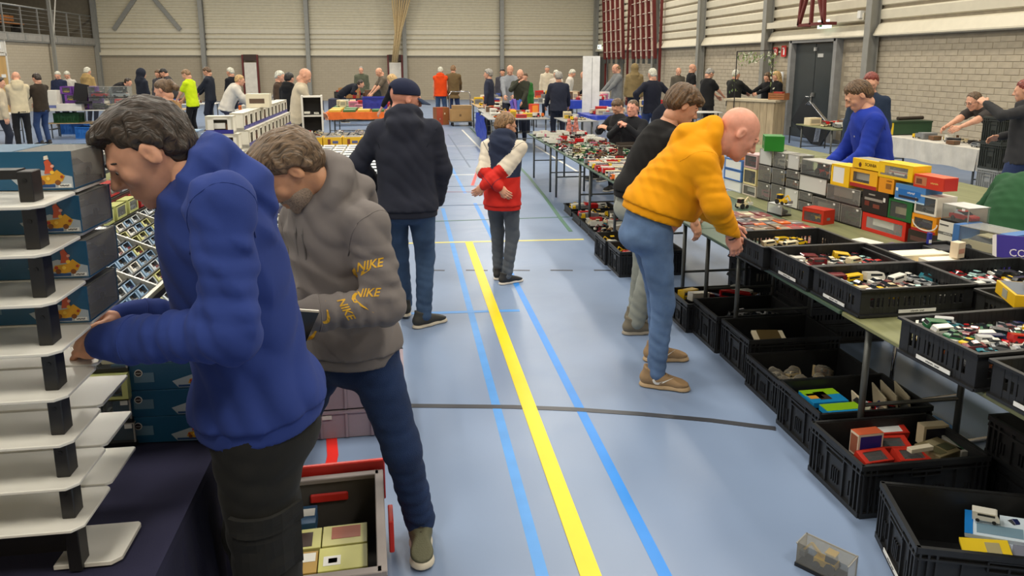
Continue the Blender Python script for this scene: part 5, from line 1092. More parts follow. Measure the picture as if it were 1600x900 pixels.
for k in range(9): toy(('saloon', 'van', 'digger')[k % 3], ('grey', 'black', 'red', 'navy')[k % 4], (2.3+.05*(k % 5)+.02, 3.2+.1*(k//5), .165), (.1*k, .2, k), 'among the cardboard dividers', .9)
RB = (200, 52, 38)
for x, y, z, L, D, h, lb, kd in ((2.0, 2.72, .16, .15, .08, .05, 'front red framed box at the left of its crate', 'saloon'), (2.17, 2.72, .16, .15, .08, .05, 'front red framed box beside its twin', 'saloon'), (2.13, 2.82, .17, .16, .08, .055, 'red framed box in the middle of its crate', 'van'), (2.2, 2.94, .17, .17, .09, .08, 'tall red framed box at the back of its crate', 'van')):
    o = window_box(lb, (x, y, z), rnd.uniform(-.08, .08), L, h, D, RB, kd, 'black', (.16, .84, .14, .8), inner=(90, 60, 60)); o.rotation_euler = (-1.25, 0, rnd.uniform(-.1, .1)); o.location.z += .02; o.location.y += .04
loose('white box with a deep blue panel standing in the red box crate', 2.02, 2.86, .155, .13, .06, .11, (226, 210, 190), .05, [('f', .08, .92, .12, .9, (44, 40, 130)), ('b', .1, .9, .1, .9, (150, 90, 70)), ('t', 0, 1, 0, 1, (206, 96, 60))])
loose('cream box with a dark panel at the back of the red box crate', 2.38, 2.9, .16, .13, .05, .1, (190, 176, 146), 0, [('f', .1, .92, .14, .86, (26, 26, 40))]); loose('flat camouflage patterned box in the red box crate', 2.33, 2.72, .17, .16, .13, .04, (122, 110, 80), .3, [('t', .1, .4, .1, .8, (90, 86, 60)), ('t', .5, .9, .2, .6, (70, 72, 50)), ('t', .4, .7, .6, .95, (150, 140, 110))]); loose('green windowed box with grey frame in the red box crate', 2.46, 2.75, .17, .1, .16, .04, (170, 168, 160), -.1, [('t', .15, .85, .12, .88, (30, 70, 46))]); loose('white cream strip box across the red box crate', 2.2, 2.74, .225, .12, .03, .02, (222, 212, 190), .12)
# blister packs in the near crate
for k, (dx, dy, z, L, D, c, lb, pr, rz) in enumerate(((-.02, .06, .14, .2, .14, (206, 222, 236), 'blister pack with a white jeep on blue card', [('t', .0, .14, 0, 1, (20, 120, 200)), ('t', .2, .95, .1, .5, (120, 150, 170))], -.7), (-.1, -.04, .12, .16, .1, (232, 200, 40), 'yellow carton in the blister pack crate', [('t', .5, .8, .2, .8, (170, 160, 120))], -.5), (.03, -.08, .13, .22, .12, (190, 200, 220), 'blister pack with red car and violet edge', [('t', 0, 1, .8, 1, (70, 60, 150)), ('t', .1, .9, .1, .7, (120, 124, 140))], -.8), (.13, .02, .12, .18, .12, (228, 226, 222), 'white blister card under the jeep pack', [('t', .1, .9, .1, .5, (190, 190, 200))], -.9), (.2, -.1, .12, .18, .1, (196, 176, 60), 'dull yellow blister card in the corner crate', (), -.2))):
    loose(lb, 2.12+dx, 2.22+dy, z, L, D, .02, c, rz, pr, rx=.15, ry=-.15)
toy('van', 'white', (2.2, 2.3, .19), (.1, -.1, -.7), 'inside the blue blister pack', .9); toy('saloon', 'red', (2.26, 2.1, .18), (.1, -.1, -.8), 'inside the violet edged blister pack', .95); toy('saloon', 'navy', (2.3, 2.26, .17), (.2, 0, -.2), 'between the blister packs', .9)
loose('white framed card with brown window in the deep crate', 2.16, 4.17, .2, .2, .1, .02, (226, 214, 186), -.15, [('t', .15, .85, -.02, 1.02, (96, 80, 48))], rx=.3)
for k in range(7): toy(('digger', 'van', 'saloon')[k % 3], ('black', 'grey', 'silver')[k % 3], (2.2+.07*k, 4.62+.06*(k % 3), .17), (.3*k, .3, k*1.3), 'in the crate of dark oddments', 1.2)
for k, (x, y, c, L, kd) in enumerate(((2.1, 5.16, 'yellow', 1.3, 'bus'), (2.16, 5.06, 'maroon', 1.3, 'truck'), (2.22, 5.0, 'white', 1.2, 'saloon'), (2.42, 5.04, 'red', 1.5, 'bus'), (2.3, 5.1, 'navy', 1., 'van'), (2.52, 5.1, 'brown', 1.3, 'truck'))): toy(kd, c, (x, y, .17), (0, .1, .6-.3*k), 'in the crate near the bald man', L)
bub = clear_mat('bubble_plastic', (220, 214, 200), .12, .15)
for k in range(6):
    x, y = 2.14+.1*(k % 4), 3.72+.12*(k//3); b_ = empty('bubble_pack', (x, y, .13)); tag(b_, 'crumpled clear bubble pack, %s row, %s from the left, behind the lime cards' % (('front', 'back')[k//3], ORD[k % 3]), 'packaging', 'bubble packs'); b_.rotation_euler = (rnd.uniform(-.5, .5), rnd.uniform(-.5, .5), rnd.uniform(0, 3))
    v, q = sdf_mesh([E((0, 0, 0), (.055, .04, .028)), E((.02, .01, .01), (.035, .03, .03))], .009, k=.01, disp=lambda X, Y, Z: .004*np.sin(90*X+40*Y)*np.sin(80*Z+50*Y)); link('bubble', np_mesh('bubble', [(v, q, 0)], bub), b_); MB().box((0, 0, -.022), (.12, .09, .003)).build('card', colmat(((170, 150, 110), (90, 80, 70), (200, 190, 160))[k % 3], .6), b_); o = link('model', car_mesh('saloon', ('brown', 'silver', 'cream')[k % 3]), b_, (0, 0, -.02)); o.scale = (.8,)*3
# stacked crates under the tables
for x, y, n, h, lb in ((3.02, 4.75, 4, .13, 'empty black tray in the stack under the green table'), (3.02, 5.6, 3, .16, 'black tray in the stack under the far green table'), (2.88, 2.55, 2, .19, 'black crate in the pair under the near table')):
    for k in range(n): crate(['%s, lowest' % lb, '%s, second from the floor' % lb, '%s, third from the floor' % lb, '%s, topmost' % lb][k] if n > 2 else ['%s, lower' % lb, '%s, upper' % lb][k], x, y, k*(h+.002), 0, .6, .4, h, 'tray' if h < .17 else 'crate', group='crates stored under the tables')
# chrome cantilever chair legs and flat items under the near table
ch = empty('cantilever_stool', (3.0, 3.4, 0), .1); tag(ch, 'black stool with chrome cantilever legs under the near table', 'stool')
for s in (-.23, .23):
    MB().tube([(.45, s, .45), (.02, s, .45), (-.05, s, .4), (-.05, s, .05), (-.02, s, .014), (.5, s, .014)] if 0 else [(-.2, s, .45), (-.26, s, .42), (-.27, s, .05), (-.24, s, .014), (.2, s, .014)], .012, 8).build('leg', M_chrome, ch, smooth=True)
MB().box((0, 0, .47), (.44, .44, .05)).build('seat', mat('seat_black', (30, 30, 32), .7), ch, bevel=.015)
# clear case on the floor at the lower right
fcs = case_box('clear plastic case with a small gold model, standing on the blue floor', (1.56, 2.32, 0), -1.0, .17, .075, .085, 'digger', 'yellow', back=None, sticker=False, tint=M_smoke); fcs.rotation_euler = (0, 0, 2.2); fcs.location = (1.66, 2.28, .001); fcs.scale = (1.2,)*3
# rows of lorries and cars on the far tables
TR = ['red', 'yellow', 'cream', 'orange', 'yellow', 'cream', 'white', 'red']; r = random.Random(9)
for j in range(13):
    for i in range(5):
        x = 2.2+i*.19+r.uniform(-.015, .015); y = 6.98+j*.135+r.uniform(-.01, .01); c = TR[(i*3+j) % 8]; toy(('truck', 'truck', 'bus')[(i+j) % 3], c, (x, y, .742), (0, 0, r.uniform(-.15, .15)+PI*(j % 2)), 'in the %s row of the lorry table' % ORD[j], 1.08, group='toy lorries lined up on the lorry table')
for j in range(15):
    for i in range(7):
        if r.random() < .18: continue
        x = 2.17+i*.125+r.uniform(-.02, .02); y = 8.92+j*.115+r.uniform(-.02, .02); c = r.choice(['white', 'green', 'black', 'red', 'silver', 'brown', 'cream', 'white', 'green', 'maroon']); toy(r.choice(('saloon', 'van', 'saloon', 'digger')), c, (x, y, .742), (0, 0, r.uniform(-.7, .7)), 'in the %s row before the seated man' % ORD[j], 1.05, group='toys on the table before the seated man')
for k, (x, y) in enumerate(((2.45, 9.7), (2.62, 10.3), (2.4, 10.05))):
    m_ = empty('grass_mat', (x, y, .742)); tag(m_, ('long green grass strip among the toy cars', 'short green grass strip at the far table edge', 'middle green grass strip under the toy cars')[k], 'scenery mat', 'grass strips'); MB().box((0, 0, .004), (.5, .12, .008)).build('mat', mat('grass_mat', (86, 112, 44), .95, var=.3, vs=60, bump=.8, bs=300), m_)
br_ = empty('model_bridge', (2.86, 9.15, .742), .1); tag(br_, 'dark brown model bridge standing on the toy car table', 'model'); MB().box((0, 0, .15), (.36, .12, .02)).build('deck', mat('bridge_brown', (60, 50, 42), .7), br_)
for s in (-1, 1): MB().box((s*.14, 0, .07), (.03, .1, .14)).build('pier', mat('bridge_brown'), br_)
for s in (-1, 1): MB().box((0, s*.055, .18), (.36, .008, .03)).build('parapet', mat('bridge_brown'), br_)
window_box('teal open box with a pale leaflet by the seated man', (2.9, 8.35, .742), -.4, .22, .12, .12, (60, 122, 116), 'van', 'green', (.1, .6, .2, .8), inner=(200, 190, 140))
r = random.Random(21)
for j in range(12):
    for i in range(6):
        if r.random() < .15: continue
        toy(r.choice(('saloon', 'van', 'truck')), r.choice(['red', 'pink', 'white', 'silver', 'maroon', 'black', 'brown']), (2.2+i*.15+r.uniform(-.02, .02), 10.85+j*.14, .742), (0, 0, r.uniform(-.6, .6)), 'in the %s row of the far end table' % ORD[j], 1.1, group='toys on the far end table')
# ---------------------------------------------------------------- left-hand stall: shelves, racks, boxes
M_navyc = cloth('navy_tablecloth', (38, 38, 62), .95, bump=.25, bs=500, var=.08); M_shelf = mat('shelf_white', (222, 220, 212), .3, var=.02); M_bracket = mat('bracket_black', (30, 29, 29), .4)
def clothtable(label, x0, x1, y0, y1, z, m):
    t = empty('draped_table', ((x0+x1)/2, (y0+y1)/2, 0)); tag(t, label, 'table'); w, d = x1-x0, y1-y0
    MB().box((0, 0, z-.015), (w-.02, d-.02, .02)).build('tabletop', M_ply, t)
    for sx in (-1, 1):
        for sy in (-1, 1): MB().tube([(sx*(w/2-.08), sy*(d/2-.1), 0), (sx*(w/2-.08), sy*(d/2-.1), z-.03)], .016).build('leg', M_leg, t)
    n = 60; per = []
    for (a, b) in (((-w/2, -d/2), (w/2, -d/2)), ((w/2, -d/2), (w/2, d/2)), ((w/2, d/2), (-w/2, d/2)), ((-w/2, d/2), (-w/2, -d/2))):
        k = max(8, int(math.hypot(b[0]-a[0], b[1]-a[1])*14)); per += [(ease(a[0], b[0], i/k), ease(a[1], b[1], i/k)) for i in range(k)]
    vs = []; n = len(per)
    for i, (x, y) in enumerate(per):
        L_ = math.hypot(x, y); 
        for j, zz in enumerate((z, z-.02, z-.3, .02)):
            f_ = (0, .004, .02+.012*math.sin(i*1.3), .035+.025*math.sin(i*1.3+.4))[j]; ox = f_ if x >= w/2-1e-6 else -f_ if x <= -w/2+1e-6 else 0; oy = f_ if y >= d/2-1e-6 else -f_ if y <= -d/2+1e-6 else 0
            vs.append((x+ox, y+oy, zz))
    fs = [(4*i+j, 4*((i+1) % n)+j, 4*((i+1) % n)+j+1, 4*i+j+1) for i in range(n) for j in range(3)]+[tuple(4*i for i in range(n))]
    MB().add(vs, fs).build('tablecloth', m, t, smooth=False); return t
clothtable('table draped in navy cloth under the white shelves', -1.75, -.62, .9, 2.44, .74, M_navyc)
clothtable('table draped in navy cloth under the sloping car racks', -1.75, -.6, 2.5, 6.4, .74, M_navyc)
# ---- white shelf display
RX, RY = -.765, 1.65
rack = empty('shelf_display', (RX, RY, .745)); tag(rack, 'white tiered shelf display with black brackets on the navy table', 'shelf display')
def shelf_poly(x0, x1, y0, y1, c): return [(x0, y0), (x1-c, y0), (x1, y0+c), (x1, y1-c*.4), (x1-c*.4, y1), (x0, y1)]
levels = [.886, .993, 1.10, 1.21, 1.318, 1.43, 1.54, 1.645]
for k, z in enumerate(levels):
    zz = z-.745
    MB().prism(shelf_poly(-.75, .0, 0, .185, .022), zz-.008, zz).build('shelf', M_shelf, rack, bevel=.0015)
    MB().prism(shelf_poly(-.75, -.005, .192, .38, .012), zz-.006, zz+.002).build('shelf', M_shelf, rack, bevel=.0015)
MB().prism(shelf_poly(-.1, .05, .06, .22, .02), .0, .012).build('foot', M_shelf, rack, bevel=.0015); MB().box((-.4, .11, .06), (.7, .012, .08)).build('foot_beam', M_bracket, rack)
zs = [.745]+levels+[1.72]
for k in range(len(zs)-1):
    for x in (-.045, -.7):
        MB().box((x, .07, (zs[k]+zs[k+1])/2-.745-.004), (.03, .045, zs[k+1]-zs[k]-.008)).build('bracket', M_bracket, rack, bevel=.002)
        if k and x > -.1: MB().tube([(x, .046, (zs[k]+zs[k+1])/2-.735), (x, .048, (zs[k]+zs[k+1])/2-.735)], .005, 8).build('bolt', mat('bolt_dark', (12, 12, 12), .4), rack)
MB().box((-.38, .07, .96), (.64, .04, .02)).build('top_rail', M_bracket, rack)
# ---- teal boxes with a pirate-cart print and a clear end
TEAL = (28, 84, 118)
def teal_box(label, loc, rz, L=.34, D=.11, h=.088, full=True):
    o = boxroot('model_box', label, loc, rz, 'box', 'teal model boxes with a cart print'); e = .0
    if full:   # open towards a clear right-hand end
        t = .003; MB().box((L/2, t/2, h/2), (L, t, h)).box((L/2, D-t/2, h/2), (L, t, h)).box((L/2, D/2, t/2), (L, D-2*t, t)).box((L*.31, D/2, h-t/2), (L*.62, D-2*t, t)).box((L*.55, D/2, h/2), (t, D-2*t, h-2*t)).build('carton', colmat(TEAL, .35), o)
    else: MB().box((L/2, D/2, h/2), (L, D, h)).build('carton', colmat(TEAL, .35), o, bevel=.001)
    def P(nm, poly, rgb, y=-.0008): MB().prism(poly, y-.0004, .0, ax='y').build(nm, colmat(rgb, .45), o)
    P('printed_panel', [(L*.66, .004), (L*.995, .004), (L*.995, h*.34), (L*.8, h*.52), (L*.6, h*.3)], (168, 178, 186))
    P('printed_cart', [(L*.76, h*.2), (L*.84, h*.14), (L*.93, h*.22), (L*.95, h*.36), (L*.9, h*.52), (L*.86, h*.4), (L*.78, h*.36)], (206, 152, 36), -.0014)
    P('printed_figure', [(L*.82, h*.42), (L*.88, h*.44), (L*.87, h*.68), (L*.85, h*.8), (L*.825, h*.74), (L*.83, h*.6)], (196, 84, 52), -.002)
    P('printed_figure', [(L*.825, h*.78), (L*.855, h*.8), (L*.85, h*.9), (L*.828, h*.88)], (222, 214, 200), -.002)
    for a_, b_, r_, rgb in ((.8, .2, .07, (120, 70, 26)), (.9, .19, .07, (120, 70, 26)), (.87, .46, .05, (236, 190, 60)), (.84, .3, .05, (232, 190, 70)), (.79, .3, .045, (176, 60, 40)), (.93, .34, .04, (160, 60, 36)), (.875, .62, .04, (230, 170, 150))):
        P('printed_detail', [(L*a_+r_*h*math.cos(t), h*b_+r_*h*math.sin(t)) for t in [2*PI*i/8 for i in range(8)]], rgb, -.0026)
    P('printed_panel', [(L*.9, .006), (L*.985, .006), (L*.985, .014), (L*.9, .014)], (232, 232, 228), -.0014); P('printed_panel', [(L*.66, .006), (L*.88, .006), (L*.88, .013), (L*.66, .013)], (30, 70, 120), -.0014)
    P('printed_panel', [(L*.22, h*.3), (L*.42, h*.3), (L*.42, h*.66), (L*.22, h*.66)], (96, 128, 150))
    P('printed_badge', [(L*.27+.012*math.cos(t), h*.66+.012*math.sin(t)) for t in [2*PI*i/16 for i in range(16)]], (226, 222, 214), -.0016); P('printed_badge', [(L*.27+.0095*math.cos(t), h*.66+.0095*math.sin(t)) for t in [2*PI*i/16 for i in range(16)]], (50, 34, 40), -.0022)
    link('lettering', text_mesh('~~~~~', .006, colmat((210, 208, 204), .5)), o, (L*.27, -.0026, h*.66), (PI/2, 0, 0)); link('lettering', text_mesh('~~~~~~', .0062, colmat((40, 44, 60), .5)), o, (L*.9425, -.0022, .01), (PI/2, 0, 0))
    MB().box((L*.31, D/2, h+.0006), (L*.6, D*.86, .0012)) if full else MB().box((L/2, D/2, h+.0006), (L*.94, D*.86, .0012)).build('top_print', colmat((112, 158, 188), .35), o)
    MB().tube([(L*.3+.03*math.cos(t), D*.5+.03*math.sin(t), h+.002) for t in [2*PI*i/20 for i in range(21)]], .003, 5).build('printed_ring', colmat((230, 232, 230), .5), o)
    if full:   # clear end compartment with a model
        MB().quad((L-.001, .002, .002), (L-.001, D-.002, .002), (L-.001, D-.002, h-.002), (L-.001, .002, h-.002)).quad((L*.62, .002, h-.001), (L-.001, .002, h-.001), (L-.001, D-.002, h-.001), (L*.62, D-.002, h-.001)).build('clear_end', M_smoke, o); MB().box((L*.78, D/2, .008), (L*.4, D*.9, .01)).build('plinth', M_dkbase, o); MB().box((L*.57, D/2, h/2), (.002, D*.94, h*.9)).box((L*.78, D-.006, h/2), (L*.42, .003, h*.94)).build('inner_card', colmat((206, 198, 188), .6), o)
        m_ = link('model', car_mesh('saloon', 'silver'), o, (L*.85, D/2, .014), (0, 0, PI/2)); m_.scale = (1.35,)*3
    return o
for k, (z, dx) in enumerate(((1.645, .0), (1.54, .02), (1.43, .035), (1.318, .0))):
    if k < 4: teal_box(('teal model box with cart print on the topmost white shelf', 'teal model box with cart print on the second white shelf', 'teal model box with cart print on the third white shelf', 'teal model box with cart print on the shelf by his hand')[k], (RX-.345+dx*.3, RY+.197, z+.004), -.03, L=.34, D=.175, h=.09, full=True)
# stack by the blue hoodie
for k in range(3): teal_box(('lowest', 'middle', 'upper')[k]+' teal box in the stack behind the blue hoodie', (-.95+.008*k, 2.33, .745+.089*k), -.06+.02*k, L=.3, D=.11, h=.088, full=False)
o = window_box('pale blue framed box topping the teal stack', (-.87, 2.335, 1.013), -.04, .2, .1, .05, (150, 186, 214), 'saloon', 'grey', (.1, .9, .2, .8))
LIME = (196, 200, 128)
window_box('lime box with a clear window beside the teal stack', (-1.05, 2.3, .905), 0, .17, .12, .085, LIME, 'saloon', 'grey', (.2, .9, .15, .6), inner=(60, 50, 40))
case_box('clear case with a pale car on the lime box', (-1.0, 2.32, .992), 0, .12, .09, .085, 'saloon', 'cream', back=None)
for k, (x, z) in enumerate(((-1.06, .745), (-.96, .745), (-1.06, .825), (-.965, .825))): case_box(('dark clear case, lower left under the lime box', 'dark clear case, lower right under the lime box', 'dark clear case, upper left under the lime box', 'dark clear case, upper right under the lime box')[k], (x-.01, 2.31, z), 0, .095, .09, .078, 'saloon', 'black', back=(60, 58, 58), group='dark cases under the lime box')
teal_box('small teal box standing behind the clear case', (-.92, 2.46, .905), .5, L=.14, D=.08, h=.1, full=False)
# ---- sloping racks of small boxes
M_rackblk = mat('rack_black', (34, 33, 32), .5); M_rail2 = mat('rack_rail', (168, 166, 158), .3, metal=.5)
cartons = {k: mat('minicarton_'+k, v, .4, var=.03) for k, v in dict(pale=(188, 198, 206), lime=(206, 206, 140), white=(226, 224, 216), blue=(132, 164, 196)).items()}
proto = {}
def mini(c, cc):
    if (c, cc) not in proto:
        L, D, h, t = .1, .045, .048, .0025; q = MB().box((L/2, D/2, t/2), (L, D, t)).box((L/2, D-t/2, h/2), (L, t, h)).box((t/2, D/2, h/2), (t, D, h)).box((L-t/2, D/2, h/2), (t, D, h)).box((L/2, D/2, h-t/2), (L, D, t)).box((L/2, t/2, h*.11), (L, t, h*.22)).box((.009, t/2, h/2), (.018, t, h)).box((L-.006, t/2, h/2), (.012, t, h)).box((L*.3, t/2, h*.33), (.02, t, h*.3))
        ca = q.mesh('carton', cartons[c])
        # the card back inside the window
        ins = MB().box((L/2, D*.45, h*.5), (L*.9, .002, h*.86)).mesh('inner_card', mat('minicard_dark', (52, 46, 42), .5))
        proto[(c, cc)] = (ca, ins, car_mesh('saloon', cc))
    return proto[(c, cc)]
nb_ = [0]
def sloped_rack(label, x_hi, z_hi, x_lo, z_lo, y0, y1, rows, where, seed):
    r = random.Random(seed); o = empty('display_rack', ((x_hi+x_lo)/2, (y0+y1)/2, .745)); tag(o, label, 'display rack'); L = o.location
    dx, dz = x_lo-x_hi, z_lo-z_hi; sl = math.hypot(dx, dz); u = Vector((dx/sl, 0, dz/sl)); n_ = Vector((-dz/sl, 0, dx/sl)); n_ = n_ if n_.z > 0 else -n_
    O = Vector((x_hi, y0, z_hi)); th_ = math.atan2(-dz, dx)
    def at(a, y, h): return O+u*a+Vector((0, y-y0, 0))+n_*h-L
    R = Matrix((u, (0, 1, 0), n_)).transposed()
    MB().box(at(sl/2, (y0+y1)/2, -.01), (sl, y1-y0, .02), R=R).build('panel', M_rackblk, o)
    for yy in (y0+.05, y1-.05): MB().bar(at(.1, yy, -.02), Vector((x_hi+.1, yy, .745))-L, .03).build('support', M_rackblk, o)
    ny = int((y1-y0)/.46); w = (y1-y0)/ny
    for i in range(ny+1): MB().box(at(sl/2, y0+i*w, .018), (sl, .016, .036), R=R).build('divider', M_rail2, o)
    MB().box(at(sl+.006, (y0+y1)/2, .014), (.014, y1-y0, .04), R=R).build('edge_rail', M_rail2, o)
    for j in range(rows):
        a = (j+1)*sl/rows-.008; MB().box(at(a, (y0+y1)/2, .012), (.006, y1-y0, .024), R=R).build('ledge', M_rackblk, o)
    k4 = 4
    for i in range(ny):
        for j in range(rows):
            for k in range(k4):
                c = r.choice(['pale', 'pale', 'lime', 'white', 'blue']); cc = r.choice(['black', 'black', 'grey', 'maroon', 'navy', 'silver']); ca, ins, cm = mini(c, cc); nb_[0] += 1
                p = at((j+1)*sl/rows-.013, y0+i*w+.014+k*(w-.02)/k4, .002)+L
                # front of the box looks up along the slope normal
                X = Vector((0, 1, 0)); Z = -u*.82+n_*.57; Z.normalize(); Yv = Z.cross(X).normalized()
                b = link('model_car_box', ca, None); b.matrix_world = Matrix.Translation(p) @ Matrix((X, Yv, Z)).transposed().to_4x4(); b.scale = (.98,)*3
                tag(b, '%s small box with %s car %s, %s panel, %s row' % (c, cc, where, ORD[i], ORD[j]), 'box', 'small model boxes '+where); link('inner_card', ins, b); m_ = link('model', cm, b, (.05, .018, .003)); m_.scale = (.72,)*3
sloped_rack('upper sloping black rack of small boxed cars', -1.55, 1.07, -1.17, .90, 2.55, 5.35, 7, 'in the upper sloping rack', 3)
sloped_rack('lower sloping black rack of small boxed cars', -1.12, .89, -.66, .79, 2.55, 5.35, 7, 'in the lower sloping rack', 4)
# boxes on the ledge above the racks
bk = empty('back_shelf', (-1.68, 4.6, .745)); tag(bk, 'dark stepped shelf above the sloping racks', 'shelf')
for k, (x, z) in enumerate(((.0, .3), (-.1, .4), (-.2, .53))): MB().box((x, 0, z), (.1, 2.8, .014)).build('step', M_rackblk, bk); MB().box((x+.048, 0, z-.05), (.006, 2.8, .09)).build('riser', colmat((110, 40, 40) if k == 1 else (190, 190, 140), .6), bk)
for s in (-1, 1): MB().box((-.12, s*1.38, .26), (.26, .03, .52)).build('upright', M_rackblk, bk)
for k in range(3):
    for i in range(14):
        col = (LIME, (150, 168, 184), (200, 204, 196))[k] if (i+k) % 4 else ((176, 40, 44), (176, 40, 44), (160, 196, 206))[k]
        window_box(('lime', 'slate blue', 'pale')[k]+' framed model box, %s on the %s step above the racks' % (ORD[i], ('lowest', 'middle', 'highest')[k]), (-1.64-.1*k, 3.24+i*.195, .745+(.308, .408, .538)[k]), PI/2, .15, .07, .085 if k < 2 else .12, col, 'saloon', ('black', 'silver', 'navy')[i % 3], (.1, .9, .2, .85), group='model boxes on the stepped shelf')
# ---- grey crates on the floor, one with a red lid
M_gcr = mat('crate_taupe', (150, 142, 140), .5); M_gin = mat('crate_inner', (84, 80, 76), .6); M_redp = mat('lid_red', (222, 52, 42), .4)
gc = empty('lidded_crate', (-.33, 2.48, 0), .05); tag(gc, 'grey crate with red lid and handles holding boxed models by the blue hoodie', 'crate'); W_, D_, Hh = .4, .6, .3
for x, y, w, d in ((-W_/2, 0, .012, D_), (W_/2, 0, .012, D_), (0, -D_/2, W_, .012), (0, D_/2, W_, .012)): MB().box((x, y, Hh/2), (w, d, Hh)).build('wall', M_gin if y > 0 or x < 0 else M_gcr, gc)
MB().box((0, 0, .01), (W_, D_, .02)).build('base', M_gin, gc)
for x, y, w, d in ((-W_/2, 0, .034, D_+.03), (W_/2, 0, .034, D_+.03), (0, -D_/2, W_, .034), (0, D_/2, W_, .034)): MB().box((x, y, Hh), (w, d, .02)).build('rim', M_gcr, gc, bevel=.003)
for i in range(4): MB().box((W_/2+.01, -D_/2+.06+i*.15, Hh/2-.01), (.014, .012, Hh-.03)).build('rib', M_gcr, gc)
MB().box((0, D_/2-.012, Hh-.075), (.15, .012, .04)).build('handle', M_redp, gc, bevel=.006); MB().box((.0, D_/2+.045, Hh-.05), (W_+.05, .02, .18)).box((W_/2+.04, .22, .1), (.02, .12, .14)).build('lid', M_redp, gc, bevel=.004)
gx, gy = -.33, 2.5
for k, (dx, dy, z, L, D, h, c, lb, pr) in enumerate(((-.23, .12, .09, .16, .12, .06, (48, 86, 122), 'blue boxed model at the back of the lidded crate', [('t', .6, .95, .4, .8, (226, 226, 220)), ('t', .1, .4, .5, .8, (120, 150, 180))]), (-.22, -.02, .09, .19, .12, .05, (206, 204, 130), 'lime boxed model with dark window in the lidded crate', [('t', .1, .8, .1, .8, (60, 40, 34))]), (-.02, -.01, .09, .2, .12, .05, (210, 206, 134), 'lime boxed model with red window in the lidded crate', [('t', .2, .85, .3, .9, (170, 84, 56))]), (-.22, -.15, .09, .19, .12, .045, (178, 144, 74), 'tan boxed model with a barcode label in the lidded crate', [('t', .5, .95, .5, .9, (228, 228, 222))]), (-.02, -.15, .09, .21, .13, .05, (206, 204, 120), 'lime boxed model with a barcode label in the lidded crate', [('t', .1, .45, .2, .6, (230, 230, 226)), ('t', .2, .38, .3, .5, (60, 60, 60))]), (-.2, -.26, .09, .36, .09, .045, (208, 206, 130), 'long lime box at the front of the lidded crate', [('t', .2, .6, .2, .8, (50, 46, 42))]))):
    dx, L, z = dx*.8, L*.82, z+.06
    o = carton(lb, (gx+dx, gy+dy, z), .05, L, D, h, c, pr)
    cc_ = carton('grey packed carton under the boxed models in the lidded crate', (gx+dx+.005, gy+dy+.005, 0.022), .05, L-.02, D-.02, .125, (120, 116, 108), group='cartons filling the lidded crate')
for k, (x, y, z, rz) in enumerate(((-.35, 3.88, 0, .02), (-.35, 3.88, .162, .02))):
    o = empty('storage_crate', (x, y, z), rz); tag(o, ('lower mauve grey crate standing between his legs', 'upper mauve grey crate standing between his legs')[k], 'crate', 'mauve grey crates'); m = mat('crate_mauve', (142, 128, 138), .5)
    for a, b, w, d in ((-.29, 0, .012, .4), (.29, 0, .012, .4), (0, -.2, .59, .012), (0, .2, .59, .012)): MB().box((a, b, .08), (w, d, .15)).build('wall', m, o)
    MB().box((0, 0, .01), (.58, .4, .012)).build('base', m, o)
    for a, b, w, d in ((-.295, 0, .02, .43), (.295, 0, .02, .43), (0, -.205, .61, .02), (0, .205, .61, .02)): MB().box((a, b, .15), (w, d, .014)).build('rim', m, o)
    for i in range(5): MB().box((-.26+i*.13, -.21, .075), (.012, .016, .13)).build('rib', m, o)
    MB().box((-.12, -.212, .125), (.09, .006, .02)).build('label_holder', mat('bolt_silver', (196, 194, 190), .4), o)
# ---------------------------------------------------------------- everyone farther off
def far(label, px, py, Y, face, top, legs=(40, 44, 56), hair=('short', 'brown'), h=None, skin='fair', **k):
    p = aY(px, py, Y); pk = {q: k.pop(q) for q in list(k) if q in ('lean', 'bend', 'nod', 'look', 'hl', 'hr', 'sit', 'twist', 'polel', 'poler', 'fl_', 'fr_', 'build', 'hip', 'roll', 'side')}
    hh = h or max(1.55, min(1.93, p.z-.015)); return person(label, pose(p.x, p.y, face, h=hh, **pk), top, legs, skin, hair, **k)
REACH = dict(hl=(-.15, .42, .95), hr=(.15, .42, .95)); JEANS = (66, 88, 122); DKJ = (44, 54, 78)
far('bald man in a cream hoodie and black trousers at the left stall', 25, 122, 18.4, 330, (206, 192, 160), (34, 34, 36), ('none', 'sandy'), h=1.72, nod=20, hood=1, **REACH)
far('man in a dark brown sweater and jeans beside the cream hoodie', 57, 115, 19.2, 300, (56, 48, 40), (50, 70, 110), ('short', 'dark'), nod=22, **REACH)
far('dark haired person half out of view at the left edge', -4, 120, 16.8, 60, (190, 176, 150), hair=('short', 'dark'))
far('grey haired person in dark blue behind the purple boxes', 90, 115, 25, 180, (40, 46, 70), hair=('short', 'white'), h=1.66, nod=25)
far('white haired person in a pale shirt behind the purple boxes', 105, 116, 25.5, 180, (200, 196, 186), hair=('short', 'white'), h=1.66, nod=35)
far('person in a tan hooded coat and pale cap, seen from behind', 136, 110, 25, 20, (168, 142, 94), hair=('short', 'white'), hood=1, coat=True, h=1.78)
far('person in black bending over a far left table', 172, 118, 26, 95, (30, 30, 34), hair=('short', 'dark'), lean=35, bend=35, h=1.75, **REACH)
far('person in a dark navy hooded jacket, hood up, from behind', 221, 116, 22, 40, (36, 40, 52), hair=('hood', 'black'), hood=1, coat=True, h=1.74)
far('brown haired person behind the hooded navy jacket', 247, 111, 25, 200, (70, 70, 76), hair=('long', 'brown'), h=1.7)
far('person in black and white checks bending beyond the ponytail', 268, 112, 24.9, 260, (60, 58, 60), hair=('short', 'black'), lean=18, nod=40, h=1.78)
far('woman with a brown ponytail and tan jacket behind the blue hoodie man', 256, 127, 9.6, 285, (150, 116, 74), hair=('pony', 'brown'), h=1.72, nod=25, coat=True)
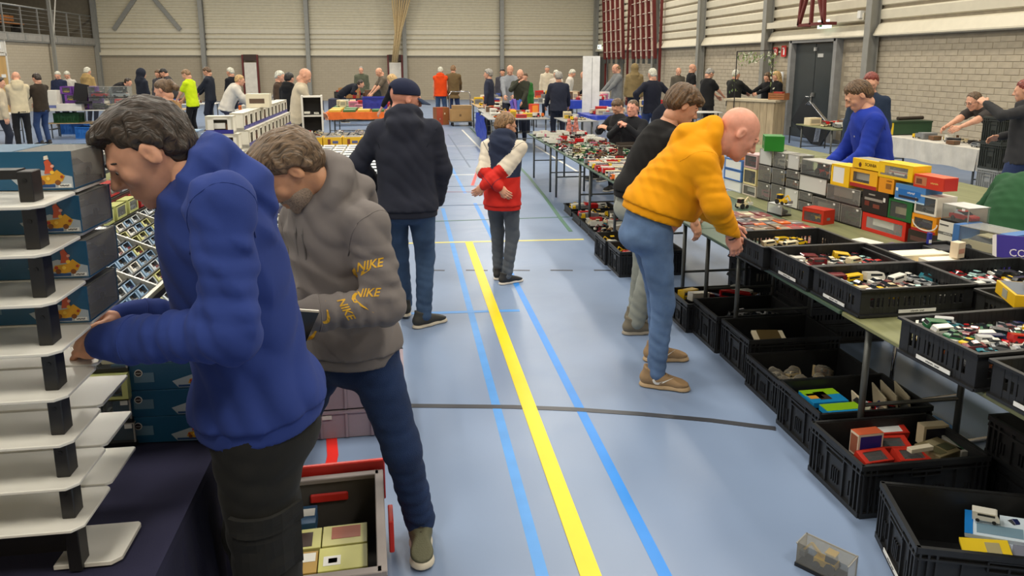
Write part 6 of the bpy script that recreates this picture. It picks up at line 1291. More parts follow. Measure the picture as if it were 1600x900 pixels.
far('man in a yellow high visibility shirt and black trousers', 296, 113, 20, 285, (200, 224, 30), (26, 26, 28), ('short', 'sandy'), h=1.76, nod=38, lean=6, sleeve='short', hl=(-.14, .38, .92), hr=(.14, .38, .92))
far('man in a dark jacket next to the yellow shirt', 324, 105, 22.5, 280, (40, 44, 54), hair=('short', 'brown'), nod=32, h=1.8, **REACH)
far('short haired blond person in a white sweater bending to the white boxes', 352, 119, 18.5, 80, (208, 202, 190), (60, 62, 80), ('short', 'blond'), h=1.72, lean=22, bend=10, hr=(.2, .55, .95), hl=(-.1, .5, .95), loose=.045, build=1.15)
far('white haired man in a black jacket beyond the white sweater', 360, 107, 22.5, 300, (30, 31, 36), hair=('short', 'white'), h=1.78, nod=20, coat=True)
far('bald man in a cream cardigan over black at the shelf unit', 462, 108, 13.6, 80, (198, 186, 162), (40, 40, 40), ('none', 'sandy'), h=1.84, nod=40, lean=10, hr=(.1, .35, .9), hl=(-.1, .4, 1.0), hood=None, coat=True, build=1.05)
far('person in a black coat behind the cream cardigan', 451, 113, 16, 30, (30, 30, 32), hair=('short', 'black'), h=1.72, hood=1, coat=True)
far('white haired man with a brown jacket near the black coat', 436, 108, 17.5, 100, (70, 56, 46), hair=('short', 'white'), h=1.74)
far('man in a green checked shirt behind the far centre tables', 564, 105, 28, 180, (92, 96, 80), hair=('recede', 'grey'), h=1.78, nod=10, build=1.1)
far('person in black stooping over a far centre table', 534, 118, 25, 80, (28, 30, 40), hair=('short', 'dark'), h=1.75, lean=45, bend=30, **REACH)
far('bald man in a grey brown shirt leaning over blue crates', 602, 108, 22.75, 250, (104, 94, 82), (40, 44, 60), ('none', 'sandy'), h=1.8, lean=14, nod=42, sleeve='short', hl=(-.1, .5, .95), hr=(.1, .5, .95))
far('blond woman in black beside the blue crate', 620, 117, 16.5, 300, (24, 24, 26), (30, 30, 36), ('long', 'blond'), h=1.68, nod=25, lean=10, sleeve='roll', hl=(-.25, .35, .9), hr=(.2, .42, .88))
v_ = far('white haired person in a bright orange padded vest and jeans', 688, 105, 25, 10, (222, 74, 26), JEANS, ('short', 'white'), h=1.78, sleeve='none', hood=1, loose=.05, coat=True)
far('man in an olive brown jacket and jeans beside the orange vest', 708, 102, 25, 15, (106, 88, 60), (56, 72, 110), ('recede', 'sandy'), h=1.84, loose=.04, coat=True, top_len=.2, **REACH)
far('grey haired woman in a navy jacket at the far aisle table', 763, 106, 20.05, 290, (50, 54, 70), hair=('curly', 'grey'), h=1.74, coat=True, nod=5)
far('person in a dark cap behind the grey shirt man', 785, 108, 25.7, 190, (70, 70, 78), hair=('short', 'black'), h=1.72)
far('bald man in a light grey shirt behind the far aisle table', 797, 102, 19.6, 190, (142, 146, 152), hair=('fringe', 'sandy'), h=1.86, nod=30, hl=(-.1, .4, 1.0), hr=(.12, .4, 1.0), build=1.1)
far('bald bearded man in a dark green jacket by the red toys', 813, 112, 18.4, 200, (58, 60, 50), hair=('none', 'sandy'), h=1.76, nod=35, coat=True, hr=(.0, .25, 1.45), hl=(-.1, .3, 1.0))
far('person in a green hooded top behind the dark green jacket', 820, 118, 20.5, 200, (52, 110, 52), hair=('short', 'brown'), h=1.65)
far('man in a pale cap and cream top with a bag strap', 855, 102, 27, 190, (208, 198, 176), hair=('crop', 'grey'), h=1.82, nod=20)
far('white haired woman in cream near the bag strap man', 869, 110, 24, 210, (206, 194, 178), hair=('long', 'white'), h=1.68)
far('white haired person in a white top beside the tall white banner', 888, 109, 24, 110, (216, 210, 198), hair=('short', 'white'), h=1.72, nod=35, lean=10)
far('grey haired person in dark navy overalls, back turned', 873, 114, 17.5, 5, (42, 46, 60), (40, 44, 58), ('curly', 'grey'), h=1.7, build=1.1, hl=(-.28, .25, .95), hr=(.28, .25, .95), loose=.035)
far('bald man in black leaning over a far table right of the banner', 928, 114, 24, 300, (34, 36, 44), hair=('fringe', 'white'), h=1.74, lean=30, nod=40, **REACH)
far('person in dark clothes behind the banner', 922, 112, 27, 250, (40, 38, 44), hair=('short', 'brown'), h=1.7)
far('bald man in a grey vest with navy sleeves near the wall bars', 964, 100, 21, 265, (120, 122, 122), (60, 62, 70), ('fringe', 'sandy'), h=1.88, nod=38, loose=.03, **REACH)
far('person in a khaki coat with dark hood near the wall bars', 992, 98, 22.5, 15, (134, 116, 80), hair=('hood', 'brown'), hood=1, h=1.86, coat=True, loose=.045)
far('white haired man in a dark navy sweater and jeans, hands on hips, from behind', 1020, 110, 15.6, 350, (34, 36, 48), (48, 62, 100), ('recede', 'white'), h=1.8, nod=20, build=1.12, hl=(-.34, -.02, 1.0), hr=(.34, -.02, .98), polel=(-1, -.2, 0), poler=(1, -.2, 0))
s1 = far('seated man in a black jacket with hands folded behind the toy table', 990, 157, 11.2, 222, (32, 33, 37), (36, 38, 46), ('crop', 'brown'), h=1.84, skin='pink', sit=True, nod=2, hl=(-.02, .3, .95), hr=(.06, .3, .93), coat=True, hands=('grip', 'grip'), jaw='full', eyes=True)
s2 = far('seated brown haired man looking down behind the folded hands man', 968, 155, 12.2, 240, (34, 34, 36), (36, 38, 46), ('short', 'brown'), h=1.8, sit=True, nod=38, hl=(-.1, .35, .85), hr=(.1, .35, .85))
far('bald bearded man in black near the green leaves arch', 1082, 100, 22, 90, (30, 30, 32), hair=('none', 'dark'), h=1.88, sleeve='short', nod=15)
far('grey haired man in a black T shirt holding something in his palm', 1108, 110, 18.2, 75, (30, 30, 31), (32, 32, 36), ('short', 'grey'), h=1.78, nod=40, sleeve='short', hr=(.12, .42, 1.05), hl=(-.12, .4, 1.05), loose=.04)
far('bald person partly hidden behind the brown fringe', 1060, 113, 24, 180, (90, 84, 74), hair=('none', 'sandy'), h=1.76)
far('grey haired man in a dark sweater reaching across the wooden counter', 1150, 111, 18.5, 70, (40, 40, 38), (34, 36, 44), ('short', 'white'), h=1.74, hr=(.1, .6, 1.12), hl=(-.05, .55, 1.1), loose=.035, build=1.1)
far('blond woman in black behind the wooden counter', 1214, 114, 18.2, 270, (28, 28, 30), hair=('long', 'blond'), h=1.7, nod=12)
far('person in black pouring behind the counter', 1200, 116, 18.8, 250, (30, 30, 32), hair=('long', 'brown'), h=1.66, hl=(-.1, .5, 1.2), hr=(.1, .5, 1.22))
far('red haired person in a dark teal jacket behind the blue sweatshirt', 1362, 117, 8.75, 215, (44, 56, 76), (40, 50, 66), ('short', 'ginger'), h=1.8, nod=20, coat=True)
J = pose(4.12, 6.0, 284, h=1.8, nod=36, lean=8, bend=10, look=4, hl=(-.12, .34, .98), hr=(.12, .34, 1.0))
bs_ = person('young man in a bright blue sweatshirt looking down behind the boxes', J, cloth('bright_blue_sweat', (36, 58, 158)), (40, 44, 60), 'fair', ('short', 'brown'), near=True, h=.014, loose=.03)
text_decal(bs_['top'], 'III', .02, Vector(bs_['loc'](J['nb']-J['up2']*.16+J['ft']*.13-J['rt']*.05)), -J['rt']*1., J['up2'], mat('print_white', (225, 225, 228), .6), 'chest_print', bs_['top'])
pl = far('man in a dark grey polo and glasses leaning over the white cloth table', 1575, 150, 10.0, 268, (66, 62, 60), (40, 40, 44), ('recede', 'mixed'), h=1.8, lean=44, bend=18, nod=26, sleeve='short', hl=(-.1, 1.1, .86), hr=(.12, 1.05, .86), near=True, build=1.12); glasses(pl)
far('person in a dark grey hoodie raising a hand at the right edge', 1606, 130, 7.4, 325, (54, 54, 56), (50, 62, 96), ('short', 'ginger'), h=1.74, hood=1, hl=(-.3, .3, 1.5), hr=(.2, .25, 1.1), nod=10)
J = pose(4.4, 4.8, 75, h=1.85, sit=True, hip=.55, lean=22, bend=22, nod=35, hl=(-.2, .5, .7), hr=(.2, .5, .7), build=1.25)
person('person in a green sweater sitting stooped at the right edge', J, cloth('forest_green_knit', (44, 84, 54)), (50, 50, 56), 'fair', ('short', 'grey'), near=True, h=.016, loose=.035)
def chair(label, x, y, rz, c=(36, 40, 52), back=True):
    o = empty('folding_chair', (x, y, 0), rz); tag(o, label, 'chair', 'chairs behind the stalls'); m = colmat(c, .6)
    MB().box((0, 0, .43), (.42, .42, .03)).build('seat', m, o, bevel=.01)
    if back: MB().box((0, -.21, .75), (.42, .025, .24)).build('backrest', m, o, bevel=.01)
    for sx in (-1, 1): MB().tube([(sx*.2, .2, 0), (sx*.2, -.2, .45), (sx*.2, -.22, .88 if back else .46)], .011).build('leg', M_chrome, o); MB().tube([(sx*.19, -.22, 0), (sx*.19, .18, .43)], .011).build('leg', M_chrome, o)
    return o
for pr_n, lb in ((s1, 'folding chair under the seated man in black'), (s2, 'folding chair under the man looking down')):
    q = pr_n['J']; chair(lb, q['o'][0], q['o'][1], math.radians(-(222 if pr_n is s1 else 240)))
chair('low stool under the green sweater', 4.4, 4.8, math.radians(-75), back=False)
# ---------------------------------------------------------------- farther stalls
def clutter(where, x0, x1, y0, y1, z, n, seed, pal=('red', 'white', 'cream', 'yellow', 'black', 'blue', 'brown', 'grey', 'silver'), mix=.5, sc=1.6, hmax=.16):
    r = random.Random(seed)
    for k in range(n):
        x, y = r.uniform(x0+.12, x1-.12), r.uniform(y0+.12, y1-.12); c = r.choice(pal)
        spot = ('near', 'middle', 'far')[min(2, int(3*(y-y0)/(y1-y0)))]+' '+('left', 'right')[int(2*(x-x0)/(x1-x0))]
        if r.random() < mix: toy(r.choice(('saloon', 'van', 'truck', 'bus', 'digger')), c, (x, y, z), (0, 0, r.uniform(-.5, .5)+r.choice((0, PI/2))), spot+' '+where, sc, group='toy vehicles '+where)
        else:
            L, D, h = r.uniform(.12, .3), r.uniform(.1, .18), r.uniform(.05, hmax); cc = TOYC[c]; carton('%s printed carton %s %s' % (c, spot, where), (x-L/2, y-D/2, z), r.uniform(-.2, .2), L, D, h, cc, [('f', .1, .9, .25, .8, tuple(int(v*.55+40) for v in cc)), ('t', .1, .9, .1, .9, tuple(min(255, int(v*.8+50)) for v in cc))], group='cartons '+where)
BG = 'stall tables in the back of the hall'
M_blueT = mat('tarp_blue', (34, 62, 176), .35, var=.12, vs=3, bump=.4, bs=12); M_gtarp = mat('tarp_green', (50, 106, 60), .5, var=.15, bump=.3, bs=15); M_orT = mat('cloth_orange', (220, 104, 34), .8, var=.1); M_whiteT = cloth('white_tablecloth', (200, 196, 186), .9, bump=.3, bs=40); M_drapeg = cloth('slate_drape', (70, 72, 88), .9)
table('grey topped table at the aisle with a blue tarp on its side', 1.8, 3.15, 16.0, 17.8, top=M_tgrey, group=BG); table('grey topped table behind the blue tarp', 1.9, 2.5, 17.85, 19.7, top=M_tgrey, group=BG); table('aisle table behind the cardboard trolley', 2.0, 2.9, 20.4, 22.6, top=M_ply, group=BG); table('farthest aisle table right of the olive jacket', 2.2, 4.0, 22.8, 25, top=M_ply, group=BG)
tp_ = empty('tarpaulin', (1.78, 17.4, .3)); tag(tp_, 'crumpled blue tarpaulin hanging from the grey aisle table', 'tarpaulin')
vs = [(-.02+.04*math.sin(i*1.7+j), -1.0+i*.15, -.12+j*.14-(0.02*math.sin(i))) for i in range(14) for j in range(5)]; MB().add(vs, [(i*5+j, i*5+j+1, (i+1)*5+j+1, (i+1)*5+j) for i in range(13) for j in range(4)]).build('sheet', M_blueT, tp_, smooth=True)
clutter('on the grey aisle tables', 1.9, 3.1, 16.1, 17.7, .742, 34, 31, ('red', 'yellow', 'white', 'orange', 'cream', 'brown', 'pink'), .55); clutter('beside the grey shirt man', 1.95, 2.5, 17.9, 19.6, .742, 16, 36, ('red', 'yellow', 'white', 'orange', 'brown'), .5); clutter('on the table past the grey shirt man', 2.05, 2.85, 20.5, 22.5, .742, 26, 37, sc=1.8, hmax=.2); clutter('on the farthest aisle table', 2.3, 3.9, 22.9, 24.9, .742, 34, 32, sc=1.8, hmax=.2)
t_ = boxroot('toy_stack', 'tall orange red toy figure box beside the grey shirt man', (2.9, 17.0, .742), .2); MB().box((.1, .08, .13), (.2, .16, .26)).build('carton', colmat((216, 70, 40), .4), t_); MB().box((.1, -.001, .15), (.14, .002, .16)).build('printed_panel', colmat((240, 150, 60), .4), t_)
t_ = boxroot('toy_bouquet', 'bundle of blue and violet packaged toys on the aisle table', (2.55, 17.6, .742), 0)
for k in range(6): MB().box((.07*(k % 3), .07*(k//3), .16+.03*(k % 2)), (.06, .05, .32), R=Matrix.Rotation(.15*(k-2), 3, 'Y')).build('pack', colmat(((90, 90, 190), (130, 100, 190), (60, 110, 200))[k % 3], .4), t_)
# centre: green and orange covered tables
table('table with green cover and orange skirt in the centre', -1.9, -.35, 18.6, 20.2, top=M_gtarp, group=BG, drop=.16, dropm=M_orT); table('second green covered table behind the orange skirt', -1.95, -.3, 20.4, 22.2, top=M_gtarp, group=BG)
for k in range(8): carton('long flat box, %s from the left in the %s row of the green covered table' % (ORD[k % 4], ORD[k//4]), (-1.85+.35*(k % 4), 18.7+.7*(k//4), .75), 0, .3, .5, .05, ((206, 176, 70), (60, 110, 60))[k % 2], [('t', .1, .9, .1, .9, ((226, 200, 110), (90, 130, 80))[k % 2])], group='flat boxes on the green table')
clutter('on the second green table', -1.9, -.35, 20.5, 22.1, .742, 30, 33, ('red', 'white', 'cream', 'pink', 'green', 'blue'), .3, hmax=.2)
crate('deep blue crate beside the blond woman', -.75, 19.6, .78, 0, .6, .4, .3, m=mat('crate_blue', (44, 54, 160), .45))
table('long slate draped table far in the centre', -5.0, -2.6, 23.6, 24.8, top=M_ply, group=BG, drop=.6, dropm=M_drapeg); table('far centre table before the checked shirt man', -2.5, -.3, 25.6, 26.6, top=M_ply, group=BG, drop=.6, dropm=M_drapeg); clutter('on the slate draped tables', -4.9, -2.7, 23.7, 24.7, .755, 30, 34, hmax=.25); clutter('before the checked shirt man', -2.4, -.4, 25.7, 26.5, .755, 16, 35, ('black', 'brown', 'grey', 'red'), .2, hmax=.3)
o = boxroot('open_carton', 'tan open cardboard box before the checked shirt man', (-2.2, 25.9, .76), 0)
for x, y, w, d in ((0, 0, .7, .02), (0, .4, .7, .02), (-.34, .2, .02, .4), (.34, .2, .02, .4)): MB().box((x+.35, y, .17), (w, d, .34)).build('side', M_card, o)
MB().box((.35, .2, .01), (.68, .4, .02)).build('bottom', M_card, o)
for k, (x, y) in enumerate(((-1.0, 24.6), (-.4, 25.0))): crate(('black crate on the far centre table', 'second black crate on the far centre table')[k], x+.2, y+1.1, .755, 0, .6, .4, .3)
# shelf unit by the cream cardigan
su = empty('shelf_unit', (-1.55, 13.0, 0), .1); tag(su, 'narrow white framed shelf unit beside the cream cardigan', 'shelf unit')
for x in (-.16, .16): MB().box((x, 0, .7), (.03, .3, 1.4)).build('side', M_white, su)
for k in range(5): MB().box((0, 0, .1+k*.32), (.3, .3, .02)).build('shelf', M_white, su)
MB().box((0, .15, .7), (.32, .01, 1.38)).build('back', colmat((36, 34, 36), .6), su)
for k in range(6): toy(('truck', 'van')[k % 2], ('yellow', 'black', 'white')[k % 3], (-1.62+.14*(k % 2), 12.97, .12+.32*(k//2+1)), (0, 0, .1), 'on the narrow shelf unit', .8)
# black flat cases table
table('table of flat black display cases left of the navy jacket', -1.9, -.25, 11.4, 13.0-.35, top=M_green, group=BG)
FK = 'flat black display cases'
for i in range(5):
    for j in range(3):
        o = boxroot('flat_case', 'flat black glazed case, %s row, %s from the left, by the navy jacket' % (('front', 'middle', 'back')[j], ORD[i]), (-1.86+i*.32, 11.45+j*.4, .742), 0, 'display case', FK); MB().box((.15, .18, .03), (.3, .36, .06)).build('tray', colmat((34, 32, 30), .5), o); MB().box((.15, .18, .0605), (.26, .32, .001)).build('lining', colmat((120, 112, 100), .7), o)
        for k in range(3): m_ = link('model', car_mesh('saloon', ('black', 'silver', 'maroon', 'cream')[(i+j+k) % 4]), o, (.15, .08+.1*k, .062)); m_.scale = (1.3,)*3
for k in range(5): carton('yellow fronted carton, %s from the left before the flat black cases' % ORD[k], (-1.75+k*.28, 11.05, .742), 0, .27, .28, .13, (214, 172, 40), [('f', .25, .4, .2, .8, (120, 60, 40)), ('f', .5, .8, .3, .6, (80, 90, 140)), ('t', .05, .95, .05, .95, (70, 66, 60))], group='yellow fronted cartons')
table('table of pale model trays between the two hooded men', -1.75, -.25, 8.0, 11.38, top=M_tgrey, group=BG)
r = random.Random(77)
for i in range(8):
    for j in range(11):
        ca, ins, cm = mini(r.choice(['white', 'pale']), r.choice(['grey', 'silver', 'maroon'])); b = link('model_tray', ca, None, (-1.68+i*.175, 8.1+j*.26, .744)); b.scale = (1.5, 3.6, .8); tag(b, 'pale model tray in row %s, column %s between the hooded men' % (ORD[j], ORD[i]), 'box', 'pale model trays'); link('inner_card', ins, b)
# wall of white lorry boxes
table('table carrying the stacked white lorry boxes', -2.55, -1.8, 8.5, 12.8, top=M_tgrey, group=BG)
WB = 'white lorry boxes with blue feet'; wbm = MB(); L, D, h = .3, .16, .2
for x in (0,): wbm.box((.012, D/2, h/2), (.024, D, h)).box((L-.012, D/2, h/2), (.024, D, h)).box((L/2, D/2, h-.01), (L, D, .02)).box((L/2, D-.004, h/2), (L, .008, h)).box((.045, .003, h/2), (.09, .006, h)).box((L-.03, .003, h/2), (.06, .006, h)).box((L/2, .003, h-.02), (L, .006, .04)).box((L/2, D/2, .012), (L, D, .024))
wbme = wbm.mesh('carton', mat('lorry_box_white', (226, 222, 208), .45)); ftm = MB().box((L/2, -.001, .022), (L, .003, .044)).mesh('printed_foot', colmat((48, 46, 130), .4)); inm = MB().box((L/2, D*.6, h/2), (L-.03, .004, h-.04)).mesh('inner_card', colmat((110, 104, 92), .7))
for k in range(3):
    for i in range(12):
        rz = PI/2 if i else 0
        x, y = (-1.82-.05*k, 9.0+i*.31) if i else (-2.14-.05*k, 8.82)
        if k == 3 and i > 9: continue
        b = link('lorry_box', wbme, None, (x, y, .742+k*.202), (0, 0, rz)); tag(b, 'white windowed lorry box with blue foot, %s row, %s from the near end' % (('lowest', 'second', 'top')[k], ORD[i]), 'box', WB); link('printed_foot', ftm, b); link('inner_card', inm, b); m_ = link('model', car_mesh('truck', ('black', 'white', 'brown', 'red')[(i+k) % 4]), b, (.15, .06, .03)); m_.scale = (1.4,)*3
o = carton('cream carton with a printed car end on top of the lorry boxes', (-2.1, 10.4, 1.35), 0, .3, .2, .18, (222, 214, 190), [('f', .15, .8, .3, .65, (90, 70, 56))])
tb = boxroot('tote_bag', 'beige cloth bag standing beside the lorry boxes', (-2.55, 6.9, 0), 0, 'bag'); v, q = sdf_mesh([E((0, 0, .55), (.2, .14, .3)), E((0, 0, .8), (.16, .1, .12))], .025, k=.08, disp=lambda X, Y, Z: .012*np.sin(20*X+9*Z)*np.sin(14*Z+6*Y)); link('sack', np_mesh('sack', [(v, q, 0)], cloth('jute_beige', (186, 170, 134), .95, bump=.5, bs=120)), tb); MB().tube([(-.1, 0, .85), (-.08, -.03, 1.0), (.08, -.03, 1.0), (.1, 0, .85)], .012).build('strap', cloth('jute_beige', (186, 170, 134)), tb)
MB().box((0, 0, .13), (.5, .4, .26)).build('stand', colmat((90, 88, 84), .6), tb)
for k, (x, y, c) in enumerate(((-3.0, 9.0, (60, 84, 120)), (-3.35, 9.3, (40, 44, 60)))): chair(('blue folding chair beside the lorry boxes', 'dark folding chair with red label beside the lorry boxes')[k], x, y, .3, c)
# left stalls
table('white table with purple boxes and clear car cases', -9.3, -7.6, 20.6, 21.6, top=M_twhite, group=BG); table('low white table at the left edge', -10.6, -9.3, 18.6, 20, top=M_twhite, group=BG); table('table behind the purple boxes', -9.5, -7.4, 23, 23.9, top=M_ply, group=BG); table('table before the yellow shirt man', -7.3, -5.7, 20.2, 21.2, top=M_ply, group=BG); table('far left table before the dark hood', -7.6, -5.6, 23.2, 24, top=M_twhite, group=BG); table('table behind the white sweater', -4.4, -3.2, 19.6, 20.6, top=M_tgrey, group=BG)
pu = (110, 60, 150)
for k in range(9): window_box('purple framed toy box, %s layer, %s from the left, on the white table' % (ORD[k//3], ORD[k % 3]), (-8.75+.3*(k % 3)-.1*(k//3 == 2), 20.9+.02*(k//3), .742+.2*(k//3)), 0, .28, .2, .195, pu, 'saloon', ('yellow', 'pink', 'white')[k % 3], (.2, .85, .15, .85), inner=(170, 150, 160), group='purple toy boxes')
for k in range(4): case_box(('clear case with a red car, upper pair', 'clear case with a grey car, upper pair', 'clear case with a dark car, lower pair', 'clear case with a cream car, lower pair')[k]+' on the white table', (-8.0+.5*(k % 2)-.1, 20.75, .742+.3*(1-k//2)), 0, .48, .3, .29, 'saloon', ('red', 'silver', 'black', 'cream')[k], back=None, group='clear car cases on the white table')
carton('white printed carton at the left end of the white table', (-9.2, 20.7, .742), 0, .35, .3, .5, (220, 216, 204), [('f', .1, .35, .5, .8, (60, 60, 64)), ('f', .1, .9, .1, .25, (110, 120, 170))]); carton('long low white carton on the white table', (-8.85, 20.62, .742), 0, .6, .2, .16, (224, 220, 210), ())
lt_ = empty('open_case', (-8.3, 20.72, .742+.16), .0); tag(lt_, 'black case lid standing open on the white table', 'case'); MB().box((0, .1, .28), (.34, .03, .45), R=Matrix.Rotation(.2, 3, 'Y')).build('lid', colmat((28, 28, 30), .5), lt_); MB().box((.1, -.05, .03), (.34, .2, .06)).build('base', colmat((28, 28, 30), .5), lt_)
for k, (x, y, c, n) in enumerate(((-9.55, 18.2, (170, 24, 34), 2), (-8.2, 20.9, (40, 110, 190), 1), (-9.1, 22.2, (40, 110, 190), 1))):
    for j in range(n): crate(('red crate stacked at the left edge, %s' % ('lower', 'upper')[j], 'blue crate under the white table', 'blue crate behind the white table')[k], x, y, .33*j, 0, .6, .4, .3, m=mat('crate_%d_%d_%d' % c, c, .4))
for k in range(2): crate('blue carrier crate on the left edge table, %s' % ('front', 'rear')[k], -9.8, 19+.5*k, .742, 0, .35, .4, .4, m=mat('crate_40_110_190', (40, 110, 190), .4))
crate('green crate under the white table', -8.75, 21.05, .4, 0, .6, .4, .25, m=mat('crate_green', (30, 84, 44), .5)); table('low shelf table under the white table', -9.2, -7.8, 20.75, 21.45, z=.4, top=M_ply, group=BG)
clutter('on the low left edge table', -10.4, -9.5, 18.7, 19.9, .742, 10, 41, ('orange', 'red', 'white', 'brown'), .3); clutter('on the table behind the purple boxes', -9.4, -7.5, 23.1, 23.8, .742, 16, 42); clutter('before the yellow shirt man', -7.2, -5.8, 20.3, 21.1, .742, 20, 43, ('blue', 'white', 'grey', 'red', 'yellow'), .2, hmax=.22); clutter('before the dark hood', -7.5, -5.7, 23.3, 23.9, .742, 18, 44, ('white', 'red', 'brown', 'cream', 'blue')); clutter('behind the white sweater', -4.3, -3.3, 19.7, 20.5, .742, 12, 45, ('white', 'cream', 'blue', 'orange'), .2, hmax=.25)
for k in range(3):
    o = boxroot('storage_tub', ('clear storage tub under the yellow shirt table', 'clear storage tub beside the blue chair', 'clear storage tub behind the ponytail')[k], (-6.2+.9*k, 18.6-.8*k, 0), 0, 'tub'); MB().box((.3, .2, .2), (.58, .4, .4), taper=1.08).build('tub', clear_mat('frosted_tub', (214, 220, 226), .3, .3), o); MB().box((.3, .2, .41), (.64, .46, .02)).build('lid', mat('tub_lid', (150, 176, 206), .4), o)
# right of the centre: blue tables, banner, clutter
table('blue covered table behind the seated men', 4.3, 5.7, 19.3, 20.6, top=M_blueT, group=BG, z=.95, drop=.2, dropm=M_blueT); table('lower blue covered table right of the banner', 4.2, 5.4, 16.6, 17.8, top=M_blueT, group=BG, drop=.08, dropm=M_blueT); table('grey table left of the dark overalls', 3.3, 4.0, 15.2, 16.3, top=M_tgrey, group=BG); table('far table behind the overalls', 4.2, 6.0, 25.2, 26.2, top=M_ply, group=BG); table('far table right of the grey shirt man', 3.9, 5.3, 22.2, 23, top=M_tgrey, group=BG); table('counter table behind the khaki coat', 6.6, 8.3, 20.3, 21.2, top=M_ply, group=BG); table('small table beside the black T shirt man', 7.1, 7.8, 17.5, 18.1, top=M_twhite, group=BG)
clutter('on the tall blue table', 4.4, 5.6, 19.4, 20.5, .958, 30, 51, ('red', 'pink', 'white', 'cream', 'brown'), .2, hmax=.22); clutter('on the lower blue table', 4.3, 5.3, 16.7, 17.7, .75, 22, 52, ('white', 'cream', 'red', 'silver'), .3, hmax=.18); clutter('on the grey table by the overalls', 3.4, 3.9, 15.3, 16.2, .742, 10, 53); clutter('behind the overalls', 4.3, 5.9, 25.3, 26.1, .742, 18, 54, ('blue', 'red', 'orange', 'yellow', 'white'), .2, hmax=.3); clutter('right of the grey shirt man', 4, 5.2, 22.3, 22.9, .742, 14, 55, ('blue', 'white', 'grey', 'brown'), .2, hmax=.25); clutter('behind the khaki coat', 6.7, 8.2, 20.4, 21.1, .742, 16, 56)
bn = empty('banner_stand', (4.55, 17.95, 0), -.1); tag(bn, 'tall narrow white banner standing behind the toy table', 'banner'); MB().box((0, 0, 1.06), (.42, .02, 2.08)).build('panel', M_paper, bn); MB().box((.02, -.012, 1.06), (.006, .004, 2.0)).build('seam', colmat((90, 90, 90), .5), bn); MB().box((0, 0, .015), (.46, .25, .03)).build('foot', M_leg, bn)
cl_ = boxroot('hanging_coat', 'dark coat hung over a chair right of the blue table', (5.35, 15.0, 0), 0, 'coat'); v, q = sdf_mesh([E((0, 0, .75), (.22, .1, .35)), E((0, 0, .5), (.25, .12, .35))], .03, k=.08, disp=lambda X, Y, Z: .015*np.sin(24*X+4*Z)); link('coat', np_mesh('coat', [(v, q, 0)], cloth('coat_black', (34, 36, 46))), cl_); MB().tube([(-.15, .1, 0), (-.15, .1, .5)], .015).build('leg', M_chrome, cl_); MB().tube([(.15, .1, 0), (.15, .1, .5)], .015).build('leg', M_chrome, cl_)
sn = boxroot('toy_figures', 'red and white doll pair standing on the far toy table', (2.75, 12.3, .742), 0, 'toy'); sn.scale = (.6,)*3
v, q = sdf_mesh([C((0, 0, .05), (0, 0, .3), .1, .06), E((0, 0, .4), (.055, .055, .06)), C((.2, 0, .05), (.2, 0, .34), .1, .06), E((.2, 0, .44), (.055, .055, .06)), C((.05, 0, .28), (.15, 0, .22), .025, .025)], .014, k=.03, cuts=[(A(0, 0, 0), A(0, 0, -1))]); link('figure', np_mesh('figure', [(v, q, 0)], mat('doll_red', (176, 110, 100), .8, var=.6, vs=14)), sn)
o = carton('brown cardboard carton with white dots standing in the aisle', (1.0, 23.6, 0), .3, .42, .35, .55, (150, 92, 50), [('f', .2, .3, .3, .4, (226, 210, 180)), ('f', .6, .7, .6, .7, (226, 210, 180)), ('e', .3, .5, .3, .4, (226, 210, 180)), ('f', 0, .5, .0, 1, (168, 74, 50))])
tr = empty('hand_trolley', (1.75, 23.3, 0), .05); tag(tr, 'trolley with a cardboard box parked in the aisle', 'trolley'); MB().box((0, 0, .14), (.75, .5, .03)).build('deck', colmat((110, 110, 108), .5), tr)
for sx in (-1, 1):
    for sy in (-1, 1): MB().tube([(sx*.28-.02, sy*.2, .06), (sx*.28+.02, sy*.2, .06)], .06, 12).build('wheel', M_tyre, tr)
MB().tube([(-.33, .24, .15), (-.33, .26, .95), (-.27, .27, 1.05), (.27, .27, 1.05), (.33, .26, .95), (.33, .24, .15)], .018, 8).build('handle', M_chrome, tr, smooth=True)
carton('large cardboard box standing on the trolley', (1.42, 23.08, .157), .05, .65, .42, .36, (176, 138, 88), [('f', .4, .5, .4, .6, (120, 92, 60))]); carton('flat cardboard box on top of the trolley box', (1.48, 23.1, .518), .05, .6, .4, .12, (160, 128, 84), ())
# wooden counter, leaves arch
ct_ = empty('wooden_counter', (8.35, 16.95, 0), -.98); tag(ct_, 'pale wooden plank bar counter under the leaf arch', 'counter'); M_pl = mat('plank_pale', (178, 158, 124), .7, var=.18, vs=6, stretch=(3, 3, .4))
for k in range(7): MB().box((-.54+k*.18, -.2, .52), (.172, .03, 1.02)).build('plank', M_pl, ct_)
for k in range(3): MB().box((.62, -.1+k*.16, .52), (.03, .15, 1.02)).build('plank', M_pl, ct_)
MB().box((0, .0, 1.06), (1.36, .52, .05)).build('worktop', mat('counter_top', (196, 182, 152), .6, var=.12), ct_)
fb = empty('fruit_crate', (8.72, 16.5, 1.086), -.98); tag(fb, 'slatted wooden crate with a red box standing on the counter', 'crate')
for k in range(3): MB().box((0, -.12, .03+.05*k), (.4, .015, .04)).build('slat', mat('crate_wood', (150, 96, 56), .7), fb); MB().box((0, .12, .03+.05*k), (.4, .015, .04)).build('slat', mat('crate_wood'), fb)
MB().box((0, 0, .15), (.22, .12, .07)).build('red_box', colmat((176, 60, 48), .5), fb); MB().box((.19, 0, .08), (.02, .24, .16)).build('end', mat('crate_wood'), fb); MB().box((-.19, 0, .08), (.02, .24, .16)).build('end', mat('crate_wood'), fb)
ar = empty('leaf_arch', (8.3, 17.0, 0)); tag(ar, 'black frame arch with trailing green and white leaves over the counter', 'arch'); M_frm = colmat((26, 26, 26), .5)
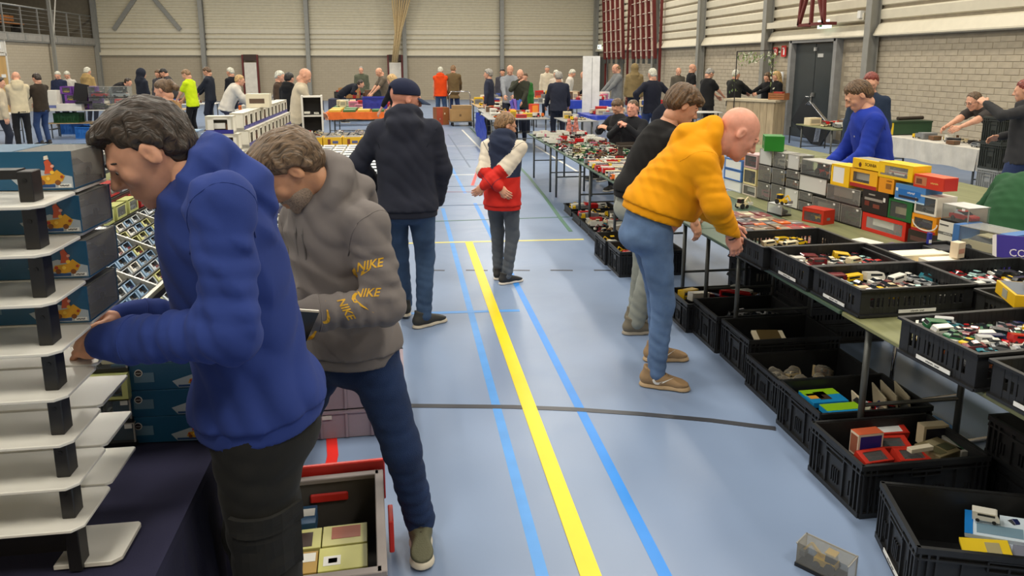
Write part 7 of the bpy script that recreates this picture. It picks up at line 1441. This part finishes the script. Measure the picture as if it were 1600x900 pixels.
MB().tube([(-.45, 0, 0), (-.45, 0, 2.2)], .012).build('post', M_frm, ar); MB().tube([(.42, -.1, 0), (.42, -.1, 2.23)], .012).build('post', M_frm, ar); MB().tube([(-.45, 0, 2.2), (.42, -.1, 2.23)], .012).build('crossbar', M_frm, ar)
lfm = [colmat(c, .6) for c in ((214, 216, 190), (96, 120, 62), (150, 166, 100))]; lm_ = [MB().add([(0, 0, 0), (.035, .02, .006), (.08, 0, 0), (.035, -.02, .006)], [(0, 1, 2, 3)]).mesh('leaf', m) for m in lfm]; r = random.Random(3)
for k in range(150):
    u = r.random(); p = (-.45+.98*u+r.gauss(0, .02), -.1*u+r.gauss(0, .05), 2.2-abs(r.gauss(0, .12))-(.05 if u < .9 else 0)) if k < 110 else ((.42+r.gauss(0, .04), -.1+r.gauss(0, .04), 2.2-r.random()*1.0) if k < 140 else (-.45+r.gauss(0, .06), r.gauss(0, .04), 1.7-r.random()*.5))
    q = link('leaf', r.choice(lm_), ar, p, (r.uniform(-2, 2), r.uniform(-2, 2), r.uniform(0, 6)))
# against the right wall: folded frames, trolley table, white cloth table, crates, easel
fd = empty('folded_table_frame', (9.75, 16.6, 0), .2); tag(fd, 'folded tables with chrome frames leaning by the double door', 'folded table')
for k, (y, z) in enumerate(((0, .0), (.35, .1))): MB().box((.1*k, y, .45+z), (.05, .9, .7), R=Matrix.Rotation(.6, 3, 'X')).build('panel', colmat((40, 42, 44), .5), fd)
for k in range(4): MB().tube([(-.1-.04*k, -.65, .5+.02*k), (-.1-.04*k, .0, .98+.02*k), (-.1-.04*k, .12, .95)], .014, 6).build('tube', M_chrome, fd); MB().tube([(-.1-.04*k, -.3, .45), (-.1-.04*k, -.25, .1)], .012, 6).build('tube', M_chrome, fd)
MB().tube([(-.3, -.7, 0), (-.3, -.7, .5)], .015).build('leg', M_frm, fd); MB().tube([(-.3, .5, 0), (-.3, .5, .4)], .015).build('leg', M_frm, fd)
table('wheeled trestle table of small toys before the door', 7.75, 8.75, 12.6, 13.9, top=M_olive, group=BG); clutter('on the trestle table before the door', 7.8, 8.7, 12.7, 13.8, .742, 16, 61, ('brown', 'cream', 'red', 'grey'))
table('table under a white cloth against the right wall', 7.95, 8.7, 9.3, 11.9, top=M_twhite, group=BG, drop=.3, dropm=M_whiteT); clutter('on the white cloth table', 7.95, 8.65, 9.4, 11.2, .752, 16, 62, ('yellow', 'brown', 'cream', 'grey', 'black'), .85, sc=1.3)
gb = boxroot('ammunition_chest', 'long dark green chest with yellow end on the white cloth', (8.02, 11.35, .757), .05, 'chest'); MB().box((.4, .15, .1), (.8, .3, .2)).build('chest', colmat((38, 70, 44), .5), gb, bevel=.006); MB().box((.03, .15, .1), (.065, .304, .2)).build('end_panel', colmat((220, 190, 40), .5), gb); MB().box((.4, .15, .21), (.8, .32, .025)).build('lid', colmat((34, 62, 40), .5), gb); MB().tube([(.2, .1, .26), (.7, .12, .27)], .03, 8).build('tube', colmat((50, 40, 34), .5), gb)
gl = (150, 152, 150)
for k in range(4): crate(('lowest grey crate of the stack by the dark hoodie', 'second grey crate of the stack by the dark hoodie', 'dark green crate third in the stack by the dark hoodie', 'dark green crate topping the stack by the dark hoodie')[k], 7.34, 8.2, .322*k, .1, .36, .3, .32, m=mat('crate_lightgrey', gl, .5) if k < 2 else mat('crate_darkgreen', (52, 56, 52), .5))
pn = boxroot('white_panel', 'white board leaning on the wall behind the counter', (10.15, 19.5, 0), 0, 'board'); MB().box((0, 0, .85), (.04, .7, 1.7), R=Matrix.Rotation(.06, 3, 'Y')).build('board', M_paper, pn); MB().box((-.02, 0, .02), (.1, .72, .04)).build('ledge', M_leg, pn)
fs_ = boxroot('fire_sign', 'red and white extinguisher sign on the right wall', aX(1225, 80, XR-.02), 0, 'sign'); MB().box((-.006, 0, 0), (.012, .26, .3)).build('plate', colmat((196, 40, 36), .5), fs_); MB().box((-.014, -.02, -.02), (.004, .07, .16)).box((-.014, .02, .08), (.004, .1, .03)).build('pictogram', M_paper, fs_)
hs = boxroot('hose_sign', 'second red and white sign beside the extinguisher sign', aX(1212, 80, XR-.02), 0, 'sign'); MB().box((-.006, 0, 0), (.012, .26, .22)).build('plate', colmat((190, 60, 50), .5), hs); MB().tube([(-.014, .06*math.cos(t), .06*math.sin(t)) for t in [2*PI*i/12 for i in range(13)]], .012, 5).build('pictogram', M_paper, hs)
ex = boxroot('exit_sign', 'lit white and green escape route sign above the double door', (XR-.2, 17.3, 2.86), 0, 'sign'); MB().box((0, 0, 0), (.08, .5, .2)).build('housing', mat('exit_glow', (220, 232, 222), .4, emit=1.5), ex); MB().box((-.042, .1, 0), (.004, .12, .12)).box((-.042, -.1, 0), (.004, .16, .05)).build('pictogram', colmat((40, 130, 80), .5), ex)
ex = boxroot('exit_sign', 'small lit escape sign in the far right corner', (XR-.2, 38.6, 2.75), 0, 'sign'); MB().box((0, 0, 0), (.08, .5, .22)).build('housing', mat('exit_glow'), ex); MB().box((-.042, .0, 0), (.004, .12, .12)).build('pictogram', colmat((40, 130, 80), .5), ex)
# sports gear on the walls
M_dred = mat('gym_darkred', (98, 30, 28), .45); M_woodp = mat('gym_white', (206, 186, 170), .5)
for k, (y0, y1) in enumerate(((33.6, 37.4), (29.2, 32.6))):
    wbk = empty('climbing_frame', (XR-.3, (y0+y1)/2, 2.1)); tag(wbk, ('dark red climbing frame on the right wall, nearer the corner', 'dark red climbing frame on the right wall, beside the khaki coat')[k], 'climbing frame', 'climbing frames'); n = 5; w = (y1-y0)*.86
    for i in range(n):
        y = -w/2+w*i/(n-1); MB().bar((0, y, 0), (-.05, y+.45, 3.6), .13, w2=.09, upv=(0, 1, 0)).build('upright', M_dred, wbk); MB().box((0, y, -.1), (.1, .1, .2)).build('foot', M_leg, wbk)
        if i < n-1: MB().bar((.03, y+w/(n-1)/2, .1), (-.02, y+w/(n-1)/2+.43, 3.5), .12, w2=.02, upv=(0, 1, 0)).build('slat', M_woodp, wbk)
    for j in range(7): MB().tube([(-.03-.007*j, -w/2+.06*j+.02, .35+.5*j), (-.03-.007*j, w/2+.06*j+.02, .35+.5*j)], .018, 6).build('rung', M_woodp, wbk)
    for s in (-1, 1): MB().box((.12, s*(y1-y0)/2*1.0, .6), (.09, .09, 5.4)).build('rail_post', M_dred, wbk)
rb = empty('rope_bundle', (-.1, 39.0, 1.85)); tag(rb, 'bundle of beige climbing ropes gathered at the back wall', 'ropes')
for k in range(8): MB().tube([(-.45+.03*(k % 4)+.02*k, .05*(k % 2), .1), (-.25+.04*k, .04*(k % 3), 1.6), (-.5+.23*k, .05*(k % 3), 5.2)], .045, 6).build('rope', mat('rope_beige', (190, 166, 122), .9, var=.15, vs=20), rb, smooth=True)
for k, x in enumerate((-7.68, -.42)):
    pd = empty('padded_post', (x, 39.75, 0)); tag(pd, ('white padded board in a dark red frame, left on the back wall', 'white padded board in a dark red frame under the ropes')[k], 'pad', 'padded boards'); MB().box((0, 0, 1.0), (.62, .12, 1.9)).build('pad', mat('pad_white', (222, 216, 204), .6), pd, bevel=.02)
    for s in (-1, 1): MB().box((s*.36, 0, 1.17), (.08, .14, 2.34)).build('post', M_dred, pd)
    MB().box((0, 0, 2.2), (.64, .08, .3)).build('head_board', mat('gym_dark', (60, 44, 36), .6), pd)
hb = empty('hoop_frame', (9.5, 16.7, 2.82)); tag(hb, 'dark red hanging basketball frame above the double door', 'frame')
for a, b in (((0, -.55, 0), (0, .55, 0)), ((0, -.55, 0), (0, -.12, 4.2)), ((0, .55, 0), (0, .12, 4.2)), ((0, 0, 0), (0, 0, 4.2)), ((0, -.55, 0), (0, 0, 1.2)), ((0, .55, 0), (0, 0, 1.2)), ((0, -.55, 0), (.3, -.55, 0)), ((0, .55, 0), (.3, .55, 0))): MB().bar(a, b, .07).build('bar', M_dred, hb)
cb = empty('wall_conduit', (XR-.2, 18, 2.95)); tag(cb, 'thin white cable duct along the cladding by the door', 'duct'); MB().box((0, 0, 0), (.05, 4.6, .16)).build('duct', M_clad, cb); MB().box((-.02, -2.2, .05), (.12, .12, .16)).build('junction_box', M_white, cb)
